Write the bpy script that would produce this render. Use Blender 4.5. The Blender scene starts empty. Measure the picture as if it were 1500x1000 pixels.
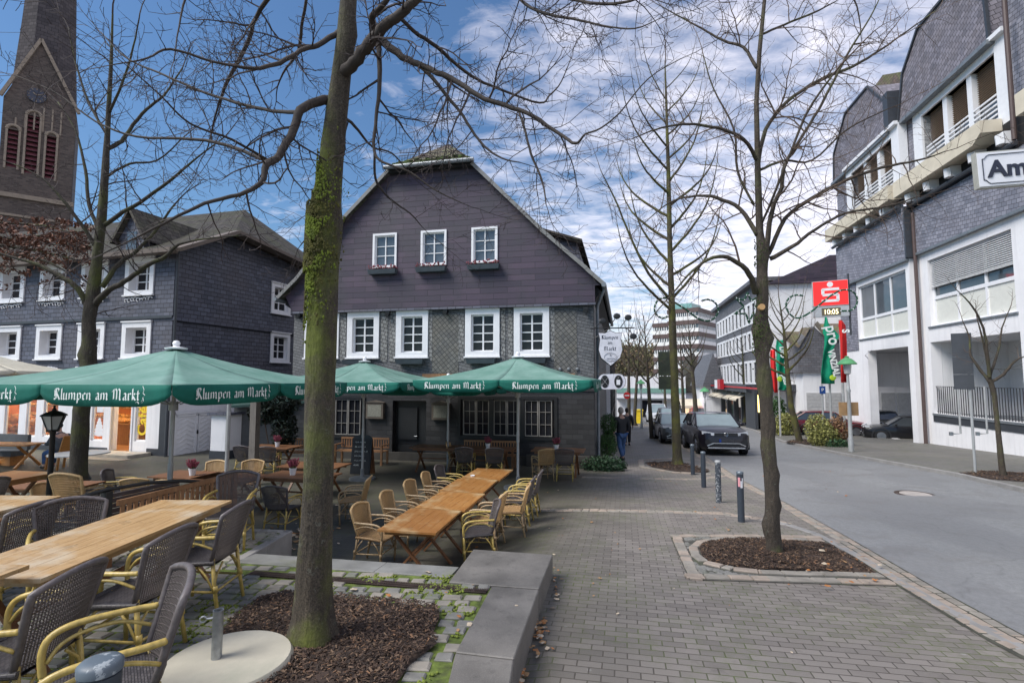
import bpy, bmesh, math, random
from mathutils import Vector, Matrix, noise
R = math.radians
rng = random.Random(7)
scene = bpy.context.scene
COL = scene.collection
# ---------------------------------------------------------------- camera model (photo pixels, 1500 x 1000)
CZ = 2.1; F = 750.0; PIT = math.atan(55/750.0)
def ray(px, py):
    a = (px-750)/F; b = (500-py)/F
    return Vector((a, math.cos(PIT)-b*math.sin(PIT), math.sin(PIT)+b*math.cos(PIT)))
def at(px, py, Y):
    r = ray(px, py); t = Y/r.y
    return Vector((r.x*t, Y, CZ+r.z*t))
def sm(a, b, x):
    t = max(0, min(1, (x-a)/(b-a))); return t*t*(3-2*t)
def zw(y): return -.045*y if y < 60 else -2.7
def zt(y): return -.7 if y > -20 else -.7
def zg(x, y):
    k = max(0, min(1, (y-6.3)/5)); s = sm(-1.2, .3+2.5*k, x); return zt(y)*(1-s)+zw(y)*s
def zu(x, y): return .25-.045*y
def G(px, py, fn=zg):
    r = ray(px, py); lo, hi = .5, 400.0
    f = lambda t: CZ+r.z*t-fn(r.x*t, r.y*t)
    for _ in range(50):
        m = (lo+hi)/2
        if f(m) > 0: lo = m
        else: hi = m
    return Vector((r.x*lo, r.y*lo, CZ+r.z*lo))
class Frame:
    """a facade plane: origin (x,y), unit direction dx,dy to the right as seen; local y runs inward"""
    def __init__(s, ox, oy, ang, z=0.0):
        s.o = Vector((ox, oy, z)); s.a = ang
        s.M = Matrix.Translation(s.o) @ Matrix.Rotation(ang, 4, 'Z'); s.I = s.M.inverted()
    def p(s, px, py, depth=0.0):
        o = s.I @ Vector((0, 0, CZ)); d = s.I.to_3x3() @ ray(px, py)
        t = (depth-o.y)/d.y; q = o+d*t
        return q.x, q.z
# ---------------------------------------------------------------- objects
def tag(o, label=None, cat=None, group=None, kind=None):
    if label: o['label'] = label
    if cat: o['category'] = cat
    if group: o['group'] = group
    if kind: o['kind'] = kind
    return o
def empty(name, loc=(0, 0, 0), rz=0, label=None, cat=None, group=None):
    o = bpy.data.objects.new(name, None); COL.objects.link(o)
    o.location = loc; o.rotation_euler = (0, 0, rz); o.empty_display_size = .2
    return tag(o, label, cat, group)
def copy_tree(o, parent=None, mats=None):
    c = o.copy(); COL.objects.link(c)
    c.parent = parent
    for ch in o.children: copy_tree(ch, c)
    return c
SPLIT = {'downpipe', 'verge_board', 'gutter', 'bracket', 'ceiling_lamp', 'timber_board', 'parapet', 'window_mullion_', 'shop_pillar', 'garage_pillar', 'mirror', 'pole_', 'awning', 'cornice', 'wheels', 'lit_display', 'metal_flashing', 'goods', 'clamp'}
class MB:
    def __init__(s): s.v = []; s.f = []; s.m = []; s.T = Matrix.Identity(4)
    def add(s, vs, fs, m=0):
        b = len(s.v); T = s.T
        s.v.extend([tuple(T @ Vector(v)) for v in vs])
        for f in fs: s.f.append([b+i for i in f]); s.m.append(m)
    def box(s, x0, x1, y0, y1, z0, z1, m=0):
        s.add([(x0,y0,z0),(x1,y0,z0),(x1,y1,z0),(x0,y1,z0),(x0,y0,z1),(x1,y0,z1),(x1,y1,z1),(x0,y1,z1)],
              [(3,2,1,0),(4,5,6,7),(0,1,5,4),(1,2,6,5),(2,3,7,6),(3,0,4,7)], m)
    def bar(s, a, b, w, h, m=0, up=(0, 0, 1)):
        a = Vector(a); b = Vector(b); d = (b-a).normalized(); u = Vector(up)
        if abs(d.dot(u)) > .98: u = Vector((0, 1, 0))
        r = d.cross(u).normalized()*w/2; t = r.cross(d).normalized()*h/2
        s.add([a-r-t, a+r-t, a+r+t, a-r+t, b-r-t, b+r-t, b+r+t, b-r+t],
              [(0,1,2,3)[::-1],(4,5,6,7)[::-1],(0,4,5,1),(1,5,6,2),(2,6,7,3),(3,7,4,0)], m)
    def tube(s, pts, rad, n=8, m=0, cap=True):
        pts = [Vector(p) for p in pts]
        if not hasattr(rad, '__len__'): rad = [rad]*len(pts)
        d0 = (pts[1]-pts[0]).normalized()
        u = d0.orthogonal().normalized(); vs = []; fs = []
        for i, p in enumerate(pts):
            if i == 0: d = pts[1]-p
            elif i == len(pts)-1: d = p-pts[i-1]
            else: d = pts[i+1]-pts[i-1]
            d = d.normalized(); u = (u-d*u.dot(d))
            if u.length < 1e-5: u = d.orthogonal()
            u.normalize(); w = d.cross(u)
            for k in range(n):
                a = 2*math.pi*k/n; vs.append(p+(u*math.cos(a)+w*math.sin(a))*rad[i])
            if i:
                b = (i-1)*n
                for k in range(n):
                    k2 = (k+1) % n; fs.append((b+k, b+k2, b+n+k2, b+n+k))
        if cap:
            fs.append(tuple(range(n))[::-1]); fs.append(tuple(range((len(pts)-1)*n, len(pts)*n)))
        s.add(vs, fs, m)
    def lathe(s, prof, n=16, c=(0, 0, 0), m=0, cap=True):
        vs = []; fs = []
        for i, (r, z) in enumerate(prof):
            for k in range(n):
                a = 2*math.pi*k/n; vs.append((c[0]+r*math.cos(a), c[1]+r*math.sin(a), c[2]+z))
            if i:
                b = (i-1)*n
                for k in range(n):
                    k2 = (k+1) % n; fs.append((b+k, b+k2, b+n+k2, b+n+k))
        if cap:
            fs.append(tuple(range(n))[::-1]); fs.append(tuple(range((len(prof)-1)*n, len(prof)*n)))
        s.add(vs, fs, m)
    def prism(s, poly, a, b, ax='z', m=0):
        """poly in 2D extruded along ax from a to b (ax y: poly is x,z)"""
        n = len(poly)
        ar = sum(poly[i][0]*poly[(i+1) % n][1]-poly[(i+1) % n][0]*poly[i][1] for i in range(n))
        if ar < 0: poly = list(poly)[::-1]
        mk = {'z': lambda p, t: (p[0], p[1], t), 'y': lambda p, t: (p[0], t, p[1]), 'x': lambda p, t: (t, p[0], p[1])}[ax]
        vs = [mk(p, a) for p in poly]+[mk(p, b) for p in poly]
        flip = (ax == 'y') != (b < a)
        fs = [tuple(range(n))[::-1], tuple(range(n, 2*n))]+[(i, (i+1) % n, n+(i+1) % n, n+i) for i in range(n)]
        if flip: fs = [f[::-1] for f in fs]
        s.add(vs, fs, m)
    def blob(s, c, r, n=10, m=0, jit=0, rn=rng):
        """ellipsoid"""
        if not hasattr(r, '__len__'): r = (r, r, r)
        vs = []; fs = []; k = max(4, n//2)
        for i in range(k+1):
            t = math.pi*i/k
            for j in range(n):
                a = 2*math.pi*j/n; q = 1+jit*(rn.random()-.5)
                vs.append((c[0]+r[0]*q*math.sin(t)*math.cos(a), c[1]+r[1]*q*math.sin(t)*math.sin(a), c[2]-r[2]*q*math.cos(t)))
        for i in range(k):
            for j in range(n):
                j2 = (j+1) % n; fs.append((i*n+j, i*n+j2, (i+1)*n+j2, (i+1)*n+j))
        s.add(vs, fs, m)
    def wall(s, x0, x1, z0, z1, holes=(), y=0.0, th=.3, m=0, mr=None):
        """front faces at y facing -y with rectangular openings (hx0,hx1,hz0,hz1) and reveals"""
        mr = m if mr is None else mr
        xs = sorted({x0, x1, *[min(max(h[i], x0), x1) for h in holes for i in (0, 1)]})
        zs = sorted({z0, z1, *[min(max(h[i], z0), z1) for h in holes for i in (2, 3)]})
        for i in range(len(xs)-1):
            for j in range(len(zs)-1):
                cx = (xs[i]+xs[i+1])/2; cz = (zs[j]+zs[j+1])/2
                if any(h[0] < cx < h[1] and h[2] < cz < h[3] for h in holes): continue
                a, b, c, d = xs[i], xs[i+1], zs[j], zs[j+1]
                s.add([(a,y,c),(b,y,c),(b,y,d),(a,y,d)], [(0,1,2,3)], m)
        for a, b, c, d in holes:
            s.add([(a,y,c),(b,y,c),(b,y,d),(a,y,d),(a,y+th,c),(b,y+th,c),(b,y+th,d),(a,y+th,d)],
                  [(0,4,5,1),(1,5,6,2),(2,6,7,3),(3,7,4,0)], mr)
    def pieces(s, gap=.03):
        par_ = list(range(len(s.v)))
        def fd(i):
            while par_[i] != i: par_[i] = par_[par_[i]]; i = par_[i]
            return i
        for f in s.f:
            for i in f[1:]: par_[fd(i)] = fd(f[0])
        g = {}
        for k, f in enumerate(s.f): g.setdefault(fd(f[0]), []).append(k)
        L_ = []
        for fs in g.values():
            ids = {i for k in fs for i in s.f[k]}; L_.append([fs, [min(s.v[i][a] for i in ids)-gap for a in range(3)], [max(s.v[i][a] for i in ids)+gap for a in range(3)]])
        ch = True
        while ch:
            ch = False
            for i in range(len(L_)):
                for j in range(len(L_)-1, i, -1):
                    if all(L_[i][1][a] <= L_[j][2][a] and L_[j][1][a] <= L_[i][2][a] for a in range(3)):
                        L_[i] = [L_[i][0]+L_[j][0], [min(x, y) for x, y in zip(L_[i][1], L_[j][1])], [max(x, y) for x, y in zip(L_[i][2], L_[j][2])]]; del L_[j]; ch = True
        return [l[0] for l in L_]
    def build(s, name, mats, parent=None, smooth=None, uv=True, bev=0, merge=False):
        if name in SPLIT:
            P = s.pieces()
            if len(P) > 1:
                for fs in P:
                    q = MB(); ids = sorted({i for k in fs for i in s.f[k]}); mp = {i: n for n, i in enumerate(ids)}; q.v = [s.v[i] for i in ids]; q.f = [[mp[i] for i in s.f[k]] for k in fs]; q.m = [s.m[k] for k in fs]; o = q.build(name+'_', mats, parent, smooth, uv, bev, merge); o.name = name; o.data.name = name
                return o
        me = bpy.data.meshes.new(name); me.from_pydata(s.v, [], s.f)
        if not isinstance(mats, (list, tuple)): mats = [mats]
        for q in mats: me.materials.append(q)
        if len(mats) > 1: me.polygons.foreach_set('material_index', s.m)
        if bev or merge:
            b = bmesh.new(); b.from_mesh(me)
            if merge: bmesh.ops.remove_doubles(b, verts=b.verts, dist=1e-4)
            if bev: bmesh.ops.bevel(b, geom=[e for e in b.edges if len(e.link_faces) == 2 and e.calc_face_angle(0) > .6], offset=bev, segments=1, affect='EDGES', clamp_overlap=True)
            b.to_mesh(me); b.free()
        me.validate()
        if smooth is not None:
            me.polygons.foreach_set('use_smooth', [True]*len(me.polygons))
            if smooth < 180: me.set_sharp_from_angle(angle=R(smooth))
        if uv:
            ul = me.uv_layers.new(name='UVMap'); d = [0.0]*(2*len(me.loops)); V = me.vertices; Z = Vector((0, 0, 1))
            for p in me.polygons:
                n = p.normal
                if abs(n.z) > .93: t = Vector((1, 0, 0)); w = Vector((0, 1, 0))
                else: t = Z.cross(n).normalized(); w = n.cross(t)
                for li in p.loop_indices:
                    co = V[me.loops[li].vertex_index].co; d[2*li] = co.dot(t); d[2*li+1] = co.dot(w)
            ul.data.foreach_set('uv', d)
        me.update()
        o = bpy.data.objects.new(name, me); COL.objects.link(o); o.parent = parent
        return o
# ---------------------------------------------------------------- materials
_mc = {}
class NT:
    def __init__(s, name):
        s.mat = bpy.data.materials.new(name); s.mat.use_nodes = True; s.t = s.mat.node_tree
        s.b = s.t.nodes['Principled BSDF']; s.out = s.t.nodes['Material Output']
    def n(s, typ, inp=None, **kw):
        nd = s.t.nodes.new('ShaderNode'+typ)
        for k, v in kw.items(): setattr(nd, k, v)
        for k, v in (inp or {}).items():
            if hasattr(v, 'is_linked') or hasattr(v, 'is_output'): s.t.links.new(v, nd.inputs[k])
            else: nd.inputs[k].default_value = v
        return nd
    def math(s, op, a, b=0.0, c=None):
        i = {0: a, 1: b}
        if c is not None: i[2] = c
        return s.n('Math', i, operation=op).outputs[0]
    def link(s, a, b): s.t.links.new(a, b)
    def mix(s, f, a, b, mode='MIX'):
        nd = s.t.nodes.new('ShaderNodeMix'); nd.data_type = 'RGBA'; nd.blend_type = mode
        for k, v in ((0, f), (6, a), (7, b)):
            if hasattr(v, 'is_output'): s.t.links.new(v, nd.inputs[k])
            else: nd.inputs[k].default_value = c4(v) if k else v
        return nd.outputs[2]
    def ramp(s, f, stops):
        nd = s.t.nodes.new('ShaderNodeValToRGB'); s.t.links.new(f, nd.inputs[0]); e = nd.color_ramp.elements
        while len(e) < len(stops): e.new(.5)
        for i, (p, c) in enumerate(stops): e[i].position = p; e[i].color = c4(c)
        return nd.outputs[0]
    def coord(s, kind='Object'): return s.n('TexCoord').outputs[kind]
    def mapv(s, v, scale=(1, 1, 1), rot=(0, 0, 0), loc=(0, 0, 0)):
        return s.n('Mapping', {'Vector': v, 'Scale': scale, 'Rotation': rot, 'Location': loc}).outputs[0]
    def noise(s, v, scale, detail=4, rough=.55, dist=0):
        return s.n('TexNoise', {'Vector': v, 'Scale': scale, 'Detail': detail, 'Roughness': rough, 'Distortion': dist}).outputs[0]
    def bump(s, h, strength=.3, dist=.01, normal=None):
        i = {'Height': h, 'Strength': strength, 'Distance': dist}
        if normal is not None: i['Normal'] = normal
        return s.n('Bump', i).outputs[0]
    def fin(s, col, rough=.6, norm=None, metal=0, spec=.5):
        b = s.b
        for k, v in (('Base Color', col), ('Roughness', rough), ('Metallic', metal), ('Specular IOR Level', spec)):
            if hasattr(v, 'is_output'): s.t.links.new(v, b.inputs[k])
            else: b.inputs[k].default_value = c4(v) if k == 'Base Color' else v
        if norm is not None: s.t.links.new(norm, b.inputs['Normal'])
        return s.mat
def c4(c):
    if isinstance(c, (int, float)): c = (c, c, c)
    return (*c, 1) if len(c) == 3 else tuple(c)
def mul(c, k): return tuple(x*k for x in c)
def granite_m(n, c):
    t = NT(n); v = t.coord(); f = t.noise(v, 160, 3, .8); g = t.noise(v, 1.6, 6, .65); w = t.noise(v, 9, 5, .7)
    col = t.mix(t.ramp(g, [(.35, (0,0,0)), (.65, (1,1,1))]), mul(c, .7), mul(c, 1.35)); col = t.mix(t.math('MULTIPLY', .5, t.ramp(f, [(.5, (0,0,0)), (.7, (1,1,1))])), col, mul(c, 2.6)); col = t.mix(t.math('MULTIPLY', .55, t.ramp(w, [(.55, (0,0,0)), (.7, (1,1,1))])), col, mul(c, .5))
    return t.fin(col, t.math('ADD', .45, t.math('MULTIPLY', g, .3)), t.bump(t.math('ADD', f, w), .35, .004))
def plain(name, col, rough=.55, metal=0, var=.15, scale=6, bump=.1, bs=40, spec=.5, grime=None):
    t = NT(name); v = t.coord()
    f = t.noise(v, scale); col2 = t.mix(t.ramp(f, [(.3, (0,0,0)), (.7, (1,1,1))]), mul(col, 1-var), mul(col, 1+var*.6))
    if grime: col2 = t.mix(t.ramp(t.noise(v, scale*.4, 6, .65), [(.52, (0,0,0)), (.75, (.8,.8,.8))]), col2, grime)
    return t.fin(col2, t.math('ADD', rough-.05, t.math('MULTIPLY', f, .12)), t.bump(t.noise(v, bs, 3), bump, .004) if bump else None, metal, spec)
def tiles(name, c1, c2, mortar, w, h, off=.5, rot=0, gap=.008, rough=.6, bump=.6, dist=.01, lap=False, squash=1, noise_c=None, noise_s=.6, namt=.5, fine=.12, spec=.5, extra=None, rvar=0):
    t = NT(name); v = t.mapv(t.coord('UV'), rot=(0, 0, rot))
    wob = t.n('VectorMath', {0: v, 1: t.n('VectorMath', {0: t.n('TexNoise', {'Vector': v, 'Scale': 5.0}).outputs[1], 'Scale': gap*1.2}, operation='SCALE').outputs[0]}, operation='ADD').outputs[0]
    br = t.n('TexBrick', {'Vector': wob, 'Color1': c4(0), 'Color2': c4(1), 'Mortar': c4(.5), 'Scale': 1.0, 'Mortar Size': gap, 'Mortar Smooth': .25, 'Bias': 0.0, 'Brick Width': w, 'Row Height': h}, offset=off)
    base = t.ramp(br.outputs[0], [(0, c1), (1, c2)])
    f = t.noise(v, 30, 5, .6)
    base = t.mix(t.math('MULTIPLY', fine*3, t.math('SUBTRACT', f, .2)), base, mul(c1, .45))
    if noise_c: base = t.mix(t.math('MULTIPLY', namt, t.ramp(t.noise(v, noise_s, 6, .6), [(.42, (0,0,0)), (.66, (1,1,1))])), base, noise_c)
    if extra: base = extra(t, v, base, br.outputs[1])
    col = t.mix(br.outputs[1], base, mortar)
    hgt = t.math('SUBTRACT', 1.0, br.outputs[1])
    if lap:
        sx = t.n('SeparateXYZ', {0: v}).outputs[1]
        fr = t.math('FRACT', t.math('DIVIDE', sx, h))
        hgt = t.math('SUBTRACT', hgt, t.math('MULTIPLY', fr, .9))
    hgt = t.math('ADD', hgt, t.math('MULTIPLY', f, .25))
    hgt = t.math('ADD', hgt, t.math('MULTIPLY', br.outputs[0], .25))
    return t.fin(col, t.math('ADD', rough-.12, t.math('MULTIPLY', f, .25)), t.bump(hgt, bump, dist), 0, spec)
def glass(name, col=(.02, .025, .03), rough=.05, spec=.9):
    t = NT(name); v = t.coord()
    return t.fin(t.mix(t.noise(v, 1.3), col, mul(col, 2.2)), rough, t.bump(t.noise(v, 1.2, 2), .15, .02), 0, spec)
def wood(name, c1, c2, axis=1, rough=.5, s=1.0, wear=None, planks=None):
    t = NT(name); sc = [14*s, 14*s, 14*s]; sc[axis] = 1.2*s
    v = t.mapv(t.coord(), scale=sc); f = t.noise(v, 2.2, 6, .6, .6)
    col = t.mix(t.ramp(f, [(.3, (0,0,0)), (.72, (1,1,1))]), c1, c2)
    oi = t.n('ObjectInfo').outputs['Random']; col = t.mix(t.math('MULTIPLY', .55, oi), col, mul(c1, .7)); st = t.ramp(t.noise(t.coord(), 5.5, 6, .75, .8), [(.56, (0,0,0)), (.64, (1,1,1))]); col = t.mix(t.math('MULTIPLY', .45, st), col, mul(c1, .45))
    if wear: col = t.mix(t.ramp(t.noise(t.coord(), 2.3, 5, .6), [(.5, (0,0,0)), (.68, (.85,.85,.85))]), col, wear)
    return t.fin(col, t.math('ADD', rough-.1, t.math('MULTIPLY', f, .25)), t.bump(f, .25, .003))
def emis(name, col, s):
    t = NT(name); t.fin(col, .5); t.b.inputs['Emission Color'].default_value = c4(col); t.b.inputs['Emission Strength'].default_value = s
    return t.mat
M = {}
M['white'] = plain('white_paint', (.78,.78,.8), .45, var=.05, bump=.05)
def render_m(n, c):
    t = NT(n); v = t.coord(); s1 = t.noise(t.mapv(v, scale=(2.2,2.2,.16)), 2.0, 6, .7); g = t.noise(v, .7, 6, .65); f = t.noise(v, 60, 3)
    col = t.mix(t.math('MULTIPLY', .5, t.ramp(s1, [(.5, (0,0,0)), (.78, (1,1,1))])), c, mul(c, .6)); col = t.mix(t.math('MULTIPLY', .5, t.ramp(g, [(.45, (0,0,0)), (.7, (1,1,1))])), col, mul(c, .8))
    return t.fin(col, .85, t.bump(t.math('ADD', f, t.noise(v, 9, 3)), .35, .006))
M['render'] = render_m('white_render', (.82,.81,.82))
M['render2'] = render_m('white_plaster', (.74,.74,.75))
M['cream'] = plain('cream_concrete', (.64,.57,.45), .8, var=.1, scale=2, bump=.3, grime=(.45,.4,.3))
M['dark'] = plain('dark_void', (.012,.012,.014), .8, bump=0)
M['glass'] = glass('window_glass', (.012,.013,.016), .08, .3)
M['skyglass'] = glass('clear_window_glass', (.05,.06,.07), .03)
M['anthra'] = plain('anthracite_metal', (.045,.05,.06), .45, bump=.05)
M['black'] = plain('black_iron', (.015,.016,.018), .45, bump=.15)
M['zinc'] = plain('zinc_sheet', (.22,.24,.26), .5, .4, var=.2, bump=.1)
M['steel'] = plain('galvanised_steel', (.38,.4,.42), .38, .85, var=.2, scale=25, bump=.05)
M['alu'] = plain('grey_aluminium_pole', (.42,.43,.43), .45, .3, var=.15)
M['slate_purple'] = tiles('purple_slate_planks', (.036,.027,.048), (.075,.05,.08), (.014,.012,.018), .95, .2, gap=.007, lap=True, dist=.02, bump=.6, noise_c=(.035,.035,.045), noise_s=.9, namt=.7)
M['slate_grey'] = tiles('grey_slate_scales', (.062,.068,.075), (.13,.134,.138), (.028,.028,.03), .19, .1, rot=R(14), gap=.006, lap=True, dist=.03, bump=.8, noise_c=(.095,.097,.105), noise_s=.8, namt=.6)
M['slate_diamond'] = tiles('diamond_slate_scales', (.1,.1,.1), (.185,.18,.165), (.04,.04,.04), .13, .13, off=0, rot=R(50), gap=.009, dist=.02, bump=.8, noise_c=(.15,.135,.105), noise_s=1.5, namt=.6)
M['slate_blue'] = tiles('blue_grey_slate_scales', (.046,.052,.078), (.098,.108,.15), (.02,.02,.028), .3, .17, gap=.011, lap=True, dist=.03, bump=.8, noise_c=(.1,.09,.1), noise_s=.5)
M['slate_right'] = tiles('light_grey_slate_scales', (.15,.155,.19), (.3,.3,.35), (.06,.06,.07), .26, .17, gap=.01, lap=True, rot=R(8), dist=.025, bump=.8, noise_c=(.2,.19,.22), noise_s=.6)
M['slate_mans'] = tiles('mansard_slate_scales', (.13,.12,.14), (.27,.25,.29), (.05,.045,.05), .28, .2, gap=.012, lap=True, rot=R(-20), dist=.025, bump=.8, noise_c=(.2,.17,.17), noise_s=.6)
M['roof'] = tiles('roof_slate', (.048,.044,.043), (.1,.09,.08), (.035,.03,.03), .3, .22, gap=.012, lap=True, dist=.04, bump=.9, noise_c=(.07,.075,.04), noise_s=.6, namt=.7, rough=.9, spec=.15)
M['roof_brown'] = tiles('brown_roof_shingle', (.1,.07,.055), (.2,.14,.1), (.04,.03,.025), .25, .2, gap=.012, lap=True, dist=.04, bump=.9, noise_c=(.14,.16,.04), noise_s=1.2, namt=.9)
M['green_paint'] = plain('green_painted_metal', (.1,.32,.14), .4)
M['wood_table'] = wood('teak_table_top', (.38,.22,.09), (.56,.38,.19), 1, .42, wear=(.54,.46,.34))
M['wood_table_or'] = wood('oiled_orange_table_top', (.32,.13,.035), (.5,.26,.085), 1, .35, wear=(.5,.37,.2))
M['wood_dark'] = wood('dark_table_wood', (.1,.045,.02), (.22,.1,.045), 2, .5)
M['wood_brown'] = wood('brown_bench_wood', (.16,.07,.03), (.3,.14,.06), 0, .5)
M['wood_bench'] = wood('light_bench_wood', (.25,.12,.055), (.42,.23,.11), 2, .5)
M['wood_grey'] = wood('weathered_dark_slats', (.05,.042,.045), (.11,.095,.1), 0, .6)
M['granite'] = granite_m('granite_slab', (.135,.126,.115))
M['granite_side'] = plain('granite_side', (.11,.095,.09), .7, var=.3, scale=3, bump=.3)
# ================================================================ GROUND
def moss_extra(c, s, amt=.8, lo=.5, hi=.62):
    def f(t, v, base, mort):
        k = t.math('MULTIPLY', amt, t.ramp(t.noise(v, s, 6, .65), [(lo, (0,0,0)), (hi, (1,1,1))]))
        return t.mix(k, base, c)
    return f
def paver(name, c1, c2, mortar, moss, w=.2, h=.1, rot=R(12.2), rough=.62, blotch=(.1,.095,.09), mm=None, dark=False):
    t = NT(name); v0 = t.coord('UV'); v = t.mapv(v0, rot=(0, 0, rot))
    br = t.n('TexBrick', {'Vector': v, 'Color1': c4(0), 'Color2': c4(1), 'Mortar': c4(.5), 'Scale': 1.0, 'Mortar Size': .006, 'Mortar Smooth': .3, 'Bias': 0.0, 'Brick Width': w, 'Row Height': h}, offset=.5)
    f = t.noise(v0, 60, 4, .6); big = t.noise(v0, .5, 5, .6)
    base = t.ramp(br.outputs[0], [(0, c1), (1, c2)])
    base = t.mix(t.math('MULTIPLY', .5, t.ramp(big, [(.35, (0,0,0)), (.7, (1,1,1))])), base, blotch)
    base = t.mix(t.math('MULTIPLY', .25, f), base, (.3,.28,.26))
    mk = t.ramp(t.noise(v0, .9, 6, .7), [(.46, (0,0,0)), (.6, (1,1,1))])
    mo = t.mix(mk, mortar, moss)
    surf = t.mix(t.math('MULTIPLY', .45, t.math('MULTIPLY', mk, t.ramp(t.noise(v0, 7, 5, .7), [(.45, (0,0,0)), (.65, (1,1,1))]))), base, mm or moss)
    pt = t.ramp(t.noise(v0, .22, 5, .7, .6), [(.48, (0,0,0)), (.6, (1,1,1))]); surf = t.mix(t.math('MULTIPLY', .3, pt), surf, (.24,.22,.195)); dk_ = t.ramp(t.noise(v0, 1.7, 5, .7), [(.58, (0,0,0)), (.72, (1,1,1))]); surf = t.mix(t.math('MULTIPLY', .45, dk_), surf, (.07,.063,.055))
    spots = t.ramp(t.n('TexVoronoi', {'Vector': v0, 'Scale': 2.2}).outputs[0], [(.035, (1,1,1)), (.05, (0,0,0))])
    surf = t.mix(t.math('MULTIPLY', .5, spots), surf, (.35,.34,.33))
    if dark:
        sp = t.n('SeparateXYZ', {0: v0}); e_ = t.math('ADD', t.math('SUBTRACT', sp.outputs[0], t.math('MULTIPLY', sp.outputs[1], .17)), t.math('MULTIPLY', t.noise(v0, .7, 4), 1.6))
        dk = t.n('MapRange', {0: e_, 1: -.6, 2: 1.6}).outputs[0]; surf = t.mix(dk, t.mix(.72, surf, (.04,.042,.026)), surf)  # darker olive terrace side, with the shade under the parasols put into the colour
    col = t.mix(br.outputs[1], surf, mo)
    h = t.math('ADD', t.math('SUBTRACT', 1.0, br.outputs[1]), t.math('MULTIPLY', f, .3))
    h = t.math('ADD', h, t.math('MULTIPLY', br.outputs[0], .25))
    return t.fin(col, t.math('ADD', rough-.15, t.math('MULTIPLY', big, .35)), t.bump(h, .6, .006), 0, .5)
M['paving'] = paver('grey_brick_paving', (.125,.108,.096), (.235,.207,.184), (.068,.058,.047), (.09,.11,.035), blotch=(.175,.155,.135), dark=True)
M['terrace_unused'] = None if True else paver('dark_mossy_brick_paving', (.075,.07,.066), (.125,.115,.108), (.03,.03,.026), (.07,.095,.025), blotch=(.07,.075,.045), mm=(.075,.095,.03))
def asphalt():
    t = NT('road_asphalt'); v = t.coord(); f = t.noise(v, 220, 3, .7); b = t.noise(v, .35, 5, .6)
    col = t.mix(t.ramp(b, [(.3, (0,0,0)), (.7, (1,1,1))]), (.2,.203,.205), (.27,.273,.273))
    col = t.mix(t.math('MULTIPLY', .5, t.ramp(f, [(.45, (0,0,0)), (.75, (1,1,1))])), col, (.36,.36,.36)); col = t.mix(t.math('MULTIPLY', .35, t.ramp(t.noise(v, 60, 3, .7), [(.5, (0,0,0)), (.7, (1,1,1))])), col, (.08,.085,.09)); col = t.mix(t.math('MULTIPLY', .4, t.ramp(t.noise(v, 1.3, 6, .7), [(.52, (0,0,0)), (.6, (1,1,1))])), col, (.16,.15,.14))
    st = t.noise(t.mapv(v, rot=(0,0,R(12)), scale=(2.5,.12,1)), 1.0, 4, .6)
    col = t.mix(t.math('MULTIPLY', .3, t.ramp(st, [(.5, (0,0,0)), (.7, (1,1,1))])), col, (.25,.25,.24))
    mm_ = t.noise(v, 14, 6, .8); col = t.mix(t.math('MULTIPLY', .55, t.ramp(mm_, [(.35, (1,1,1)), (.62, (0,0,0))])), col, (.12,.122,.125)); pz_ = t.ramp(t.noise(t.mapv(v, scale=(1,.4,1), rot=(0,0,R(12))), .5, 2, .4), [(.55, (0,0,0)), (.57, (1,1,1))]); col = t.mix(t.math('MULTIPLY', .3, pz_), col, (.15,.15,.155))
    cr = t.n('TexVoronoi', {'Vector': t.n('VectorMath', {0: v, 1: t.n('VectorMath', {0: t.n('TexNoise', {'Vector': v, 'Scale': 1.5}).outputs[1], 'Scale': 1.2}, operation='SCALE').outputs[0]}, operation='ADD').outputs[0], 'Scale': .22}, feature='DISTANCE_TO_EDGE').outputs[0]
    col = t.mix(t.math('MULTIPLY', .45, t.ramp(cr, [(0, (.5,.5,.5)), (.006, (0,0,0))])), col, (.05,.05,.05))
    return t.fin(col, t.math('ADD', .5, t.math('MULTIPLY', b, .3)), t.bump(f, .35, .003))
M['asphalt'] = asphalt()
M['ground'] = plain('ground_mineral', (.13,.13,.125), .8, var=.2, scale=.5, bump=.3, bs=80)
M['sidewalk'] = paver('sidewalk_brick_paving', (.12,.115,.105), (.17,.16,.15), (.05,.05,.045), (.08,.09,.04), blotch=(.12,.12,.095))
M['sett'] = plain('worn_sett_stone', (.27,.245,.21), .7, var=.3, scale=4, bump=.5, bs=70, grime=(.17,.16,.14))
M['sett2'] = plain('pinkish_sett_stone', (.33,.27,.22), .7, var=.25, scale=5, bump=.5, bs=70)
M['sett3'] = plain('grey_sett_stone', (.19,.185,.17), .7, var=.3, scale=5, bump=.5, bs=70, grime=(.1,.13,.05))
M['kerb'] = plain('flush_kerb_stone', (.27,.26,.25), .7, var=.2, scale=3, bump=.4, bs=90)
M['moss'] = plain('moss_joint', (.11,.15,.025), .95, var=.7, scale=12, bump=1, bs=120, grime=(.055,.052,.035))
M['soil'] = plain('dark_bark_soil', (.05,.032,.024), .95, var=.5, scale=14, bump=1, bs=60)
CH = [plain('bark_chip_%s' % n, c, .85, var=.3, scale=20, bump=.4) for n, c in (('dark', (.035,.022,.016)), ('brown', (.075,.045,.03)), ('tan', (.17,.11,.07)), ('orange', (.22,.12,.065)))]
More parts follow.
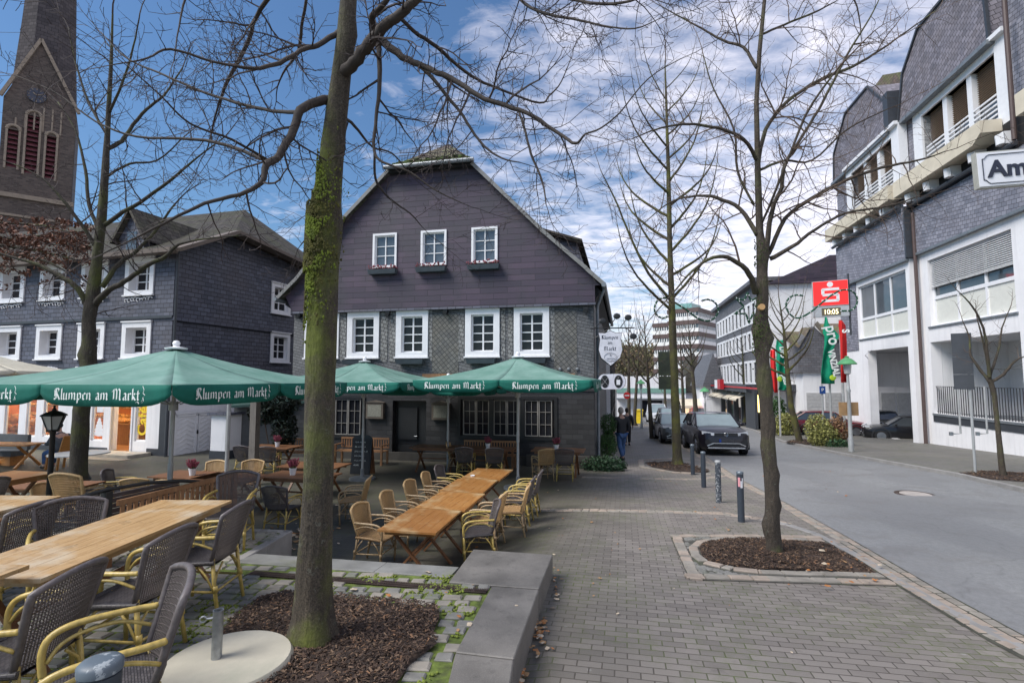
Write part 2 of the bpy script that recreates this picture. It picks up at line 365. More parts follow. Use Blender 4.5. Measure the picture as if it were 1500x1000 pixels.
def sheet(name, poly, mat, fn=zg, off=0.0, step=1.0, parent=None, kind='structure', th=0, xs=None):
    bm = bmesh.new(); vs = [bm.verts.new((p[0], p[1], 0)) for p in poly]; f = bm.faces.new(vs)
    if f.normal.z < 0: f.normal_flip()
    bm.normal_update()
    if f.normal.z < 0: bmesh.ops.reverse_faces(bm, faces=[f])
    x0 = min(p[0] for p in poly); x1 = max(p[0] for p in poly); y0 = min(p[1] for p in poly); y1 = max(p[1] for p in poly)
    cuts = []
    if fn is zg:
        x = -1.2
        while x < 2.9:
            if x0 < x < x1: cuts.append(((x,0,0), (1,0,0)))
            x += .3
        for y in (-15, 0, 5, 6.3, 7.3, 8.3, 9.3, 10.3, 11.3, 15, 20, 25, 30, 40, 60):
            if y0 < y < y1: cuts.append(((0,y,0), (0,1,0)))
    for co, no in cuts:
        bmesh.ops.bisect_plane(bm, geom=bm.verts[:]+bm.edges[:]+bm.faces[:], plane_co=co, plane_no=no)
    for v in bm.verts: v.co.z = fn(v.co.x, v.co.y)+off
    if th:
        r = bmesh.ops.extrude_face_region(bm, geom=bm.faces[:])
        for g in r['geom']:
            if isinstance(g, bmesh.types.BMVert): g.co.z -= th
        bmesh.ops.recalc_face_normals(bm, faces=bm.faces[:])
    bmesh.ops.triangulate(bm, faces=[f for f in bm.faces if len(f.verts) > 4])
    mb = MB(); bm.verts.index_update()
    mb.add([v.co.copy() for v in bm.verts], [[v.index for v in f.verts] for f in bm.faces]); bm.free()
    o = mb.build(name, mat, parent)
    if kind: tag(o, kind=kind)
    return o
def GX(pts, fn=zg): return [tuple(G(x, y, fn)[:2]) for x, y in pts]
sheet('ground', [(-260,-30), (300,-30), (300,420), (-260,420)], M['ground'], off=-.03)
SD = Vector((math.sin(R(12.2)), math.cos(R(12.2)), 0)); SR = Vector((SD.y, -SD.x, 0))
sheet('brick_paving', [(-45,-2), (14,-2), (26,50), (2.2,50), (2.2,24), (-45,24)], M['paving'])
# road
RL = GX([(1500,931), (1367,859), (1253,793), (1147,734), (1085,702), (1052,680), (1030,665), (1000,651), (970,635), (958,629)])
RR = GX([(1500,722), (1400,698), (1227,666), (1145,648), (1100,630)])
l0 = Vector(RL[0]); ext = [(4.3, -3)]
last = Vector((*RL[-1], 0)); lastr = Vector((*RR[-1], 0))
road_poly = ext+RL+[tuple((last+SD*60)[:2]), tuple((lastr+SD*45)[:2])]+RR[::-1]+[(11.6,-3)]
sheet('road', road_poly, M['asphalt'], off=.008)
# right pavement with a real kerb
KR = [(11.6,-3)]+RR+[tuple((lastr+SD*20)[:2])]
side = KR+[(46,52), (46,-3)]
sheet('right_pavement', [(a+.14, b) for a, b in KR]+[(46,60), (46,-3)], M['sidewalk'], off=.09, th=.25)
def ribbon(name, pts, w, mat, off, h, fn=zg, piece=1.0, gap=.006, kind='structure', parent=None):
    """kerb stones as separate bodies along a polyline (one structure mesh)"""
    mb = MB(); P = [Vector((a, b, 0)) for a, b in pts]
    for i in range(len(P)-1):
        d = P[i+1]-P[i]; L = d.length; d.normalize(); n = max(1, round(L/piece)); r = Vector((d.y, -d.x, 0))
        for k in range(n):
            a = P[i]+d*(L*k/n+gap/2); b = P[i]+d*(L*(k+1)/n-gap/2)
            vs = []
            for z in (off-h, off-.008, off):
                for q, sgn in ((a, 0), (b, 0), (b, 1), (a, 1)):
                    inn = .008 if z == off else 0
                    p = q+r*(w*sgn+(inn if sgn == 0 else -inn)); vs.append((p.x, p.y, fn(p.x, p.y)+z))
            mb.add(vs, [(0,1,5,4),(1,2,6,5),(2,3,7,6),(3,0,4,7),(4,5,9,8),(5,6,10,9),(6,7,11,10),(7,4,8,11),(8,9,10,11)][::1])
    bmm = mb.build(name, mat, parent)
    b = bmesh.new(); b.from_mesh(bmm.data); bmesh.ops.recalc_face_normals(b, faces=b.faces[:]); b.to_mesh(bmm.data); b.free()
    return tag(bmm, kind=kind)
ribbon('right_kerb', KR, .14, M['kerb'], .11, .25, piece=1.0)
def stone(mb, c, ax, ay, lx, ly, z, fn, m=0, rn=rng, hh=.05):
    """one worn sett, ax/ay unit axes in plan"""
    lo = []; hi = []
    j = lambda s: (rn.random()-.5)*s
    for sx, sy in ((-1,-1),(1,-1),(1,1),(-1,1)):
        p = c+ax*(sx*lx/2+j(.012))+ay*(sy*ly/2+j(.012)); lo.append((p.x, p.y, fn(p.x, p.y)+z-hh))
        q = c+ax*(sx*(lx/2-.012)+j(.008))+ay*(sy*(ly/2-.012)+j(.008)); hi.append((q.x, q.y, fn(q.x, q.y)+z+j(.004)))
    mid = [(l[0], l[1], l[2]+hh-.012) for l in lo]
    f = [(0,1,5,4),(1,2,6,5),(2,3,7,6),(3,0,4,7),(4,5,9,8),(5,6,10,9),(6,7,11,10),(7,4,8,11),(8,9,10,11)]
    mb.add(lo+mid+hi, f, m)
def stones(mb, pts, w, L, offs, z=.012, fn=zg, rn=rng, mats=(0,1)):
    P = [Vector((a, b, 0)) for a, b in pts]
    for i in range(len(P)-1):
        d = P[i+1]-P[i]; T = d.length
        if T < .02: continue
        d.normalize(); r = Vector((d.y, -d.x, 0))
        for o in offs:
            s = -rn.random()*.04
            while s < T-.02:
                l = min(L*(.8+.4*rn.random()), T-s+.02)
                if l < .04: break
                stone(mb, P[i]+d*(s+l/2)+r*(o+(rn.random()-.5)*.01), d, r, l-.01, w-.012, z, fn, rn.choice(mats), rn); s += l
SM = [M['sett'], M['sett2'], M['sett3']]
M['rust_j'] = plain('dark_edge_joint', (.06,.06,.045), .95, var=.5, scale=6, bump=.8, bs=90, grime=(.07,.09,.025))
# edge of the walkway: setts and a smooth kerb beside the asphalt
nearL = [(4.3,-3)]+RL[:6]
nl = [nearL[0]]+[tuple(Vector(p)) for p in nearL[1:]]
mb = MB(); stones(mb, nl[:4], .12, .17, (-.07,-.19,-.31)); stones(mb, nl[3:7], .11, .16, (-.07,-.18))
tag(mb.build('edge_setts', SM), kind='structure')
KL = GX([(1500,957), (1367,886), (1300,846), (1253,816), (1213,794), (1187,781), (1150,769), (1113,761)])
ribbon('flush_kerb', [(3.85,-2.5)]+KL, .13, M['kerb'], .012, .1, piece=.9)
mb = MB()
S1 = GX([(1150,766), (1113,760), (1060,752), (1000,750), (900,748), (785,747)])
stones(mb, S1, .1, .17, (-.05, .06))
S2 = GX([(1078,703), (1066,696), (1035,702), (1000,702), (930,701), (853,699)])
stones(mb, S2, .12, .2, (0, .12))
far_edge = RL[5:]; stones(mb, far_edge, .16, .3, (-.1,-.26))
tag(mb.build('sett_strip', SM), kind='structure')
for o, L in ((0, nearL),): pass
sheet('edge_joint_bed', [tuple(Vector(p)+Vector((.0, 0))) for p in nearL[:4]]+[(p[0]-.42, p[1]-.1) for p in nearL[:4]][::-1], M['rust_j'], off=.006)
# ---- tree bed beside the road
def z7(pts): return [(960+x/4.167, 760+y/4.167) for x, y in pts]
bed_px = z7([(270,185),(300,155),(400,135),(560,130),(700,130),(850,138),(1040,148),(1200,235),(1350,338),(1100,330),(850,325),(640,318),(480,300),(330,265),(285,230)])
bed = GX(bed_px)
frame_px = z7([(88,100),(205,372),(1480,412),(1010,112),(700,98),(400,98)])
M['joint'] = plain('grey_sand_joint', (.085,.082,.07), .95, var=.5, scale=6, bump=.8, bs=90, grime=(.07,.09,.025))
sheet('tree_bed_joint_base', GX(frame_px), M['joint'], off=.007)
mb = MB()
stones(mb, GX(z7([(1040,146),(850,138),(560,130),(400,135),(300,155),(270,185),(285,230),(330,265),(480,300),(640,318),(850,325),(1100,330),(1350,338)]))[::1], .14, .24, (.08,), z=.03, mats=(0,1))
o1 = GX(z7([(1000,112),(700,102),(400,102),(92,103)])); o2 = GX(z7([(95,105),(150,240),(205,368)])); o3 = GX(z7([(205,368),(700,385),(1470,410)]))
stones(mb, o1, .13, .2, (-.07,), z=.03); stones(mb, o2, .15, .2, (-.08,), z=.03); stones(mb, o3, .15, .27, (-.08,), z=.03)
# small dark setts in the two corners
for (a, b, n) in (((170,125),(400,118),26), ((190,150),(260,225),16), ((225,270),(300,335),20), ((290,300),(500,345),34), ((300,335),(620,352),26)):
    for k in range(n):
        u = rng.random(); p = G(960+(a[0]+(b[0]-a[0])*u+rng.uniform(-16,16))/4.167, 760+(a[1]+(b[1]-a[1])*u+rng.uniform(-7,7))/4.167)
        an = rng.random()*3; stone(mb, Vector((p.x, p.y, 0)), Vector((math.cos(an), math.sin(an), 0)), Vector((-math.sin(an), math.cos(an), 0)), .07, .06, .018, zg, 2)
tag(mb.build('tree_bed_setts', SM), kind='structure')
def inside(p, poly):
    c = False; n = len(poly)
    for i in range(n):
        a, b = poly[i], poly[(i+1) % n]
        if (a[1] > p[1]) != (b[1] > p[1]) and p[0] < (b[0]-a[0])*(p[1]-a[1])/(b[1]-a[1])+a[0]: c = not c
    return c
def mulch(name, poly, fn, n, size, z=.01, dome=.05, seed=1, holes=()):
    rn = random.Random(seed); mb = MB()
    xs = [p[0] for p in poly]; ys = [p[1] for p in poly]; cx = sum(xs)/len(xs); cy = sum(ys)/len(ys)
    def hz(x, y):
        return fn(x, y)+z+.02*noise.noise(Vector((x*5, y*5, 0)))
    m = len(poly); rings = 8; vs = [(cx, cy, hz(cx, cy)+dome)]
    for k in range(1, rings+1):
        for p in poly:
            x = cx+(p[0]-cx)*k/rings; y = cy+(p[1]-cy)*k/rings; vs.append((x, y, hz(x, y)+dome*(1-(k/rings)**2)))
    fs = [(0, 1+i, 1+(i+1) % m) for i in range(m)]
    for k in range(rings-1):
        for i in range(m): fs.append((1+k*m+i, 1+(k+1)*m+i, 1+(k+1)*m+(i+1) % m, 1+k*m+(i+1) % m))
    mb.add(vs, fs, 0)
    c = 0
    while c < n:
        x = rn.uniform(min(xs), max(xs)); y = rn.uniform(min(ys), max(ys))
        if not inside((x, y), poly): continue
        c += 1
        q = min(1, math.hypot(x-cx, y-cy)/(.5*max(max(xs)-min(xs), max(ys)-min(ys)))); zz = hz(x, y)+dome*(1-q*q)+rn.random()*.015
        l = size*(.4+rn.random()); w = l*(.2+.25*rn.random()); T = Matrix.Translation((x, y, zz)) @ Matrix.Rotation(rn.random()*6.3, 4, 'Z') @ Matrix.Rotation(rn.uniform(-.5, .5), 4, 'X') @ Matrix.Rotation(rn.uniform(-.5, .5), 4, 'Y')
        mb.T = T; h = size*.1
        mi = rn.choices((1,2,3,4), (45,35,14,5))[0]
        mb.add([(-l/2,-w/2,0),(l/2,-w/2*.6,0),(l/2,w/2*.7,0),(-l/2,w/2,0),(-l/2,-w/2,h),(l/2,-w/2*.6,h),(l/2,w/2*.7,h),(-l/2,w/2,h)], [(4,5,6,7),(0,1,5,4),(1,2,6,5),(2,3,7,6),(3,0,4,7)], mi)
    mb.T = Matrix.Identity(4)
    return tag(mb.build(name, [M['soil']]+CH, uv=False), kind='stuff', label='dark brown bark mulch '+name.replace('_', ' '), cat='mulch')
for nm, p, fn, n, s, sd in (('roadside_bark_mulch', bed, zg, 9000, .036, 3),): mulch(nm, p, fn, n, s, z=.012, seed=sd)
# bed and setts of the tree by the bollards, and small beds on the far pavement
tb = GX([(945,678), (985,676), (1020,684), (1040,690), (1030,694), (985,690), (955,684)])
mulch('further_bark_mulch', tb, zg, 700, .07, seed=5)
mb = MB(); stones(mb, GX([(1040,695),(985,692),(940,684),(938,674),(985,672)]), .2, .3, (0,), z=.03); tag(mb.build('further_bed_setts', SM), kind='structure')
zs = lambda x, y: zg(x, y)+.1
mulch('young_tree_bark_mulch', GX([(1405,698), (1440,694), (1500,697), (1560,712), (1500,711), (1440,706)]), zs, 900, .06, z=0, seed=6, dome=.03)
mulch('street_tree_bark_mulch', GX([(1150,650), (1175,645), (1200,650), (1180,655)]), zs, 300, .09, z=0, seed=8, dome=.03)
# ---- raised upper terrace in front
slabL = [G(693,805,zu), G(657,853,zu)]
stepY = G(500,823,zu).y
up_poly = [(-9,.4), (-.35,.4), tuple(G(700,1000,zu)[:2]), tuple(G(750,862,zu)[:2]), tuple(G(657,853,zu)[:2]), tuple(G(672,838,zu)[:2]), (-3.2, stepY), (-3.2, 7.6), (-9, 8.6)]
M['upper_bed'] = M['moss']
ribbon('side_edge', [(-3.185, 7.6), (-3.185, stepY-.05)], .12, M['kerb'], .004, .95, fn=zu); ribbon('back_edge', [(-9,8.62), (-3.19,7.62)], .12, M['kerb'], .004, .95, fn=zu)
sheet('upper_terrace', up_poly, M['upper_bed'], fn=zu, off=-.012, th=1.0)
# step edge of light concrete and steel drain
a = Vector((*G(372,812,zu)[:2], 0)); b = Vector((*G(672,832,zu)[:2], 0))
mulchA = [(-3.05,2.35), (-2.55,4.75), (-1.7,4.78), (-.98,4.55), (-.72,3.9), (-.85,3.1), (-.9,2.3), (-1.7,2.0)]
mpx = [(415,868), (440,872), (500,876), (560,882), (640,890), (644,905), (633,930), (640,945), (600,975), (575,1010), (540,1100), (330,1200), (170,1100), (235,1003), (300,950), (345,905), (385,875)]
mulchA = GX(mpx, zu)
mulch('planter_bark_mulch', mulchA, zu, 15000, .032, z=.012, dome=.05, seed=11)
ribbon('step_edge', [(a.x, a.y+.04), (b.x, b.y+.04)], .34, plain('step_concrete', (.2,.2,.19), .75, var=.3, scale=3, bump=.3, grime=(.14,.15,.08)), .004, .95, fn=zu, piece=1.0)
mb = MB(); da = Vector((*G(372,836,zu)[:2], 0)); db = Vector((*G(716,862,zu)[:2], 0)); dd = (db-da); DL = dd.length; dd.normalize(); dr = Vector((dd.y, -dd.x, 0))
n = int(DL/.018)
for k in range(n):
    c = da+dd*(k+.5)*DL/n
    if k % 28 == 0: w = .014
    else: w = .007
    q = [(c-dd*w/2, 0), (c+dd*w/2, 0), (c+dd*w/2+dr*.12, 0), (c-dd*w/2+dr*.12, 0)]
    mb.add([(p.x, p.y, zu(p.x, p.y)+.002+h) for h in (-.02, .003) for p, _ in q], [(4,5,6,7),(0,1,5,4),(1,2,6,5),(2,3,7,6),(3,0,4,7)])
for s in (0, .055, .12):
    p = da+dr*(s-.006); q = db+dr*(s-.006)
    mb.add([(p.x,p.y,zu(p.x,p.y)+.006),(q.x,q.y,zu(q.x,q.y)+.006),((q+dr*.012).x,(q+dr*.012).y,zu(q.x,q.y)+.006),((p+dr*.012).x,(p+dr*.012).y,zu(p.x,p.y)+.006)], [(0,1,2,3)])
M['rust'] = plain('rusty_grate_iron', (.08,.055,.045), .7, .3, var=.4)
tag(mb.build('drain_grate', M['rust']), kind='structure')
# mossy setts of the upper terrace
mb = MB(); rn = random.Random(21); slabpoly = [tuple(G(x, y, zu)[:2]) for x, y in ((693,800),(830,813),(760,1010),(745,1400),(560,1400),(634,1000),(716,858),(655,855))]
dch = [tuple((da-dr*.02-dd*.3)[:2]), tuple((db-dr*.02+dd*.2)[:2]), tuple((db+dr*.14+dd*.2)[:2]), tuple((da+dr*.14-dd*.3)[:2])]
row = 0; y = .6
ax = Vector((math.cos(R(-4)), math.sin(R(-4)), 0)); ay = Vector((-ax.y, ax.x, 0))
while y < 9:
    x = -8.8+rn.random()*.1; hy = .13+.02*rn.random()
    while x < 1.5:
        l = .14+.07*rn.random(); p = ax*(x+l/2)+ay*(y+hy/2)
        if inside((p.x, p.y), up_poly) and not inside((p.x, p.y), mulchA) and not inside((p.x, p.y), slabpoly) and not inside((p.x, p.y), dch) and not (p.x > -3.3 and p.y > a.y-.38+(p.x-a.x)*(b.y-a.y)/(b.x-a.x)) and not (p.x < -4.5 and rn.random() < 0):
            stone(mb, p, ax, ay, l-.03, hy-.03, .002+rn.random()*.006, zu, rn.choice((0,2,2)), rn, hh=.03)
        x += l
    y += hy
tag(mb.build('mossy_setts', SM), kind='structure')
mb = MB(); k = 0
while k < 5200:
    x = rn.uniform(-3.1, .6); y = rn.uniform(1.6, 5.7)
    if noise.noise(Vector((x*2.2, y*2.2, 4))) < .08 or not inside((x, y), up_poly) or inside((x, y), mulchA) or inside((x, y), slabpoly): k += .2; continue
    k += 1; s = .004+.006*rn.random(); mb.blob((x, y, zu(x, y)), (s*1.7, s*1.7, s*1.1), 5)
tag(mb.build('moss_tufts', plain('green_moss_tuft', (.16,.2,.03), .95, var=.5, scale=9, bump=.6), smooth=180, uv=False), kind='stuff', label='bright green moss growing between the setts', cat='moss')
# granite seat wall blocks
def block(name, px, label):
    P = [G(x, y, zu) for x, y in px]; mb = MB(); c = sum(P, Vector())/4
    P = [p+(c-p).normalized()*.004 for p in P]
    lo = [(p.x, p.y, -1.4) for p in P]; hi = [(p.x, p.y, zu(p.x, p.y)+.01) for p in P]
    mb.add(lo+hi, [(0,1,2,3)[::-1],(4,5,6,7),(0,1,5,4),(1,2,6,5),(2,3,7,6),(3,0,4,7)], 0)
    o = mb.build(name, M['granite'], bev=.008)
    b = bmesh.new(); b.from_mesh(o.data); bmesh.ops.recalc_face_normals(b, faces=b.faces[:]); b.to_mesh(o.data); b.free()
    return tag(o, label, 'stone block', 'granite blocks edging the raised planter')
block('granite_block', [(657,853), (790,863), (810,813), (693,805)], 'dark grey granite block at the far corner of the raised planter')
block('granite_block', [(667,956), (753,966), (789.5,864.5), (720,859.5)], 'second granite block from the corner, with the joint at both ends in view')
block('granite_block', [(560,1400), (690,1400), (752.5,967.5), (667,957.5)], 'granite block nearest the camera, running out of the bottom edge')
# manhole and litter
p = G(1341,724); mb = MB(); mb.lathe([(.30,.0),(.30,.012)], 32); o = mb.build('manhole_cover', plain('pale_manhole_concrete', (.4,.36,.33), .7, var=.25), uv=False)
e = empty('manhole', (p.x, p.y, zg(p.x, p.y)+.005), 0, 'round pale manhole cover set in the asphalt', 'manhole'); o.parent = e; o.location = (0, 0, .001)
mb = MB(); mb.lathe([(.31,-.01),(.31,.008),(.40,.008),(.40,-.01)], 32, cap=False); mb.build('manhole_ring', M['rust'], e, uv=False)
mb = MB(); rn = random.Random(5)
leafm = [plain('leaf_%s' % n, c, .7, var=.3, scale=20, bump=.2) for n, c in (('tan', (.38,.22,.1)), ('orange', (.42,.17,.05)), ('pale', (.55,.45,.33)))]
def litter(px, py, sx, sy, n, fn=zg, sz=.035, z=.012):
    for _ in range(n):
        p = G(px+rn.gauss(0, sx), py+rn.gauss(0, sy), fn); a = rn.random()*6.3; s = sz*(.5+rn.random())
        T = Matrix.Translation((p.x, p.y, fn(p.x, p.y)+z+rn.random()*.01)) @ Matrix.Rotation(a, 4, 'Z') @ Matrix.Rotation(rn.uniform(-.4, .4), 4, 'X')
        mb.T = T; mb.add([(-s,0,0),(-.3*s,-.6*s,.12*s),(.8*s,-.45*s,0),(s*1.1,0,.1*s),(.7*s,.5*s,0),(-.35*s,.55*s,.15*s)], [(0,1,2,3,4,5)], rn.randrange(3))
litter(790,925,7,12,60, zg, .022); litter(762,990,6,8,40, zg, .022); litter(815,862,3,22,25, zg, .02); litter(430,785,25,6,50, zg, .05); litter(470,760,40,15,30); litter(440,800,30,8,30)
litter(1000,830,190,60,45, zg, .018); litter(930,740,120,30,25, zg, .03); litter(560,890,80,20,16, zu, .03); litter(1250,620+90,140,12,10)
litter(1240,835,40,14,25, zg, .03, .05)
mb.T = Matrix.Identity(4); tag(mb.build('fallen_leaves', leafm, uv=False), kind='stuff', label='scattered dry brown leaves on the paving', cat='leaves')
# ================================================================ BUILDINGS
def win(par, x0, x1, z0, z1, cols=2, rows=3, cas=.14, proud=.05, sash=.06, munt=.028, depth=.1, gm='glass', cap=True, y=0.0, label=None, fm='white', bars=None):
    """returns the hole; x0..z1 is the outer casing"""
    hx0, hx1, hz0, hz1 = x0+cas, x1-cas, z0+cas*.8, z1-cas
    f = MB(); p = y-proud
    f.box(x0, hx0+.004, p, y+depth, z0, z1); f.box(hx1-.004, x1, p, y+depth, z0, z1)
    f.box(hx0+.004, hx1-.004, p, y+depth, hz1-.004, z1); f.box(hx0+.004, hx1-.004, p, y+depth, z0, hz0+.004)
    if cap: f.box(x0-.03, x1+.03, p-.045, y-.003, z1, z1+.05); f.box(x0-.03, x1+.03, p-.06, y-.003, z0-.05, z0)
    o = f.build('window', M[fm], par)
    if label: o['label'] = label
    s = MB(); d = y+depth-.045; e = y+depth-.005
    s.box(hx0, hx0+sash, d, e, hz0, hz1); s.box(hx1-sash, hx1, d, e, hz0, hz1); s.box(hx0+sash, hx1-sash, d, e, hz1-sash, hz1); s.box(hx0+sash, hx1-sash, d, e, hz0, hz0+sash)
    a0, a1, b0, b1 = hx0+sash, hx1-sash, hz0+sash, hz1-sash
    for i in range(1, cols):
        c = a0+(a1-a0)*i/cols; m_ = munt*(1.5 if cols == 2 else 1); s.box(c-m_/2, c+m_/2, d+.006, e, b0, b1)
    for j in range(1, rows):
        c = b0+(b1-b0)*j/rows; s.box(a0, a1, d+.01, e, c-munt/2, c+munt/2)
    s.build('sash', M[fm], o)
    g = MB(); g.box(hx0, hx1, y+depth, y+depth+.02, hz0, hz1); g.build('pane', M[gm], o)
    return (hx0, hx1, hz0, hz1)
def part(mb, name, m_, par, **k): return mb.build(name, M[m_] if isinstance(m_, str) else m_, par, **k)
def house(name, fr, label, cat='building', group=None):
    return empty(name, fr.o, fr.a, label, cat, group)
M['slate_ground_shaded'] = tiles('shade_darkened_ground_floor_slate', (.013,.013,.015), (.032,.032,.034), (.008,.008,.009), .36, .16, gap=.007, lap=True, dist=.02, bump=.6)  # dark slates, darkened further so the colour holds the parasol shade
# ---------------------------------------------------------------- the slate inn
o = G(872, 686); K = Frame(o.x, o.y, R(-12.2))
inn = house('slate_inn', K, 'slate clad gabled inn with white windows and purple upper gable, behind the green parasols', 'inn')
W = -11.0; ZB = 4.6; J = -.12
holes = []
for (a, b) in (((448,460),(496,526)), ((510,458),(555,524)), ((581,456),(627,524)), ((682,452),(732,521)), ((753,449),(805,520))):
    x0, z1 = K.p(*a); x1, z0 = K.p(*b); z1 = 4.5; z0 = 2.87
    holes.append(win(inn, x0, x1, z0, z1, 2, 4, cas=.2, depth=.13, sash=.05, munt=.035))
lower_hole = holes[:]
gf = [(-9.3, -8.15, .1, 1.4)]+[(-4.5, -1.3, .2, 1.42)]
door = (-7.0, -5.75, -1.2, 1.35)
w_ = MB(); w_.wall(W, 0, -1.6, 1.72, gf+[door], 0, .3); w_.box(W, .02, -.03, -.001, 1.7, 1.78); part(w_, 'ground_floor_wall', 'slate_ground_shaded', inn)
w_ = MB(); w_.wall(W, 0, 1.72, ZB, holes, 0, .3); w_.box(W, 0, .31, 12, -1.6, ZB); part(w_, 'lower_wall', 'slate_grey', inn)
up = [(-11.43,5.03),(-10.79,5.65),(-8.89,7.86),(-7.16,9.47),(-4.07,9.47),(-1.66,6.98),(-.19,5.6),(.25,5.12)]
wins2 = []
for (a, b) in (((547,345),(581,392)), ((617,340),(654,390)), ((691,334),(729,386))):
    x0, z1 = K.p(*a, J); x1, z0 = K.p(*b, J); z1 = 7.3; z0 = 6.05
    wins2.append(win(inn, x0, x1, z0, z1, 2, 3, cas=.07, depth=.09, sash=.045, munt=.025, gm='skyglass', cap=False, y=J, proud=.04))
# gable wall: strips between z levels with holes
gp = MB()
def gx(z, side):
    P = up[:4] if side < 0 else up[4:][::-1]
    for i in range(len(P)-1):
        if P[i][1] <= z <= P[i+1][1]:
            t = (z-P[i][1])/(P[i+1][1]-P[i][1]); return P[i][0]+(P[i+1][0]-P[i][0])*t
    return P[0][0] if z < P[0][1] else P[-1][0]
hz0 = min(h[2] for h in wins2); hz1 = max(h[3] for h in wins2)
lv = sorted({ZB-.02, 5.13, 5.65, hz0, hz1, 6.98, 7.86, 9.47})
def W0(z): return W if z < 5.03 else gx(z, -1)
for i in range(len(lv)-1):
    a, b = lv[i], lv[i+1]
    la = W+.0 if a < 5.03 else gx(a, -1); lb = gx(b, -1); ra = .0 if a < 5.1 else gx(a, 1); rb = gx(b, 1)
    if b <= 5.2: lb = -11.3; la = -11.0; rb = .06; ra = .06
    if hz0-.001 <= a and b <= hz1+.001:
        cur = (la, lb)
        for h in wins2:
            gp.add([(cur[0],J,a),(h[0],J,a),(h[0],J,b),(cur[1],J,b)], [(0,1,2,3)]); cur = (h[1], h[1])
        gp.add([(cur[0],J,a),(ra,J,a),(rb,J,b),(cur[1],J,b)], [(0,1,2,3)])
    else: gp.add([(la,J,a),(ra,J,a),(rb,J,b),(lb,J,b)], [(0,1,2,3)])
for h in wins2:
    a, b, c, d = h; gp.add([(a,J,c),(b,J,c),(b,J,d),(a,J,d),(a,J+.1,c),(b,J+.1,c),(b,J+.1,d),(a,J+.1,d)], [(0,4,5,1),(1,5,6,2),(2,6,7,3),(3,7,4,0)])
gp.box(W, .06, J, .0, ZB-.05, ZB-.022)
part(gp, 'gable_wall', 'slate_purple', inn)
t_ = MB(); t_.box(W, .08, J-.05, 0, ZB-.1, ZB-.03); part(t_, 'drip_ledge', 'slate_blue', inn)
back = MB(); back.prism([(p[0]*1.0, p[1]-.15) for p in up]+[(0, ZB), (W, ZB)], .02, 12, 'y'); part(back, 'inner_gable', 'dark', inn)
# roof
FY, BY = J-.22, 12.3; apx = (-5.65, 11.25); ry = 1.7
def off(p, k): return (p[0], p[1]+k)
Lp = [(-11.55,4.98)]+up[1:4]; Rp = up[4:7]+[(.38,5.05)]
rf = MB(); th = .14
def slab(a, b, y0, y1, thick=th):
    (ax, az), (bx, bz) = a, b
    rf.add([(ax,y0,az),(bx,y0,bz),(bx,y1,bz),(ax,y1,az),(ax,y0,az+thick),(bx,y0,bz+thick),(bx,y1,bz+thick),(ax,y1,az+thick)], [(0,1,5,4),(1,2,6,5),(2,3,7,6),(3,0,4,7),(4,5,6,7),(3,2,1,0)])
for P in (Lp, Rp):
    for i in range(len(P)-1): slab(P[i], P[i+1], FY, BY)
HL = (up[3][0]-.0, up[3][1]); HR = (up[4][0], up[4][1])
zf = HL[1]+th
rf.add([(HL[0],FY,zf),(HL[0],BY,zf),(apx[0],BY,apx[1]),(apx[0],ry,apx[1])], [(0,3,2,1)])
rf.add([(HR[0],FY,zf),(HR[0],BY,zf),(apx[0],BY,apx[1]),(apx[0],ry,apx[1])], [(0,1,2,3)])
part(rf, 'roof', 'roof', inn)
hp = MB(); hp.add([(HL[0]-.1,FY-.1,zf-.04),(HR[0]+.1,FY-.1,zf-.04),(apx[0],ry+.02,apx[1]+.03)], [(0,1,2)]); part(hp, 'hip_roof', 'roof_brown', inn)
hm = MB(); hm.box(HL[0], HR[0], FY, J, 9.43, 9.57); part(hm, 'soffit', 'dark', inn)
gt = MB(); gt.tube([(HL[0]-.1,FY-.17,9.56),(HR[0]+.12,FY-.17,9.56)], .075, 8); part(gt, 'hip_gutter', 'zinc', inn)
ms = MB(); rn = random.Random(3)
for _ in range(110):
    x = rn.uniform(HL[0], HR[0]); t = rn.random()**2*.25; c = (x*(1-t)+apx[0]*t, FY-.1+(ry-FY)*t, zf+(apx[1]-zf)*t+.01); s = .03+.05*rn.random(); ms.blob(c, (s*1.6, s, s*.7), 5)
M['mossy'] = plain('moss_cushion', (.05,.075,.018), .95, var=.4, scale=6, bump=.8)
tag(part(ms, 'roof_moss', 'mossy', inn), kind='stuff')
sg = MB(); rn = random.Random(4)
for k in range(46):
    for j in range(2):
        x = HL[0]+.2+(HR[0]-HL[0]-.4)*k/45; sg.bar((x, FY+.25+j*.3, zf+.35+j*.38), (x, FY+.22+j*.3, zf+.52+j*.38), .012, .012)
for j in range(2): sg.tube([(HL[0]+.3+j*.35, FY+.22+j*.3, zf+.5+j*.38), (HR[0]-.3-j*.35, FY+.22+j*.3, zf+.5+j*.38)], .012, 4)
part(sg, 'snow_guard', 'black', inn)
vb = MB()
for P in (Lp, Rp):
    for i in range(len(P)-1):
        vb.bar((P[i][0], FY-.012, P[i][1]+.045), (P[i+1][0], FY-.012, P[i+1][1]+.06), .03, .12)
part(vb, 'verge_board', plain('grey_verge_board', (.2,.2,.195), .6), inn)
dg = MB(); dg.tube([(.36, FY-.1, 5.1), (.36, BY, 5.1)], .08, 8); dg.tube([(-11.53, FY-.1, 5.02), (-11.53, BY, 5.02)], .08, 8)
dg.tube([(.36,.1,5.05),(.12,.25,4.5),(.1,.25,-1.2)], .05, 8); part(dg, 'gutter', 'zinc', inn)
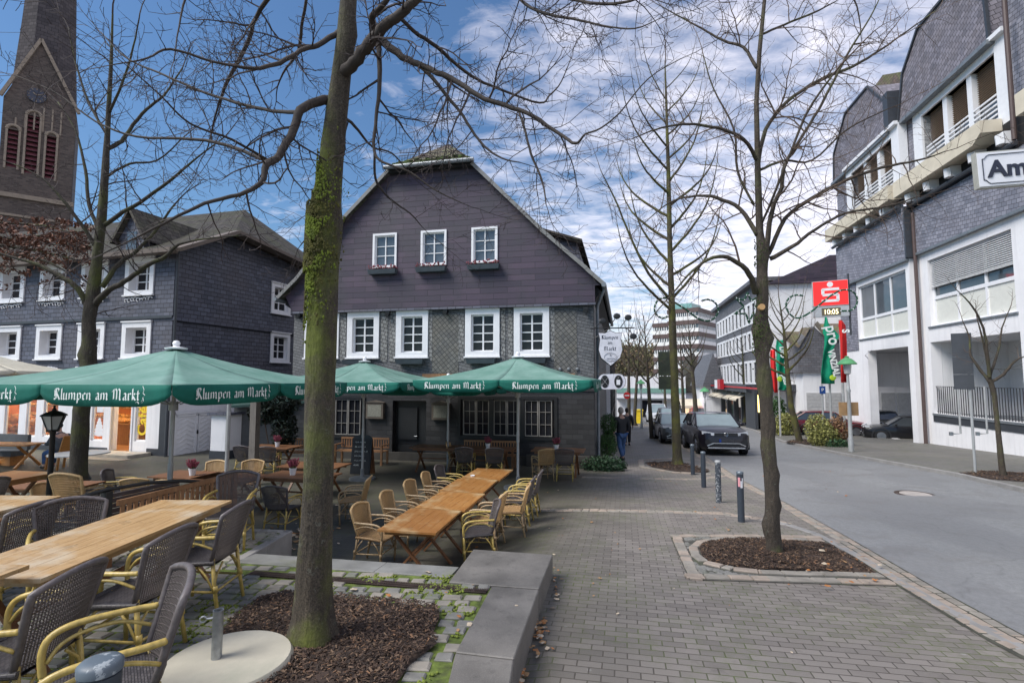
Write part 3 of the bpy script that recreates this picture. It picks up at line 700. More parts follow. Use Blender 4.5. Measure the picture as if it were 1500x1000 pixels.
# dormer on the east slope
dm = MB(); q = [(-2.31,7.75),(-.70,7.2),(-.42,5.9),(-1.2,5.9),(-2.31,7.2)]; dm.prism(q, 2.3, 8.5, 'y'); part(dm, 'dormer', 'slate_blue', inn)
dr_ = MB(); dr_.bar((-2.5,2.1,7.86),(-.55,2.1,7.2),.1,.1); dr_.add([(-2.5,2.0,7.88),(-.5,2.0,7.2),(-.5,8.6,7.2),(-2.5,8.6,7.88),(-2.5,2.0,7.96),(-.5,2.0,7.28),(-.5,8.6,7.28),(-2.5,8.6,7.96)], [(0,1,5,4),(1,2,6,5),(3,2,1,0),(4,5,6,7)]); part(dr_, 'dormer_roof', 'roof', inn)
for (x, y) in ((-10.75,4.42),(-7.2,4.4),(-5.05,4.42),(-.25,4.35)):
    q = MB(); q.tube([(x,-.03,y-.02),(x,-.2,y-.05)], [.05,.075], 10); q.box(x-.07,x+.07,-.14,0,y-.04,y+.08); part(q, 'spotlight', 'black', inn)
# diamond slate fields and herringbone strips between the windows
for x0, x1, z0, z1 in ((-5.55,-4.6,2.3,4.35), (-1.3,-.55,2.0,4.35)):
    q = MB(); q.box(x0, x1, -.012, 0, z0, z1); part(q, 'diamond_panel', 'slate_diamond', inn)
M['slate_herr'] = tiles('curved_slate_strip', (.12,.125,.13), (.25,.255,.25), (.03,.03,.03), .16, .13, off=.5, rot=R(20), gap=.01, lap=True, dist=.03, bump=1, noise_c=(.15,.15,.13))
for x0, x1 in ((-9.1,-8.86),(-7.5,-7.24),(-7.16,-6.94),(-5.7,-5.56),(-4.6,-4.4),(-3.1,-2.95),(-2.85,-2.7),(-1.42,-1.28)):
    q = MB(); q.box(x0, x1, -.014, 0, 2.7, 4.48); part(q, 'corner_slates', 'slate_herr', inn)
# window boxes
heath = plain('faded_heather', (.25,.07,.09), .9, var=.5, scale=30); twigm = plain('dry_flower_stems', (.16,.09,.05), .9)
def wbox(cx, w, z, y, n=26, name='window_box', seed=0, hgt=.14):
    e = MB(); e.add([(cx-w/2,y-.2,z),(cx+w/2,y-.2,z),(cx+w/2,y,z),(cx-w/2,y,z),(cx-w/2-.03,y-.24,z+.16),(cx+w/2+.03,y-.24,z+.16),(cx+w/2+.03,y,z+.16),(cx-w/2-.03,y,z+.16)], [(3,2,1,0),(0,1,5,4),(1,2,6,5),(2,3,7,6),(3,0,4,7),(4,5,6,7)])
    b = part(e, name, plain('window_box_grey', (.07,.085,.1), .5) if 'wbg' not in M else M['wbg'], inn)
    if n:
        rn = random.Random(seed); f = MB()
        for _ in range(n):
            x = cx+rn.uniform(-w/2, w/2); yy = y-.12+rn.uniform(-.06, .06); h = hgt*(.3+rn.random()); l = rn.uniform(-.06, .06)
            f.tube([(x,yy,z+.15),(x+l,yy,z+.16+h)], .004, 3, 0); f.blob((x+l,yy,z+.16+h), .022+.015*rn.random(), 5, 1)
        f.build('dry_flowers', [twigm, heath], b)
M['wbg'] = plain('window_box_blue_grey', (.06,.075,.09), .5)
for i, ((a, b), n) in enumerate(((((543,398),(583,398)), 46), (((612,395),(655,395)), 30), (((687,390),(733,390)), 40))):
    x0, z = K.p(*a, J); x1, _ = K.p(*b, J); wbox((x0+x1)/2, x1-x0-.05, 5.8, J-.02, n, 'flower_box', i, .13)
for x in (-8.35,-6.3,-3.75,-2.05): wbox(x, .95, 2.62, -.06, 0)
# ground floor casements, door, menu cases
def casements(x0, x1, z0, z1, groups):
    f = MB(); f.box(x0-.1, x1+.1, -.04, .05, z1, z1+.1); f.box(x0-.1, x1+.1, -.04, .05, z0-.1, z0); f.box(x0-.1, x0, -.04, .05, z0, z1); f.box(x1, x1+.1, -.04, .05, z0, z1)
    n = groups; w = (x1-x0)/n
    for i in range(1, n): f.box(x0+w*i-.07, x0+w*i+.07, -.03, .05, z0, z1)
    o = part(f, 'casement_window', 'black', inn); s = MB()
    for i in range(n):
        a = x0+w*i+.08; b = x0+w*(i+1)-.08
        for u, v in ((a, (a+b)/2-.01), ((a+b)/2+.01, b)):
            s.box(u, u+.03, .0, .05, z0+.02, z1-.02); s.box(v-.03, v, .0, .05, z0+.02, z1-.02); s.box(u+.03, v-.03, .0, .05, z1-.05, z1-.02); s.box(u+.03, v-.03, .0, .05, z0+.02, z0+.05)
            s.box((u+v)/2-.007, (u+v)/2+.007, .02, .05, z0+.05, z1-.05)
            for k in (1, 2): s.box(u+.03, v-.03, .02, .05, z0+(z1-z0)*k/3-.007, z0+(z1-z0)*k/3+.007)
    part(s, 'sash', plain('grey_muntin', (.26,.25,.23), .6), o); g = MB(); g.box(x0, x1, .055, .07, z0, z1); part(g, 'pane', 'glass', o)  # ground floor sash bars in plain grey
casements(-4.5, -1.3, .2, 1.42, 3); casements(-9.3, -8.15, .1, 1.4, 1)
d_ = MB(); d_.box(-7.0, -5.75, .24, .28, -1.2, 1.35); d_.box(-6.85, -6.15, .17, .2, 0, 1.1); d_.box(-6.85,-6.15,.17,.2,-1,-.2); dd_ = part(d_, 'door', 'black', inn)
h_ = MB(); h_.tube([(-6.12,.16,.1),(-6.12,.08,.12),(-6.22,.08,.12)], .012, 6); part(h_, 'handle', 'steel', dd_)
pl = MB(); pl.box(W, .05, -.09, 0, -1.6, -.42); pl.box(-2.2, .3, -.2, -.092, -1.6, -.35); part(pl, 'plinth', plain('plinth_stone', (.07,.065,.058), .75, var=.3, scale=3, bump=.4), inn)
for x0, x1 in ((-7.95,-7.3),(-5.5,-4.88)):
    q = MB(); q.box(x0, x1, -.14, -.002, .72, 1.28); q.prism([(x0-.03,1.28),(x1+.03,1.28),((x0+x1)/2,1.36)], -.17, -.002, 'y'); e = part(q, 'menu_case', plain('menu_case_brown', (.12,.1,.08), .5), inn)
    q = MB(); q.box(x0+.07, x1-.07, -.146, -.141, .79, 1.2); part(q, 'menu_sheet', plain('shade_dimmed_menu_sheet', (.24,.24,.2), .5, var=.3, scale=30), e)  # sheet colour lowered to hold the shade around the door
for x0, x1 in ((-5.9,-4.5),(-1.2,-.62)):
    q = MB(); q.box(x0, x1, -.03, -.002, 2.12, 2.28); part(q, 'timber_board', 'wood_bench', inn)
for k in range(3):
    q = MB(); q.lathe([(.06,0),(.06,.03),(.03,.06)], 8); e = part(q, 'wall_rosette', 'zinc', inn); e.rotation_euler = (R(90),0,0); e.location = (-1.15+.28*k*1.0+.05, -.0, 2.42)
# hanging signs on wrought iron brackets
# ---------------------------------------------------------------- left slate house with bakery
o2 = G(243, 668); Lf = Frame(o2.x, o2.y, R(-15.7))
bak = house('bakery_house', Lf, 'long blue-grey slate house with a lit bakery shop on its white ground floor', 'building')
LX0 = -26
hl = []
wl = [(-2.4,-.97),(-4.7,-3.3),(-7.0,-5.58),(-9.4,-7.9),(-11.7,-10.3),(-14,-12.6),(-16.3,-14.9),(-18.6,-17.2),(-21,-19.6)]
for x0, x1 in wl:
    hl.append(win(bak, x0, x1, 5.3, 6.75, 2, 3, cas=.2, depth=.3, sash=.07, munt=.04))
    hl.append(win(bak, x0, x1, 2.9, 4.25, 2, 3, cas=.2, depth=.3, sash=.07, munt=.04))
w_ = MB(); w_.wall(LX0, 0, 2.35, 6.95, hl, 0, .32); part(w_, 'slate_front', 'slate_blue', bak)
lp = lambda x, y: Lf.p(x, y)
sh = []
for a, b in ((-12.5,-11.7),(-11.5,-10.7),(-10.5,-9.7)): sh.append((a, b, -.1, 1.9))
for pa, pb in (((3,639),(27,600)), ((35,639),(52,600)), ((60,639),(84,600))):
    x0, z0 = lp(*pa); x1, _ = lp(*pb); sh.append((x0, x1, z0, 1.9))
xd0, zd0 = lp(131,645); xd1, _ = lp(151,600); xo0, zo0 = lp(159,660); xo1, _ = lp(189,660); xc0, zc0 = lp(195,646); xc1, _ = lp(214,600)
sh += [(xd0, xd1, zd0, 1.7), (xo0, xo1, zo0, 1.8), (xc0, xc1, zc0, 1.6)]
w_ = MB(); w_.wall(LX0, 0, -2, 2.35, sh, .03, .1); part(w_, 'shop_front', 'render', bak)
q = MB(); q.box(LX0, 0, -.05, .02, 2.2, 2.5); q.box(LX0, .02, -.06, 0, 4.36, 4.46); part(q, 'cornice', 'anthra', bak)
q = MB(); q.box(LX0, xo0-.1, .0, .028, -1.6, -.5); q.box(xc1+.1, .02, -.0, .028, -1.6, -.45); q.box(-.35,.03,-.03,0.0,-1.6,2.3); part(q, 'grey_base', 'anthra', bak)
# gable end
Gf = Frame(o2.x, o2.y, R(90-15.7)); GA = R(90)
def child_empty(par, name): return None
gl = empty('gable_end', (0,0,0), GA); gl.parent = bak
hg = []
hg.append(win(gl, 4.99, 6.28, 5.2, 6.62, 2, 3, cas=.17, depth=.15, sash=.06, munt=.035))
hg.append(win(gl, 5.04, 6.32, 2.9, 4.28, 2, 3, cas=.17, depth=.15, sash=.06, munt=.035, gm='glass'))
w_ = MB(); w_.wall(0, 12, 2.3, 6.9, hg, .001, .32); w_.add([(0,.001,6.9),(12,.001,6.9),(12,.001,6.95),(7.4,.001,7.6),(2.3,.001,8.15)], [(0,1,2,3,4)]); w_.box(-.02, 12, -.09, -.0, 4.28, 4.42); part(w_, 'slate_gable', 'slate_blue', gl)
w_ = MB(); w_.wall(0, 12, -2, 2.3, [], .03, .2); part(w_, 'white_wall', 'render', gl)
q = MB(); q.tube([(-.1,-.1,2.3),(-.1,-.1,-1.2)], .06, 8); q.tube([(.03,-.09,6.8),(.03,-.09,2.2)], .05, 8); q.tube([(.03,-.09,2.3),(-.1,-.1,2.1)], .05, 8); part(q, 'downpipe', 'anthra', gl)
# roof: hipped, world-shaped in local coords of the front frame (x right, y inward)
rf = MB()
# gable-local (g along away, h inward(-x)) -> front local: x=-h, y=g
rg = lambda g, h, z: (-h, g, z)
rf.add([rg(-.4,-.45,6.85), rg(2.3,-.45,8.25), rg(2.3,0,8.25), rg(2.3,5.5,9.7), rg(-.4,26,6.85), rg(7.6,26,11.5), rg(7.6,4.2,11.3), rg(12.4,-.45,7.0), rg(7.6,-.45,7.75), rg(12.4,26,7.0), rg(2.3,5.5,9.7)], [(0,1,6,5,4),(1,8,6),(8,7,6),(6,7,9,5)])
part(rf, 'roof', 'roof', bak)
rf = MB(); e0 = rg(-.4,-.45,6.8); e1 = rg(2.3,-.45,8.2); e2 = rg(7.6,-.45,7.7); e3 = rg(12.4,-.45,6.95)
for a, b in ((e0,e1),(e1,e2),(e2,e3)): rf.bar(a, b, .5, .14)
rf.bar((0.4,-.42,6.78),(-26,-.42,6.78), .35, .16); part(rf, 'eaves', plain('brown_eaves_board', (.13,.1,.08), .6), bak)
# roof dormer over the front
dm = MB(); dm.prism([(-3.3,7.6),(-1.9,7.6),(-2.6,8.7)], .3, 3.2, 'y'); dm.box(-3.2,-2.0,.32,3,6.9,7.6); part(dm, 'dormer', 'slate_blue', bak)
dm = MB(); dm.bar((-3.45,.2,7.5),(-2.6,.2,8.8),.2,.1); dm.bar((-1.75,.2,7.5),(-2.6,.2,8.8),.2,.1); dm.add([(-3.5,.1,7.45),(-2.6,.1,8.85),(-2.6,3.5,8.85),(-3.5,3.5,7.45)], [(0,1,2,3)]); dm.add([(-1.7,.1,7.45),(-2.6,.1,8.85),(-2.6,3.5,8.85),(-1.7,3.5,7.45)], [(3,2,1,0)]); part(dm, 'dormer_roof', 'roof', bak)
dm = MB(); dm.box(-2.85,-2.35,.28,.34,7.2,7.9); part(dm, 'dormer_window', 'skyglass', bak)
# white ornament under the windows
orn = MB(); rn = random.Random(9)
for x0, x1 in wl[:5]:
    for zz in (5.12, 2.5):
        x = x0+.1
        while x < x1-.1:
            r_ = .05+.03*rn.random(); orn.tube([(x+r_*math.cos(a)*1.2, -.07 if zz < 3 else -.02, zz+r_*math.sin(a)+.02*math.sin(x*9)) for a in [k*.7+rn.random()*.3 for k in range(6+rn.randrange(3))]], .02, 4); x += .15
part(orn, 'white_ornament', 'white', bak)
# bakery interior
M['bak_orange'] = emis('glowing_orange_wall', (.7,.2,.05), .1); M['bak_warm'] = emis('warm_lamp_strip', (1,.75,.4), 26); M['bread'] = plain('bread_crust', (.5,.24,.08), .6, var=.4, scale=8)
i_ = MB(); i_.box(LX0+.5, -.4, 2.9, 3.0, -.7, 2.3); part(i_, 'shop_back_wall', 'bak_orange', bak)  # back wall glows by itself, shop light put into its material
i_ = MB(); i_.box(LX0+.5, -.4, .3, 3.0, -.72, -.62); part(i_, 'shop_floor', plain('shop_floor_tiles', (.35,.16,.07), .4), bak)
i_ = MB(); i_.box(LX0+.5, -.4, .3, 3.0, 2.25, 2.33); i_.box(-.45,-.35,.3,3,-.7,2.3); part(i_, 'shop_ceiling', 'cream', bak)
i_ = MB()
for x in range(-13, 0, 2): i_.box(x-.5, x+.5, 1.2, 1.35, 2.18, 2.24)
part(i_, 'ceiling_lamp', 'bak_warm', bak)
sf = MB(); rn = random.Random(2)
for z in (.35, .8, 1.25): sf.box(-12, -.6, 2.5, 2.9, z, z+.04)
sf.box(-5.2, -.8, 1.5, 2.2, -.62, .2); sf.box(-5.2,-.8,1.45,2.2,.2,.24)
part(sf, 'shop_shelf', 'wood_bench', bak)
bd = MB()
for z, y in ((.39,2.65),(.84,2.65),(1.29,2.65),(.27,1.7),(.3,1.9)):
    x = -11.6 if y > 2 else -5
    while x < -.8:
        bd.blob((x, y, z+.07), (.09+.05*rn.random(), .12, .07+.04*rn.random()), 6); x += .17+.1*rn.random()
tag(part(bd, 'bread', 'bread', bak, smooth=180), kind='stuff')
t = NT('shop_glass'); gl_ = t.n('BsdfGlossy', {'Roughness': .02, 'Color': (1,1,1,1)}); tr_ = t.n('BsdfTransparent', {'Color': (.95,.95,.95,1)}); mx_ = t.n('MixShader', {0: .1}); t.link(tr_.outputs[0], mx_.inputs[1]); t.link(gl_.outputs[0], mx_.inputs[2]); t.link(mx_.outputs[0], t.out.inputs[0]); M['shopglass'] = t.mat
for h in sh[:-2]+[sh[-1]]:
    q = MB(); q.box(h[0], h[1], .12, .13, h[2], h[3]); e = part(q, 'shop_window', 'shopglass', bak)
    q = MB()
    q.box(h[0], h[0]+.05, .08, .14, h[2], h[3]); q.box(h[1]-.05, h[1], .08, .14, h[2], h[3]); q.box(h[0], h[1], .08, .14, h[2]-.0, h[2]+.05); part(q, 'frame', 'white', e)
q = MB(); q.box(xd0-.25, xo0, -.01, .029, -.55, 1.75); q = MB(); q.box(xo0-.07, xo0, .0, .3, zo0, 1.8); q.box(xo1, xo1+.07, .0, .3, zo0, 1.8); part(q, 'door_frame', 'white', bak)
# cake sticker and yellow lettering on the shop windows
q = MB(); cx = (xd0+xd1)/2
for k, (r_, z) in enumerate(((.3,-.05),(.25,.1),(.19,.24),(.13,.36),(.08,.46))): q.blob((cx, .11, z+.05), (r_*1.0, .008, .1), 10)
q.box(cx-.17, cx+.17, .112, .118, .82, 1.05)
part(q, 'cake_sticker', 'white', bak)
def text(s, size, mat, par, loc, rot, name='lettering', ext=.006, bold=.0, align='CENTER', sx=1.0, spacing=1.0):
    c = bpy.data.curves.new('txt', 'FONT'); c.body = s; c.size = size; c.extrude = ext; c.offset = bold; c.align_x = align; c.space_character = spacing
    o = bpy.data.objects.new('txt', c); COL.objects.link(o); bpy.context.view_layer.update()
    me = bpy.data.meshes.new_from_object(o.evaluated_get(bpy.context.evaluated_depsgraph_get())); bpy.data.objects.remove(o)
    me.name = name; me.materials.clear(); me.materials.append(mat); r_ = bpy.data.objects.new(name, me); COL.objects.link(r_); r_.parent = par; r_.location = loc; r_.rotation_euler = rot; r_.scale = (sx, 1, 1)
    return r_
M['yellow'] = plain('yellow_lettering', (.85,.62,.03), .5, bump=0)
text('Café', .62, M['yellow'], bak, ((xc0+xc1)/2+.2, .11, zc0+.75), (R(90), R(-90), 0), bold=.012, sx=.95)
# bakery steps
e = empty('bakery_steps', (o2.x, o2.y, o2.z), R(-15.7), 'pale stone steps and landing in front of the bakery door', 'steps')
a0, _ = lp(135, 665); a1, _ = lp(222, 665)
q = MB(); q.box(a0, a1, -.9, -.02, -.3, .12); q.build('landing', plain('pale_step_stone', (.4,.36,.3), .75, var=.2), e)
q = MB(); q.box(a0-.3, a1+.2, -1.35, -.905, -.3, .02); q.build('step', plain('lower_step_stone', (.3,.25,.19), .75, var=.2), e)
# ---------------------------------------------------------------- garden gate, pillar, lean-to wall
ge = empty('garden_gate', tuple(Gf.M @ Vector((.1,-.05,-.95))), Gf.a, 'white wooden double gate beside the bakery house', 'gate')
q = MB()
for s in (0, 1):
    x = .12+s*.98; q.box(x, x+.94, -.07, -.03, .05, 1.72)
    for k in range(9): q.bar((x+.1, -.075, .15+k*.17), (x+.47, -.075, .32+k*.17), .016, .02); q.bar((x+.84, -.075, .15+k*.17), (x+.47, -.075, .32+k*.17), .016, .02)
    for a, b in ((x, x+.08), (x+.86, x+.94)): q.box(a, b, -.09, -.07, .05, 1.72)
    q.box(x, x+.94, -.09, -.07, 1.64, 1.72); q.box(x, x+.94, -.09, -.07, .05, .13)
q.build('gate_leaf', M['white'], ge); q = MB(); q.box(.04,.12,-.1,.0,0,1.8); q.box(2.06,2.14,-.1,0,0,1.8); q.box(.04,2.14,-.1,0,1.73,1.8); q.build('frame', M['white'], ge)
q = MB(); q.box(1.03,1.08,-.12,-.09,.95,1.1); q.tube([(1.055,-.1,1.0),(1.055,-.15,1.0)], .015, 6); q.build('lock', M['black'], ge)
pp = G(318, 672); e = empty('gate_pillar', (pp.x, pp.y, -.72), R(-15.7), 'white square gate pillar with a slate cap', 'pillar')
q = MB(); q.box(-.32,.32,0,.8,.3,1.55); q.build('shaft', M['render'], e); q = MB(); q.box(-.42,.42,-.1,.9,1.55,1.63); q.build('cap', M['slate_blue'], e); q = MB(); q.box(-.34,.34,-.02,.82,-.2,.3); q.build('base', M['anthra'], e)
pa = G(327, 671); e = empty('yard_wall', (pa.x+.1, pa.y+.4, -.75), R(8), 'dark shaded yard wall with a canopy between the bakery house and the inn', 'wall')
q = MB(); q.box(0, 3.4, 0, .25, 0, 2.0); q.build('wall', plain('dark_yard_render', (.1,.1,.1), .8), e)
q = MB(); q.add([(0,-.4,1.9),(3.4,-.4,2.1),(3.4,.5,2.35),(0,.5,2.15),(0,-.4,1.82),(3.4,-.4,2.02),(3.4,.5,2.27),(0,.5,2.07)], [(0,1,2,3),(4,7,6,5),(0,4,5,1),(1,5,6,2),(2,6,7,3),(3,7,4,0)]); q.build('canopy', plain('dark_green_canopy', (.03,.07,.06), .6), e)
# ---------------------------------------------------------------- church tower
tc0 = at(104, 290, 48); Tf = Frame(tc0.x, tc0.y, R(38))
chu = house('church_tower', Tf, 'tall stone church tower with spire, clock gable and red louvred lancet windows', 'church tower')
M['church'] = tiles('pinkish_rubble_stone', (.07,.054,.05), (.165,.13,.112), (.11,.095,.085), .4, .17, gap=.03, noise_c=(.09,.08,.07), noise_s=.3, spec=.1, bump=.5, dist=.04)
M['trim'] = plain('sandstone_trim', (.27,.22,.17), .8, var=.2); M['spire'] = tiles('spire_slate', (.06,.055,.06), (.1,.09,.095), (.035,.033,.035), .5, .35, lap=True, gap=.02, bump=.4, noise_c=(.09,.08,.08), noise_s=.15, rough=.9, spec=.1)
M['louvre'] = plain('red_louvre', (.13,.035,.045), .6); M['clock'] = plain('blue_clock_dial', (.03,.04,.07), .4)
tw = -Tf.p(-6, 290)[0]; zl = Tf.p(50, 290)[1]; zg_ = Tf.p(104, 165)[1]; gax, gaz = Tf.p(61, 62)
lan = []
for px, pt, pb, hw in ((20,190,245,.36),(50,170,255,.42),(76,200,262,.34)):
    x, z1 = Tf.p(px, pt); _, z0 = Tf.p(px, pb); lan.append((x-hw, x+hw, z0, z1))
q = MB(); q.wall(-tw, 0, -3, zg_, lan, 0, .7); q.box(-tw, 0, .72, tw, -3, zg_); q.prism([(-tw, zg_), (0, zg_), (gax, gaz)], 0, tw, 'y'); part(q, 'wall', 'church', chu)
q = MB(); q.box(-tw-.2, .2, -.25, 0, zl-.3, zl+.1); q.box(-tw-.1,.1,-.15,0,zl-2.0,zl-1.8)
q.bar((gax,-.12,gaz+.2), (.2,-.12,zg_), .3, .25); q.bar((gax,-.12,gaz+.2), (-tw-.2,-.12,zg_), .3, .25)
for a, b, c, d in lan:
    for s in (a-.16, b): q.box(s, s+.16, -.12, .0, c-.2, d+.3)
    q.tube([((a+b)/2+(b-a+.16)/2*math.cos(t), -.05, d+(b-a)*.55*math.sin(t)) for t in [math.pi*k/8 for k in range(9)]], .13, 6)
for k in range(6):
    x = -tw+.9+k*.62; q.box(x-.06, x+.06, -.05, 0, zl+6.4, zl+6.4+min(2.4, .8+.5*(4-abs(k-4))))
part(q, 'stone_trim', 'trim', chu)
q = MB()
for a, b, c, d in lan:
    z = c
    while z < d: q.add([(a,.1,z),(b,.1,z),(b,.4,z+.35),(a,.4,z+.35),(a,.1,z-.05),(b,.1,z-.05)], [(0,1,2,3),(4,5,1,0)]); z += .45
part(q, 'louvres', 'louvre', chu)
cx, cz = Tf.p(54, 141); q = MB(); q.tube([(cx,-.02,cz),(cx,-.15,cz)], .68, 24); ck = part(q, 'clock', 'clock', chu)
q = MB()
for k in range(12): a = k*math.pi/6; q.bar((cx+.5*math.sin(a),-.18,cz+.5*math.cos(a)), (cx+.64*math.sin(a),-.18,cz+.64*math.cos(a)), .06, .03, up=(0,1,0))
q.bar((cx,-.2,cz), (cx+.42,-.2,cz+.2), .07, .03, up=(0,1,0)); q.bar((cx,-.22,cz), (cx-.25,-.22,cz+.18), .08, .03, up=(0,1,0)); part(q, 'clock_hands', 'trim', ck)
q = MB(); r_ = tw*.49; q.T = Matrix.Translation((-tw/2, tw/2+.3, zg_-.5)) @ Matrix.Rotation(R(22.5), 4, 'Z'); q.lathe([(r_, 0), (r_*1.0, 3), (r_*.86, 9), (r_*.7, 18), (.1, 44)], 8); part(q, 'spire', 'spire', chu)
# ---------------------------------------------------------------- bank building on the right
B = Frame(20.46, 25.2, R(-102.2))
bank = house('bank_building', B, 'large white and slate building with mansard roof on the right of the street', 'building')
NX1 = 26
M['blind'] = plain('grey_blind_slat', (.6,.6,.6), .5); M['brownblind'] = plain('brown_blind_slat', (.22,.15,.09), .5)
M['panel'] = plain('off_white_panel', (.68,.68,.62), .5, var=.05, bump=0)
# near section: ground floor loggia openings, office windows, slate band
nearops = [(.3, 6.1, .46, 3.88), (8.2, 14, .46, 3.88), (16, 22, .46, 3.88)]
nearw = [(.45, 6.0, 4.66, 7.87), (8.3, 13.8, 4.66, 7.87), (16, 21.5, 4.66, 7.87)]
w_ = MB(); w_.wall(-1.1, NX1, -3, 8.38, nearops+nearw, 0, .45); part(w_, 'white_front', 'render', bank)
q = MB(); q.box(-1.1, NX1, -.14, 0, 8.4, 10.7); part(q, 'slate_band', 'slate_right', bank)
q = MB(); q.box(-1.1, NX1, -.2, 0, 8.3, 8.42); q.box(.3, 6.1, -.06, .1, 4.56, 4.64); part(q, 'metal_flashing', 'zinc', bank)
q = MB(); q.box(-1.1, NX1, .0, .4, 10.6, 12.0); q.box(.0, .02, .0, .4, -3, -2.9); part(q, 'parapet', 'dark', bank)
def office_win(x0, x1, z0, z1, blind, y=.18, n=3, zmid=.42):
    f = MB(); w = (x1-x0)/n; fw = .12; zm = z0+(z1-z0)*zmid
    f.box(x0, x1, y, y+.08, z0, z0+.1); f.box(x0, x1, y, y+.08, z1-.1, z1); f.box(x0, x1, y-.01, y+.08, zm-.08, zm+.08)
    for i in range(n+1):
        c = min(max(x0+w*i, x0+fw/2), x1-fw/2); f.box(c-fw/2, c+fw/2, y-.006, y+.08, z0+.1, z1-.1)
    o = part(f, 'window', 'white', bank)
    g = MB(); g.box(x0, x1, y+.05, y+.065, zm, z1); part(g, 'pane', 'skyglass', o)
    g = MB(); g.box(x0, x1, y+.04, y+.06, z0, zm); part(g, 'panel', 'panel', o)
    if blind:
        s = MB(); z = z1-.02; lowz = zm+blind*(z1-zm); k = 0
        while z > lowz: s.add([(x0+.05,y-.1,z-.068),(x1-.05,y-.1,z-.068),(x1-.05,y-.045,z),(x0+.05,y-.045,z),(x0+.05,y-.1,z-.072),(x1-.05,y-.1,z-.072)], [(0,1,2,3),(4,5,1,0),(3,2,5,4)]); z -= .085
        s.box(x0+.05, x1-.05, y-.1, y-.06, lowz-.04, lowz); part(s, 'blind', 'blind', o)
for w in nearw: office_win(*w, .3)
# loggia behind the openings with railings
for i, h in enumerate(nearops):
    q = MB(); q.box(h[0], h[1], 3.2, 3.3, 0, 4.2); q.box(h[0]-.1, h[0], .46, 3.2, 0, 4.2); q.box(h[1], h[1]+.1, .46, 3.2, 0, 4.2); q.box(h[0], h[1], .46, 3.2, 3.88, 4.0); part(q, 'loggia', 'render2', bank)
    q = MB(); q.box(h[0], h[1], .46, 3.2, .3, .4); part(q, 'loggia_floor', 'zinc', bank)
    q = MB(); q.box(h[0]-.05, h[1], -.06, .45, .36, .456); part(q, 'sill', 'zinc', bank)
    q = MB(); q.box(h[0]-.05, h[1], -.03, -.004, .06, .35); part(q, 'dark_base_strip', 'anthra', bank)
    q = MB(); n = int((h[1]-h[0])/.16)
    for k in range(n):
        x = h[0]+.1+k*.16; q.bar((x, .12, .46), (x, .12, 1.75), .05, .012)
    q.bar((h[0]+.02,.12,1.75),(h[1]-.02,.12,1.75),.05,.02); q.bar((h[0]+.02,.12,.56),(h[1]-.02,.12,.56),.03,.02); part(q, 'railing', plain('railing_grey', (.07,.07,.08), .4, .4), bank)
# far section, standing .36 m forward
FY_ = -.36; farop = (-5.4, -.95, -3, 3.77); farw = (-6.3, -.8, 4.55, 7.75)
w_ = MB(); w_.wall(-8.6, -.45, -3, 8.2, [farop, farw], FY_, .45); w_.add([(-.45,FY_,-3),(-.45,0,-3),(-.45,0,8.2),(-.45,FY_,8.2)], [(0,1,2,3)]); part(w_, 'white_front', 'render', bank)
q = MB(); q.box(-8.9, -.43, FY_-.14, 0, 8.2, 10.9); q.box(-8.9, -6.5, FY_-.05, FY_, 3.9, 8.2); q.box(-8.9,-8.6,FY_,2,3.9,10.9); part(q, 'slate_band', 'slate_right', bank)
q = MB(); q.box(-8.95, -.4, FY_-.2, FY_, 8.1, 8.22); q.box(-6.4,-.7,FY_-.06,FY_+.05,4.45,4.53); part(q, 'metal_flashing', 'zinc', bank)
q = MB(); q.box(-.42, -.3, FY_-.16, -.15, 8.25, 10.9); part(q, 'dark_side_slates', 'anthra', bank)
f = office_win(farw[0], farw[1], farw[2], farw[3], 0, y=FY_+.12, n=3, zmid=.37)
q = MB(); q.box(-8.6, -.5, .1, 12, 3.78, 3.9); part(q, 'garage_ceiling', 'render2', bank)
q = MB(); q.box(-8.6, -8.3, .3, .6, -3, 3.8); q.box(-8.55,-8.35,.6,8,1.6,3.77); part(q, 'garage_pillar', 'render2', bank)
q = MB(); q.box(-5.4, -.95, .0, .3, -1.8, -1.2); q.build('ramp_wall', M['render'], bank)
q = MB(); q.box(-16, 6, .3, 14, -3, -1.45); part(q, 'garage_floor', 'ground', bank)
q = MB(); q.tube([(-.2,-.18,10.5),(-.2,-.18,-1.4)], .085, 10); q.tube([(6.9,-.25,19),(6.9,-.25,11)], .085, 10); part(q, 'downpipe', plain('brown_downpipe', (.09,.06,.055), .5), bank)
q = MB(); q.tube([(-5.3,FY_-.02,3.3),(-4.9,FY_-.35,3.5),(-4.4,FY_-.2,3.8)], .02, 6); part(q, 'cable', 'white', bank)
# projecting cream balcony beam on white brackets
for x0, x1, y0 in ((-.55, NX1, -.75), (-9.35, -.95, -.9)):
    q = MB(); q.box(x0, min(x1, 5.45), y0, y0+.3, 11.48, 12.28)
    if x1 > 7: q.box(7.8, x1, y0, y0+.3, 11.48, 12.28)
    q.box(x0, min(x1, 5.45), y0+.3, .3, 11.5, 11.6); q.box(x0-.2, x0, y0, 0, 11.48, 12.28)
    if x1 > 6: q.prism([(5.45,11.48),(5.45,12.28),(5.95,12.28),(5.95,11.78)], y0, 0, 'y')
    part(q, 'balcony_beam', 'cream', bank)
    q = MB(); x = x0+.4
    while x < min(x1, 14):
        q.box(x, x+.3, y0+.35, 0, 11.0, 11.48); q.tube([(x+.15,y0+.35,11.02),(x+.15,y0+.32,11.4)], .17, 8); x += 1.62
    part(q, 'bracket', 'white', bank)
q = MB(); q.tube([(-.4,-.3,10.85),(7,-.3,10.85)], .1, 8); q.tube([(-9,-.66,10.95),(-.5,-.66,10.95)], .1, 8); part(q, 'gutter', 'anthra', bank)
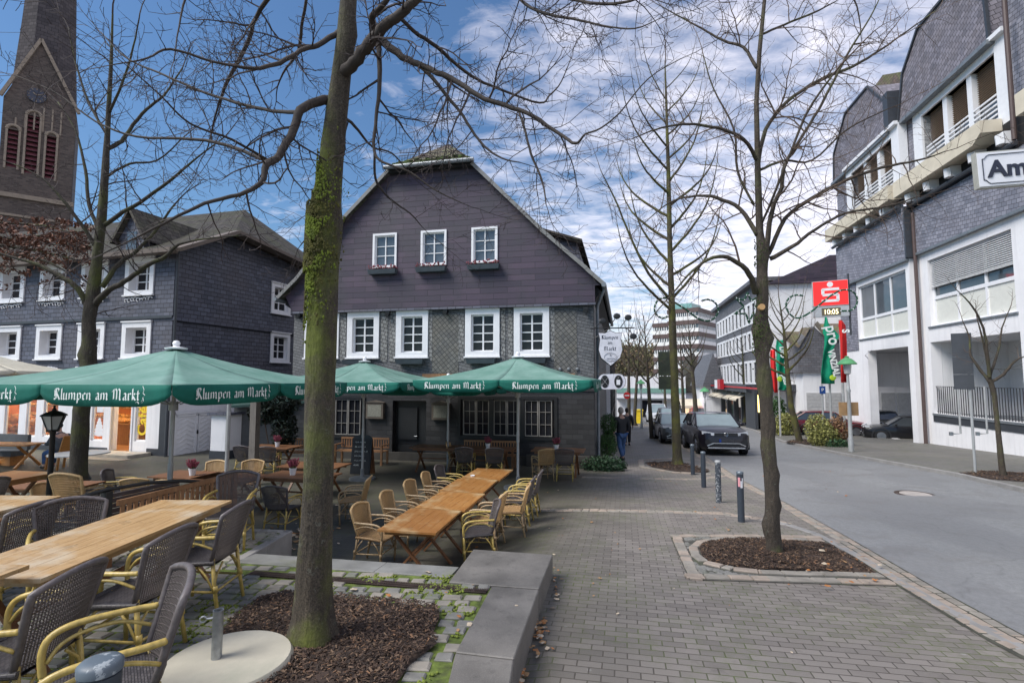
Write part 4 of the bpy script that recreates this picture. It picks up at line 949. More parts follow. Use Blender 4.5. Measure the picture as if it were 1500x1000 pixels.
# top storey: windows with sun blinds, slate mansard
def top(x0, x1, wx0, wx1, wz0, wz1, yb, n, zt):
    w_ = MB(); w_.wall(x0, x1, 10.7, wz1+.5, [(wx0, wx1, wz0, wz1)], yb, .4); part(w_, 'top_storey_wall', 'slate_right', bank)
    q = MB(); q.box(wx0-.75, wx0, yb-.1, yb+.3, wz0-1.0, wz1+.5); q.box(wx1, wx1+.75, yb-.1, yb+.3, wz0-1.0, wz1+.5); q.box(wx0, wx1, yb-.1, yb+.3, wz1, wz1+.5); q.box(wx0-.75, wx1+.75, yb-.3, yb-.1, wz1+.42, wz1+.6)
    w = (wx1-wx0)/n
    for k in range(1, n): q.box(wx0+w*k-.16, wx0+w*k+.16, yb, yb+.25, wz0, wz1)
    o = part(q, 'window', 'white', bank)
    g = MB(); g.box(wx0, wx1, yb+.3, yb+.33, wz0, wz1); part(g, 'pane', 'skyglass', o)
    s = MB(); zm = wz0+(wz1-wz0)*.4
    for k in range(n):
        a = wx0+w*k+.2; b = wx0+w*(k+1)-.2; z = wz1-.05
        while z > zm: s.box(a, b, yb+.17, yb+.24, z-.018, z); z -= .095
    part(s, 'blind', 'brownblind', o); s = MB()
    for k in range(n):
        a = wx0+w*k+.16; b = wx0+w*(k+1)-.16; z = zm-.05
        while z > wz0: s.box(a, b, yb-.02, yb+.03, z-.07, z); z -= .2
    part(s, 'balustrade', 'white', o)
top(-.95, NX1, .55, 5.7, 12.5, 15.15, .15, 3, 21)
top(-9.1, -.95, -6.6, -1.6, 12.5, 15.1, -.2, 3, 21)
# slate clad gables with clipped corners above the top storey
for poly, y0 in (([(-9.3,15.5),(-9.1,17.5),(-7.0,19.35),(-3.96,19.35),(-1.95,17.3),(-1.8,15.5)], -.25), ([(-1.3,15.6),(-.6,18.1),(.95,19.5),(3.6,19.5),(5.6,17.6),(5.7,15.6)], -.05)):
    q = MB(); q.prism(poly, y0, 6, 'y'); part(q, 'slate_gable', 'slate_mans', bank)
    q = MB(); n = len(poly)
    for i in range(n-1): q.bar((poly[i][0],y0-.02,poly[i][1]), (poly[i+1][0],y0-.02,poly[i+1][1]), .12, .12)
    part(q, 'gable_edge', 'anthra', bank)
    q = MB(); q.box(poly[0][0]-.1, poly[-1][0]+.1, y0-.2, y0+.1, poly[0][1]-.12, poly[0][1]+.06); part(q, 'gable_gutter', 'zinc', bank)
q = MB(); q.wall(5.75, NX1, 15.5, 28, [], .5, .2); q.box(-9.2,5.7,.7,8,15.2,15.55); part(q, 'tower_wall', 'slate_right', bank)
q = MB(); P_ = [B.p(1281,127,2.2), B.p(1293,110,2.2), B.p(1328,104,2.2), B.p(1330,150,2.2), B.p(1300,160,2.2)]; q.prism(P_, 2.2, 7, 'y'); part(q, 'mossy_roof', 'roof_brown', bank)
q = MB(); q.box(-1.85,-1.35,-.5,.3,15.6,17.6); part(q, 'slate_cheek', 'anthra', bank)
# ---------------------------------------------------------------- slate office row further down the street
so_ = G(1112, 629); S = Frame(so_.x, so_.y, R(-102.2))
def sx(px, py, d=0): return S.p(px, py, d)
ofc = house('slate_office_block', S, 'three storey dark slate office block with rows of white windows over shops', 'building')
ox0 = -17.5; ox1 = 1.2
ztop = sx(1090, 427)[1]
rows = [sx(1060, 476)[1], sx(1060, 514)[1], sx(1060, 550)[1]]
M['slate_dark'] = tiles('dark_slate_cladding', (.1,.1,.112), (.15,.15,.165), (.055,.055,.06), .35, .17, lap=True, gap=.012, bump=.4, dist=.02)
oh = []
nW = 11
H_ = [((1052,475),(1052,491)), ((1053,506),(1053,520)), ((1055,538),(1055,556))]
for a, b in H_:
    z1 = sx(*a)[1]+.25; z0 = sx(*b)[1]-.35
    for k in range(nW):
        x0 = ox0+1.0+k*1.55; f = MB()
        f.box(x0, x0+.25, -.06, .05, z0, z1); f.box(x0+1.1, x0+1.35, -.06, .05, z0, z1); f.box(x0+.25, x0+1.1, -.06, .05, z1-.2, z1); f.box(x0+.25, x0+1.1, -.06, .05, z0, z0+.15)
        o = part(f, 'window', 'white', ofc); g = MB(); g.box(x0+.2, x0+1.15, .06, .08, z0, z1); part(g, 'pane', 'skyglass', o); oh.append((x0+.25, x0+1.1, z0+.15, z1-.2))
zs_ = sx(1105, 572)[1]
q = MB(); q.wall(ox0, ox1, zs_, ztop, oh, 0, .15); q.box(ox0, ox1-.02, .2, 9, zs_, ztop); q.box(ox0-.3, ox1+.3, -.4, 9.3, ztop, ztop+.3); part(q, 'slate_wall', 'slate_dark', ofc)
q = MB(); q.box(ox0, ox1, -1.1, 0, zs_-.1, zs_+.45); part(q, 'fascia', 'anthra', ofc)
q = MB(); q.box(ox0, ox1+4.5, -1.16, -1.1, zs_+.2, zs_+.32); q.box(-8.6,-7.2,-1.5,-1.16,zs_+.0,zs_+.9); part(q, 'red_strip', plain('red_trim', (.5,.02,.03), .4), ofc)
q = MB(); q.box(-10.1,-8.7,-1.5,-1.16,zs_+.05,zs_+.85); part(q, 'white_sign', 'white', ofc)
M['shoplit'] = emis('lit_shop_interior', (.75,.55,.35), .55); M['shoplit2'] = emis('lit_display', (.7,.65,.6), .35)
q = MB(); rn = random.Random(33)
for k in range(6):
    x = ox0+.4+k*3.1; q.box(x, x+.35, -.3, .1, -3, zs_)
q.box(ox0, ox1, -.1, .1, -3, -1.75); part(q, 'shop_pillar', 'anthra', ofc)
for k in range(5):
    x = ox0+.75+k*3.1; q = MB(); q.box(x, x+2.75, .02, .05, -1.75, zs_-.1); o = part(q, 'shop_window', 'shopglass', ofc)
    q = MB(); q.box(x, x+2.75, 1.4, 1.5, -1.75, zs_-.1); part(q, 'display_back', 'shoplit2', o)
    q = MB()
    for j in range(7): xx = x+.2+j*.36; q.box(xx, xx+.22, .5+.4*rn.random(), 1.0, -1.7, -1.2+1.2*rn.random())
    q.build('goods', [plain('goods_%d' % k, (.2+.5*rn.random(), .15+.3*rn.random(), .15+.3*rn.random()), .6)], o)
aw = MB()
for k in range(5):
    x = ox0+.75+k*3.1; aw.add([(x,0,zs_-.15),(x+2.8,0,zs_-.15),(x+2.8,-1.3,zs_-.7),(x,-1.3,zs_-.7),(x+2.8,-1.3,zs_-.85),(x,-1.3,zs_-.85)], [(3,2,1,0),(3,5,4,2)][::1])
part(aw, 'awning', 'cream', ofc)
hv = S.M @ Vector((ox1+.02, 0, 0)); Hf = Frame(hv.x, hv.y, R(-12.2))
hall = house('white_hall', Hf, 'big white rendered hall with a dark sloping roof behind the red bank sign', 'building')
P1 = [Hf.p(1118,418), Hf.p(1213,375), Hf.p(1245,370), Hf.p(1245,409)]; zl_ = Hf.p(1125,417)[1]
q = MB(); q.box(.45, 24, 0, .4, -4, zl_); part(q, 'wall', 'render', hall)
q = MB(); q.box(0, .44, .001, .4, -4, zl_+.02); part(q, 'slate_corner', 'slate_dark', hall)
q = MB(); a_, b_ = P1[0], P1[1]; q.prism([(a_[0], a_[1]-.0), (b_[0], b_[1]), (24, b_[1]+.1), (24, zl_), (a_[0], zl_)], -.3, 17, 'y'); part(q, 'roof', 'slate_purple', hall)

an = at(1190, 600, 36); Af = Frame(an.x, an.y, R(-12.2))
ann = house('garage_annexe', Af, 'low slate and white annexe with grey garage doors in the yard behind the flags', 'building')
x0, z0 = Af.p(1176,545); x1, z1 = Af.p(1240,545)
q = MB(); q.box(x0, 16, 0, 4, -4, z0+.0); q.box(8, 16, .2, 4, z0, z0+3); part(q, 'white_wall', 'render2', ann)
def ap(x, y, d=0): return Af.p(x, y, d)
poly = [ap(1168,545), ap(1168,520), ap(1172,500), ap(1190,478), ap(1205,492), ap(1240,500), ap(1240,545)]
q = MB(); q.prism(poly, -.2, 5, 'y'); part(q, 'slate_wall', 'slate_dark', ann)
q = MB(); c0, c1, c2, c3 = ap(1150,500), ap(1166,474), ap(1192,474), ap(1205,492)
q.add([(c0[0],-.3,c0[1]),(c1[0],3,c1[1]),(c2[0],3,c2[1]),(ap(1185,480)[0],-.3,ap(1185,480)[1]),(ap(1168,510)[0],-.3,ap(1168,510)[1])], [(0,4,3,2,1)])
q.add([(ap(1190,476)[0],-.35,ap(1190,476)[1]),(ap(1222,462)[0],3,ap(1222,462)[1]),(12,3,ap(1222,462)[1]),(12,-.35,ap(1240,500)[1]),(ap(1208,498)[0],-.35,ap(1208,498)[1])], [(0,4,3,2,1)]); part(q, 'roof', 'roof_brown', ann)
for a, b in ((1181,1206), (1208,1233), (1290,1312), (1314,1338)):
    xa, zb = ap(a, 575); xb, zc = ap(b, 606); q = MB(); q.box(xa, xb, -.05, 0, zc, zb)
    for k in range(6): z = zc+(zb-zc)*k/6; q.box(xa, xb, -.062, -.05, z, z+.03)
    part(q, 'garage_door', plain('grey_garage_door', (.4,.4,.4), .5), ann)
# lit shop entrance under the flags
en = at(1160, 620, 38); Ef = Frame(en.x-1.6, en.y, R(-12.2))
ent = house('lit_shop_entrance', Ef, 'low shop entrance with warm lit windows between the slate block and the garages', 'shop')
q = MB(); q.box(-1.0, 4.3, 0, 3, 1.2, 1.7); q.box(-1,-.8,0,3,-3,1.2); q.box(4.1,4.3,0,3,-3,1.2); q.box(1.2,1.4,0,.2,-3,1.2); q.box(2.8,3.0,0,.2,-3,1.2); part(q, 'frame', 'anthra', ent)
q = MB(); q.box(-.8, 4.1, 1.2, 1.3, -3, 1.2); part(q, 'back_wall', 'dark', ent)
M['warm'] = emis('warm_shop_light', (1,.7,.25), 1.6)
for x, z, w, h in ((-.6,-.4,.5,1.3),(1.6,-.6,.9,1.5),(1.9,.6,.9,.3),(3.2,.3,.6,.5),(-.2,.7,.9,.25)):
    q = MB(); q.box(x, x+w, 1.0, 1.1, z, z+h); part(q, 'lit_display', 'warm', ent)
# ---------------------------------------------------------------- far end of the street
def simple_house(name, px0, px1, pyt, Y, label, wallm='render', roofm='roof', ang=-12.2, roofh=3.0, depth=9, storeys=2, winc=3, base=-3.2, fascia=None, hip=False, group=None):
    a = at(px0, pyt, Y); Fm = Frame(a.x, a.y, R(ang)); e = empty(name, (a.x, a.y, base), R(ang), label, 'house' if 'house' in name else 'building', group)
    x1 = Fm.p(px1, pyt)[0]; zt_ = a.z-base; q = MB(); hs = []
    fh = (zt_-2.6)/max(1, storeys-1) if storeys > 1 else zt_
    for s in range(storeys-1):
        for k in range(winc):
            w = x1/winc; hs.append((w*(k+.28), w*(k+.72), 2.9+fh*s+.4, 2.9+fh*(s+1)-.55))
    q.wall(0, x1, 0, zt_, hs, 0, .15); q.box(0, x1, .16, depth, 0, zt_); q.build('wall', M[wallm], e)
    for h in hs:
        f = MB(); f.box(h[0]-.1, h[0], -.04, .05, h[2]-.1, h[3]+.1); f.box(h[1], h[1]+.1, -.04, .05, h[2]-.1, h[3]+.1); f.box(h[0], h[1], -.04, .05, h[3], h[3]+.1); f.box(h[0], h[1], -.04, .05, h[2]-.1, h[2]); f.box((h[0]+h[1])/2-.03, (h[0]+h[1])/2+.03, .0, .05, h[2], h[3])
        o = f.build('window', M['white'], e); g = MB(); g.box(h[0], h[1], .08, .1, h[2], h[3]); g.build('pane', M['glass'], o)
    if roofh:
        q = MB(); k = depth/2
        if hip: q.prism([(-.4, zt_), (x1+.4, zt_), (x1/2, zt_+roofh)], -.4, depth, 'y')
        else:
            q.add([(-.3,-.5,zt_),(x1+.3,-.5,zt_),(x1+.3,k,zt_+roofh),(-.3,k,zt_+roofh),(x1+.3,depth+.5,zt_),(-.3,depth+.5,zt_)], [(0,1,2,3),(3,2,4,5),(0,3,5),(1,4,2)])
        q.build('roof', M[roofm], e)
    return e, x1, zt_
# half-timbered flank beyond the inn
a = Vector((*K.o[:2], 0))+Vector((math.sin(R(12.2)), math.cos(R(12.2)), 0))*12.4
e = empty('half_timbered_house', (a.x, a.y, -2.4), R(-12.2), 'white half-timbered house flank just behind the slate inn', 'house')
q = MB(); q.box(-7, .22, 0, 14, 0, 6.3); q.build('wall', M['render'], e); q = MB()
for k in range(9): q.box(.2, .27, k*1.7, k*1.7+.22, 0, 6.3)
for z in (2.4, 4.2, 6.1): q.box(.2, .265, 0, 14, z, z+.2)
q.box(-7,.5,-.001,14.4,6.3,6.45); q.build('timber', M['black'], e)
pv = MB(); pv.box(.2,.26,4.2,5.2,1.0,2.2); pv.box(.2,.26,7.6,8.6,2.9,4); pv.build('window', M['glass'], e)
fl, fx, fz = simple_house('flat_white_store', 903, 1004, 551, 66, 'long flat white store with a green band closing the end of the street', roofh=0, storeys=1, depth=12)
q = MB(); q.box(0, fx, -.1, 0, fz-2.1, fz-1.5); q.build('green_band', plain('pale_green_band', (.2,.36,.3), .5), fl)
q = MB()
for k in range(4): q.box(3+k*4.2, 5.6+k*4.2, -.06, 0, .3, 2.6)
q.build('shop_window', M['glass'], fl); q = MB(); q.box(0, fx, -1.2, 0, 2.75, 2.9); q.build('canopy', M['zinc'], fl)
simple_house('gabled_slate_house', 1034, 1056, 566, 55, 'narrow slate and white gabled house before the office tower', 'render', 'slate_dark', roofh=3.6, hip=True, storeys=2, winc=3, depth=10)
simple_house('white_gabled_house', 1002, 1034, 575, 72, 'small white house with grey roof between street trees', 'render', 'roof', roofh=5.5, hip=True, storeys=2, winc=4, depth=10)
fd, fdx, _ = simple_house('awning_shop', 995, 1062, 594, 60, 'low shop with a cream awning at the far right of the street', 'anthra', roofh=0, storeys=1, depth=6)
q = MB(); q.add([(0,0,3.0),(fdx,0,3.0),(fdx,-1.8,2.3),(0,-1.8,2.3),(0,-1.8,2.0),(fdx,-1.8,2.0)], [(3,2,1,0),(3,4,5,2)]); q.build('awning', M['cream'], fd)
q = MB()
for k in range(5): q.box(.3+k*1.1, 1.1+k*1.1, -.05, 0, .4, 2.1)
q.build('shop_window', M['shoplit'], fd)
# office tower with brown and white bands
tv = at(1022, 450, 115); To = Frame(tv.x, tv.y, R(8)); otw = empty('office_tower', (tv.x, tv.y, -3), R(-40), 'tall office tower with brown and white horizontal bands at the end of the street', 'tower block')
tz = tv.z+3; M['brownband'] = plain('brown_band', (.1,.065,.06), .6); M['whiteband'] = plain('white_band', (.8,.79,.77), .6)
fh = 2.75; n = int(tz/fh)
q = MB(); q2 = MB(); q3 = MB()
for k in range(n):
    z = tz-k*fh
    q.box(-7.2, .2, -.2, 14.2, z-1.0, z); q2.box(-7.0, 0, 0, 14, z-fh+.9, z-1.0); q3.box(-7.05,.05,-.05,14.05,z-fh, z-fh+.9)
    if k > 0: q.box(-11.8, -7.22, 1.8, 14, z-1.0, z); q2.box(-11.6, -7.2, 2, 14, z-fh+.9, z-1.0); q3.box(-11.65,-7.2,1.95,14,z-fh,z-fh+.9)
q.build('brown_band', M['brownband'], otw); q3.build('white_band', M['whiteband'], otw)
o = q2.build('window_strip', M['skyglass'], otw)
q = MB()
for k in range(n):
    z = tz-k*fh
    for j in range(14): x = -6.9+j*.48; q.box(x, x+.13, -.12, 0, z-fh+.9, z-1.0)
    for j in range(24): y = .2+j*.58; q.box(.0, .13, y, y+.14, z-fh+.9, z-1.0)
    if k:
        for j in range(7): x = -11.4+j*.6; q.box(x, x+.2, 1.9, 2.0, z-fh+.9, z-1.0)
q.build('window_mullion', M['whiteband'], otw)
q = MB(); q.box(-6.5,-2.5,3,9,tz,tz+1.6); q.build('roof_plant', plain('green_glass_box', (.2,.4,.38), .3), otw)
# hills and small houses
hm = MB(); n = 40
pr = []
for k in range(n+1):
    a = R(-60+k*120/n); r0 = 230; h = 14+9*noise.noise(Vector((k*.25, 2, 0)))+ (6 if k > 20 else 2)
    pr.append([(math.sin(a)*(r0+rr), math.cos(a)*(r0+rr), -4+h*q_) for rr, q_ in ((0,0),(30,.35),(70,.75),(120,1),(180,.9))])
vs = [p for r in pr for p in r]; fs = [(i*5+j, (i+1)*5+j, (i+1)*5+j+1, i*5+j+1) for i in range(n) for j in range(4)]; hm.add(vs, fs)
tag(hm.build('hill', plain('wooded_hill', (.1,.11,.05), .9, var=.5, scale=.05, bump=.5, bs=1, grime=(.16,.13,.09)), smooth=180, uv=False), kind='structure')
rn = random.Random(12)
for k, (px, py) in enumerate(((905,520),(925,524),(905,538),(940,516),(918,512))):
    p = at(px, py, 190+k*8); e = empty('hillside_house', (p.x, p.y, p.z-7), rn.random()*.6, 'small white house on the hill, '+('beside the shield sign' , 'right of the shield sign halfway up', 'just above the flat store', 'highest of the hill houses near the bare trees', 'upper left of the hill houses')[k], 'house', 'houses on the hill')
    q = MB(); q.box(-4,4,0,7,0,6.5); q.build('wall', M['render'], e); q = MB(); q.prism([(-4.5,6.4),(4.5,6.4),(0,9.2)], -.5, 7.5, 'y'); q.build('roof', M['roof'], e)
    q = MB()
    for x in (-2.8,-.6,1.6): q.box(x, x+1.2, -.06, 0, 3.6, 5.0)
    q.build('window', M['glass'], e)
# ================================================================ FURNITURE
M['rattan_d'] = tiles('dark_rattan_weave', (.045,.038,.04), (.1,.088,.088), (.012,.01,.01), .03, .012, gap=.0015, bump=.9, dist=.004, rough=.5, fine=.1)
M['rattan_t'] = tiles('tan_rattan_weave', (.4,.235,.1), (.56,.36,.17), (.12,.07,.03), .03, .012, gap=.0015, bump=.9, dist=.004, rough=.5, fine=.1)
def strand(n, c):
    t = NT(n); v = t.coord(); w = t.n('TexWave', {'Vector': v, 'Scale': 38.0, 'Distortion': .6}, bands_direction='Z').outputs[1]
    f = t.noise(v, 9); return t.fin(t.mix(t.math('MULTIPLY', .55, w), t.mix(f, mul(c, .8), mul(c, 1.5)), mul(c, .35)), .45, t.bump(w, .6, .003))
M['strand_d'] = strand('dark_rattan_strand', (.115,.095,.088)); M['strand_t'] = strand('tan_rattan_strand', (.52,.33,.145))
M['rim_d'] = plain('dark_rattan_wrap', (.12,.102,.1), .45, var=.3, scale=30, bump=.5, bs=90); M['rim_t'] = plain('tan_rattan_wrap', (.54,.36,.17), .45, var=.25, scale=30, bump=.5, bs=90)
def bamboo(n, c):
    t = NT(n); v = t.coord(); f = t.noise(t.mapv(v, scale=(8,8,3)), 4, 4)
    return t.fin(t.mix(t.ramp(f, [(.35, (0,0,0)), (.7, (1,1,1))]), mul(c, .7), mul(c, 1.2)), .35, t.bump(f, .2, .003))
M['bam_d'] = bamboo('yellow_bamboo_cane', (.48,.35,.1)); M['bam_t'] = bamboo('pale_bamboo_cane', (.44,.31,.17))
def cr(pts, k=4):
    P = [Vector(p) for p in pts]; o = []
    for i in range(len(P)-1):
        p0, p1, p2, p3 = P[max(0,i-1)], P[i], P[i+1], P[min(len(P)-1,i+2)]
        for j in range(k): t = j/k; o.append(.5*((2*p1)+(p2-p0)*t+(2*p0-5*p1+4*p2-p3)*t*t+(-p0+3*p1-3*p2+p3)*t**3))
    return o+[P[-1]]
def chair(kind):
    s = kind
    r = empty('rattan_chair'); st, rim, bam, wv = M['strand_'+s], M['rim_'+s], M['bam_'+s], M['rattan_'+s]
    def P(u, v, k=0):
        return Vector((u*(.205+.05*v), -.19-.10*v-.055*(1-u*u)+k, .44+.44*v-.05*u*u*v))
    q = MB(); n = 30
    for i in range(n+1):
        u = -1+2*i/n; q.tube([P(u*.98, v) for v in (0,.25,.5,.75,1)], .0048, 4, cap=False)
    for j in range(1, 26):
        v = j/26
        if .1 < v < .22: continue
        q.tube([P(u, v, .0035 if j % 2 else -.0035) for u in (-1,-.66,-.33,0,.33,.66,1)], .0042, 3, cap=False)
    q.build('backrest', st, r, smooth=180, uv=False)
    q = MB(); q.tube([P(-1,v) for v in (0,.3,.6,.9)]+[P(u,1) for u in (-.98,-.93,-.8,-.6,-.35,-.1,.1,.35,.6,.8,.93,.98)]+[P(1,v) for v in (.9,.6,.3,0)], .019, 8); q.build('back_rim', rim, r, smooth=180, uv=False)
    q = MB(); S = lambda a, b: Vector((a*(.235-.02*(b < 0)), b*.22+.0, .44-.022*(1-a*a)*(1-b*b)-.03*max(0, b)**4))
    m_ = 8; vs = [S(-1+2*i/m_, -1+2*j/m_) for j in range(m_+1) for i in range(m_+1)]; N_ = len(vs)
    vs += [p-Vector((0,0,.02)) for p in vs]; fs = []
    for j in range(m_):
        for i in range(m_):
            a = j*(m_+1)+i; fs += [(a, a+1, a+m_+2, a+m_+1), (N_+a, N_+a+m_+1, N_+a+m_+2, N_+a+1)]
    q.add(vs, fs); q.tube([S(-1,-1),S(-1,0),S(-1,.9),S(-.8,1.03),S(0,1.05),S(.8,1.03),S(1,.9),S(1,0),S(1,-1)], .02, 7); q.build('seat', wv, r, smooth=60)
    for x in (-1, 1):
        q = MB(); q.tube([(x*.225,.19,0),(x*.23,.205,.3),(x*.235,.21,.44)], [.0155,.0165,.0165], 8); q.tube([(x*.227,.2,.17),(x*.227,.2,.23)], .02, 8); q.build('leg', bam, r, smooth=180, uv=False)
        q = MB(); q.tube([(x*.215,-.27,0),(x*.205,-.225,.25),(x*.2,-.2,.47)], [.0155,.0165,.0165], 8); q.tube([(x*.209,-.24,.2),(x*.208,-.235,.25)], .02, 8); q.build('leg', bam, r, smooth=180, uv=False)
        q = MB(); q.tube(cr([(x*.235,.21,.43),(x*.243,.22,.54),(x*.25,.195,.61),(x*.255,.12,.645),(x*.255,0,.655),(x*.25,-.15,.655),(x*.235,-.235,.655)]), .0165, 8)
        q.tube(cr([(x*.236,.2,.5),(x*.245,.15,.57),(x*.25,.06,.605),(x*.25,-.08,.61),(x*.235,-.215,.56)]), .0105, 6); q.build('armrest', bam, r, smooth=180, uv=False)
    q = MB()
    q.tube([(-.22,.195,.22),(-.21,-.235,.2),(.21,-.235,.2),(.22,.195,.22),(-.22,.195,.22)], .0105, 6)
    for sx_ in (-1, 1):
        for y0, y1 in ((.19,.05),(-.235,-.1)): q.tube([(sx_*.222,y0,.2),(sx_*.222,(y0+y1)/2,.33),(sx_*.222,y1,.41)], .009, 5)
        for y0 in (.2,-.225): q.tube([(sx_*.22,y0,.2),(sx_*.17,y0,.33),(sx_*.08,y0,.41)], .009, 5)
    q.build('stretcher', bam, r, smooth=180, uv=False)
    return r
CH_ = {'d': chair('d'), 't': chair('t')}; used = {'d': 0, 't': 0}
def put_chair(kind, x, y, head, label, group, fn=zg, z=None, s=1.0, wob=True):
    o = CH_[kind] if not used[kind] else copy_tree(CH_[kind]); used[kind] = 1
    o.location = (x, y, (fn(x, y) if z is None else z)+.012); o.rotation_euler = (0, 0, -R(head)); o.scale = (s, s, s)
    tag(o, label, 'chair', group); return o
GA_ = 'dark rattan chairs round the long table at the front left'
D = 'dark rattan armchair '; T_ = 'tan rattan armchair '
put_chair('d', -2.83, 4.80, 268, D+'at the far right end of the front left table', GA_, zu, s=1.04)
put_chair('d', -2.80, 3.88, 272, D+'second from the far end, right side of the front left table', GA_, zu, s=1.04)
put_chair('d', -2.78, 2.95, 266, D+'cut by the left edge, right side of the front left table', GA_, zu, s=1.04)
put_chair('d', -2.02, 2.62, 232, D+'turned sideways right behind the nearest dark bollard', GA_, zu, s=1.06)
put_chair('d', -3.98, 4.72, 140, D+'beyond the front left table, showing its woven front', GA_, zu, s=1.04)
put_chair('d', -4.72, 4.85, 272, D+'between the two front left tables, backing the longer one', GA_, zu, s=1.04)
put_chair('d', -3.62, 6.72, 168, D+'behind the far end of the front left table by the rail', GA_, zu, s=1.02)
GU = 'chairs on the left of the terrace by the railing'
put_chair('t', -6.15, 7.5, 8, T_+'behind the dark slatted bench, seen from the back beside the left tree', GU, zu)
put_chair('t', -8.35, 9.6, 80, T_+'at the small wooden table left of the black lantern post', GU)
put_chair('d', -7.65, 9.1, 290, D+'small and low behind the black lantern post', GU)
put_chair('d', -6.9, 6.6, 270, D+'in front of the lantern post, only its top rim showing', GU, zu)
GC = 'chairs along the long orange table'
cd_ = Vector((.2014, .9795, 0)); cr_ = Vector((.9795, -.2014, 0)); c0 = Vector((-1.42, 7.1, 0))
def cpos(side, t): p = c0+cd_*t+cr_*(side); return p.x, p.y
for k, (kd, t, off_, hd, nm) in enumerate((('t', .72, -.80, 104, 'nearest on the left side of the long orange table'), ('t', 1.62, -.78, 100, 'second from the front on the left side of the long orange table'), ('t', 2.6, -.78, 103, 'third from the front on the left side of the long orange table'), ('t', 3.45, -.78, 98, 'fourth from the front on the left side of the long orange table'), ('d', 4.3, -.8, 104, 'last on the left side of the long orange table'),
        ('d', .95, .72, 262, 'nearest on the right of the long orange table by the granite slab'), ('t', 1.6, .68, 286, 'tucked behind the nearest dark chair right of the orange table'), ('t', 2.15, .98, 275, 'pulled out, middle of the right side of the orange table'), ('d', 2.95, .95, 281, 'fourth from the front, right side of the long orange table'), ('d', 3.65, .98, 279, 'last on the right side of the long orange table'))):
    x, y = cpos(off_, t); put_chair(kd, x, y, hd, (D if kd == 'd' else T_)+nm, GC)
GM = 'chairs at the tables in the middle of the terrace'
put_chair('t', -3.12, 10.25, 266, T_+'alone left of the long orange table, in front of the chalkboard', GM)
put_chair('d', -4.22, 9.65, 10, D+'with its back to the camera just left of the thick mossy trunk', GM)
put_chair('t', -6.95, 11.9, 184, T_+'behind the table with the flower pot beside the umbrella pole', GM)
put_chair('t', -6.1, 12.0, 176, T_+'behind the middle of the wooden table right of the umbrella pole', GM)
put_chair('t', -7.35, 10.35, 350, T_+'in front of the left pot table, left of the umbrella pole', GM)
put_chair('t', -6.55, 10.2, 6, T_+'in front of the left pot table, hidden partly by the umbrella pole', GM)
put_chair('d', -8.3, 11.1, 75, D+'at the left end of the pot table, sideways', GM)
GW = 'chairs at the shaded tables along the inn wall'
for kd, x, y, hd, nm in (('d', -1.33, 14.9, 5, 'left of the two dark chairs under the right parasol'), ('d', -.5, 14.75, 358, 'right of the two, just left of the right parasol pole'), ('t', -1.65, 15.7, 95, 'at the left end of the shaded bench table by the inn'), ('t', .85, 14.3, 340, 'first right of the right parasol pole'), ('d', 1.45, 14.25, 8, 'at the right end table under the right parasol'),
        ('d', -7.75, 15.2, 10, 'left of two shaded dark chairs left of the trunk'), ('d', -7.0, 15.0, 355, 'right of two dark chairs in the shade left of the trunk'), ('t', -5.15, 13.9, 300, 'in the shade behind the mossy trunk, left of the chalkboard')):
    put_chair(kd, x, y, hd, (D if kd == 'd' else T_)+nm, GW)
# tables -------------------------------------------------------------------------
def table(L, W_, top='wood_table', hgt=.74, slat=6, name='folding_table'):
    r = empty(name); q = MB(); fr = .07
    q.box(-W_/2, W_/2, -L/2, -L/2+fr, hgt-.028, hgt); q.box(-W_/2, W_/2, L/2-fr, L/2, hgt-.028, hgt)
    n = slat; w = (W_)/n
    for k in range(n): q.box(-W_/2+w*k+.002, -W_/2+w*(k+1)-.002, -L/2+fr+.0015, L/2-fr-.0015, hgt-.027, hgt-.001)
    q.box(-W_/2+.06, -W_/2+.09, -L/2+.1, L/2-.1, hgt-.09, hgt-.03); q.box(W_/2-.09, W_/2-.06, -L/2+.1, L/2-.1, hgt-.09, hgt-.03); q.box(-W_/2+.09, W_/2-.09, -L/2+.1, -L/2+.13, hgt-.09, hgt-.03)
    q.build('tabletop', M[top], r)
    for s in (-1, 1):
        for d_ in (-1, 1):
            q = MB(); y = s*(L/2-.22)+d_*.018; q.bar((-d_*(W_/2-.08), y, 0), (d_*(W_/2-.1), y, hgt-.03), .028, .055, up=(0,1,0)); q.build('leg', M['wood_brown'], r, uv=False)
    q = MB(); q.bar((0,-L/2+.22,hgt/2),(0,L/2-.22,hgt/2),.045,.03); q.build('stretcher', M['wood_brown'], r, uv=False)
    return r
def put_table(src, x, y, head, label, group, fn=zg, new=False):
    o = src if new else copy_tree(src); o.location = (x, y, fn(x, y)+.006); o.rotation_euler = (0, 0, -R(head)); tag(o, label, 'table', group); return o
tC = table(1.2, .84, 'wood_table_or')
for k, nm in enumerate(('nearest of the four orange wooden tables pushed into one long row', 'second from the front of the four orange tables in a row', 'third from the front of the four orange tables in a row', 'farthest of the four orange tables in a row, towards the inn')):
    p = c0+cd_*(.6+1.225*k)+cr_*((-.02,.03,-.015,.04)[k]); put_table(tC, p.x, p.y, 11.6+(-.6,.8,-.4,1.2)[k], nm, 'four orange tables in one row', new=k == 0)
tA = table(2.2, .78, 'wood_table')
put_table(tA, -3.46, 4.58, 1.5, 'pale worn wooden table at the front left, farther half of the long pair', 'worn tables at the front left', zu, new=True)
put_table(tA, -3.58, 2.36, 1.8, 'pale worn wooden table at the front left, near half running out of the left edge', 'worn tables at the front left', zu)
put_table(tA, -5.55, 4.85, 2, 'worn wooden table at the left edge behind the row of dark chairs', 'worn tables at the front left', zu)
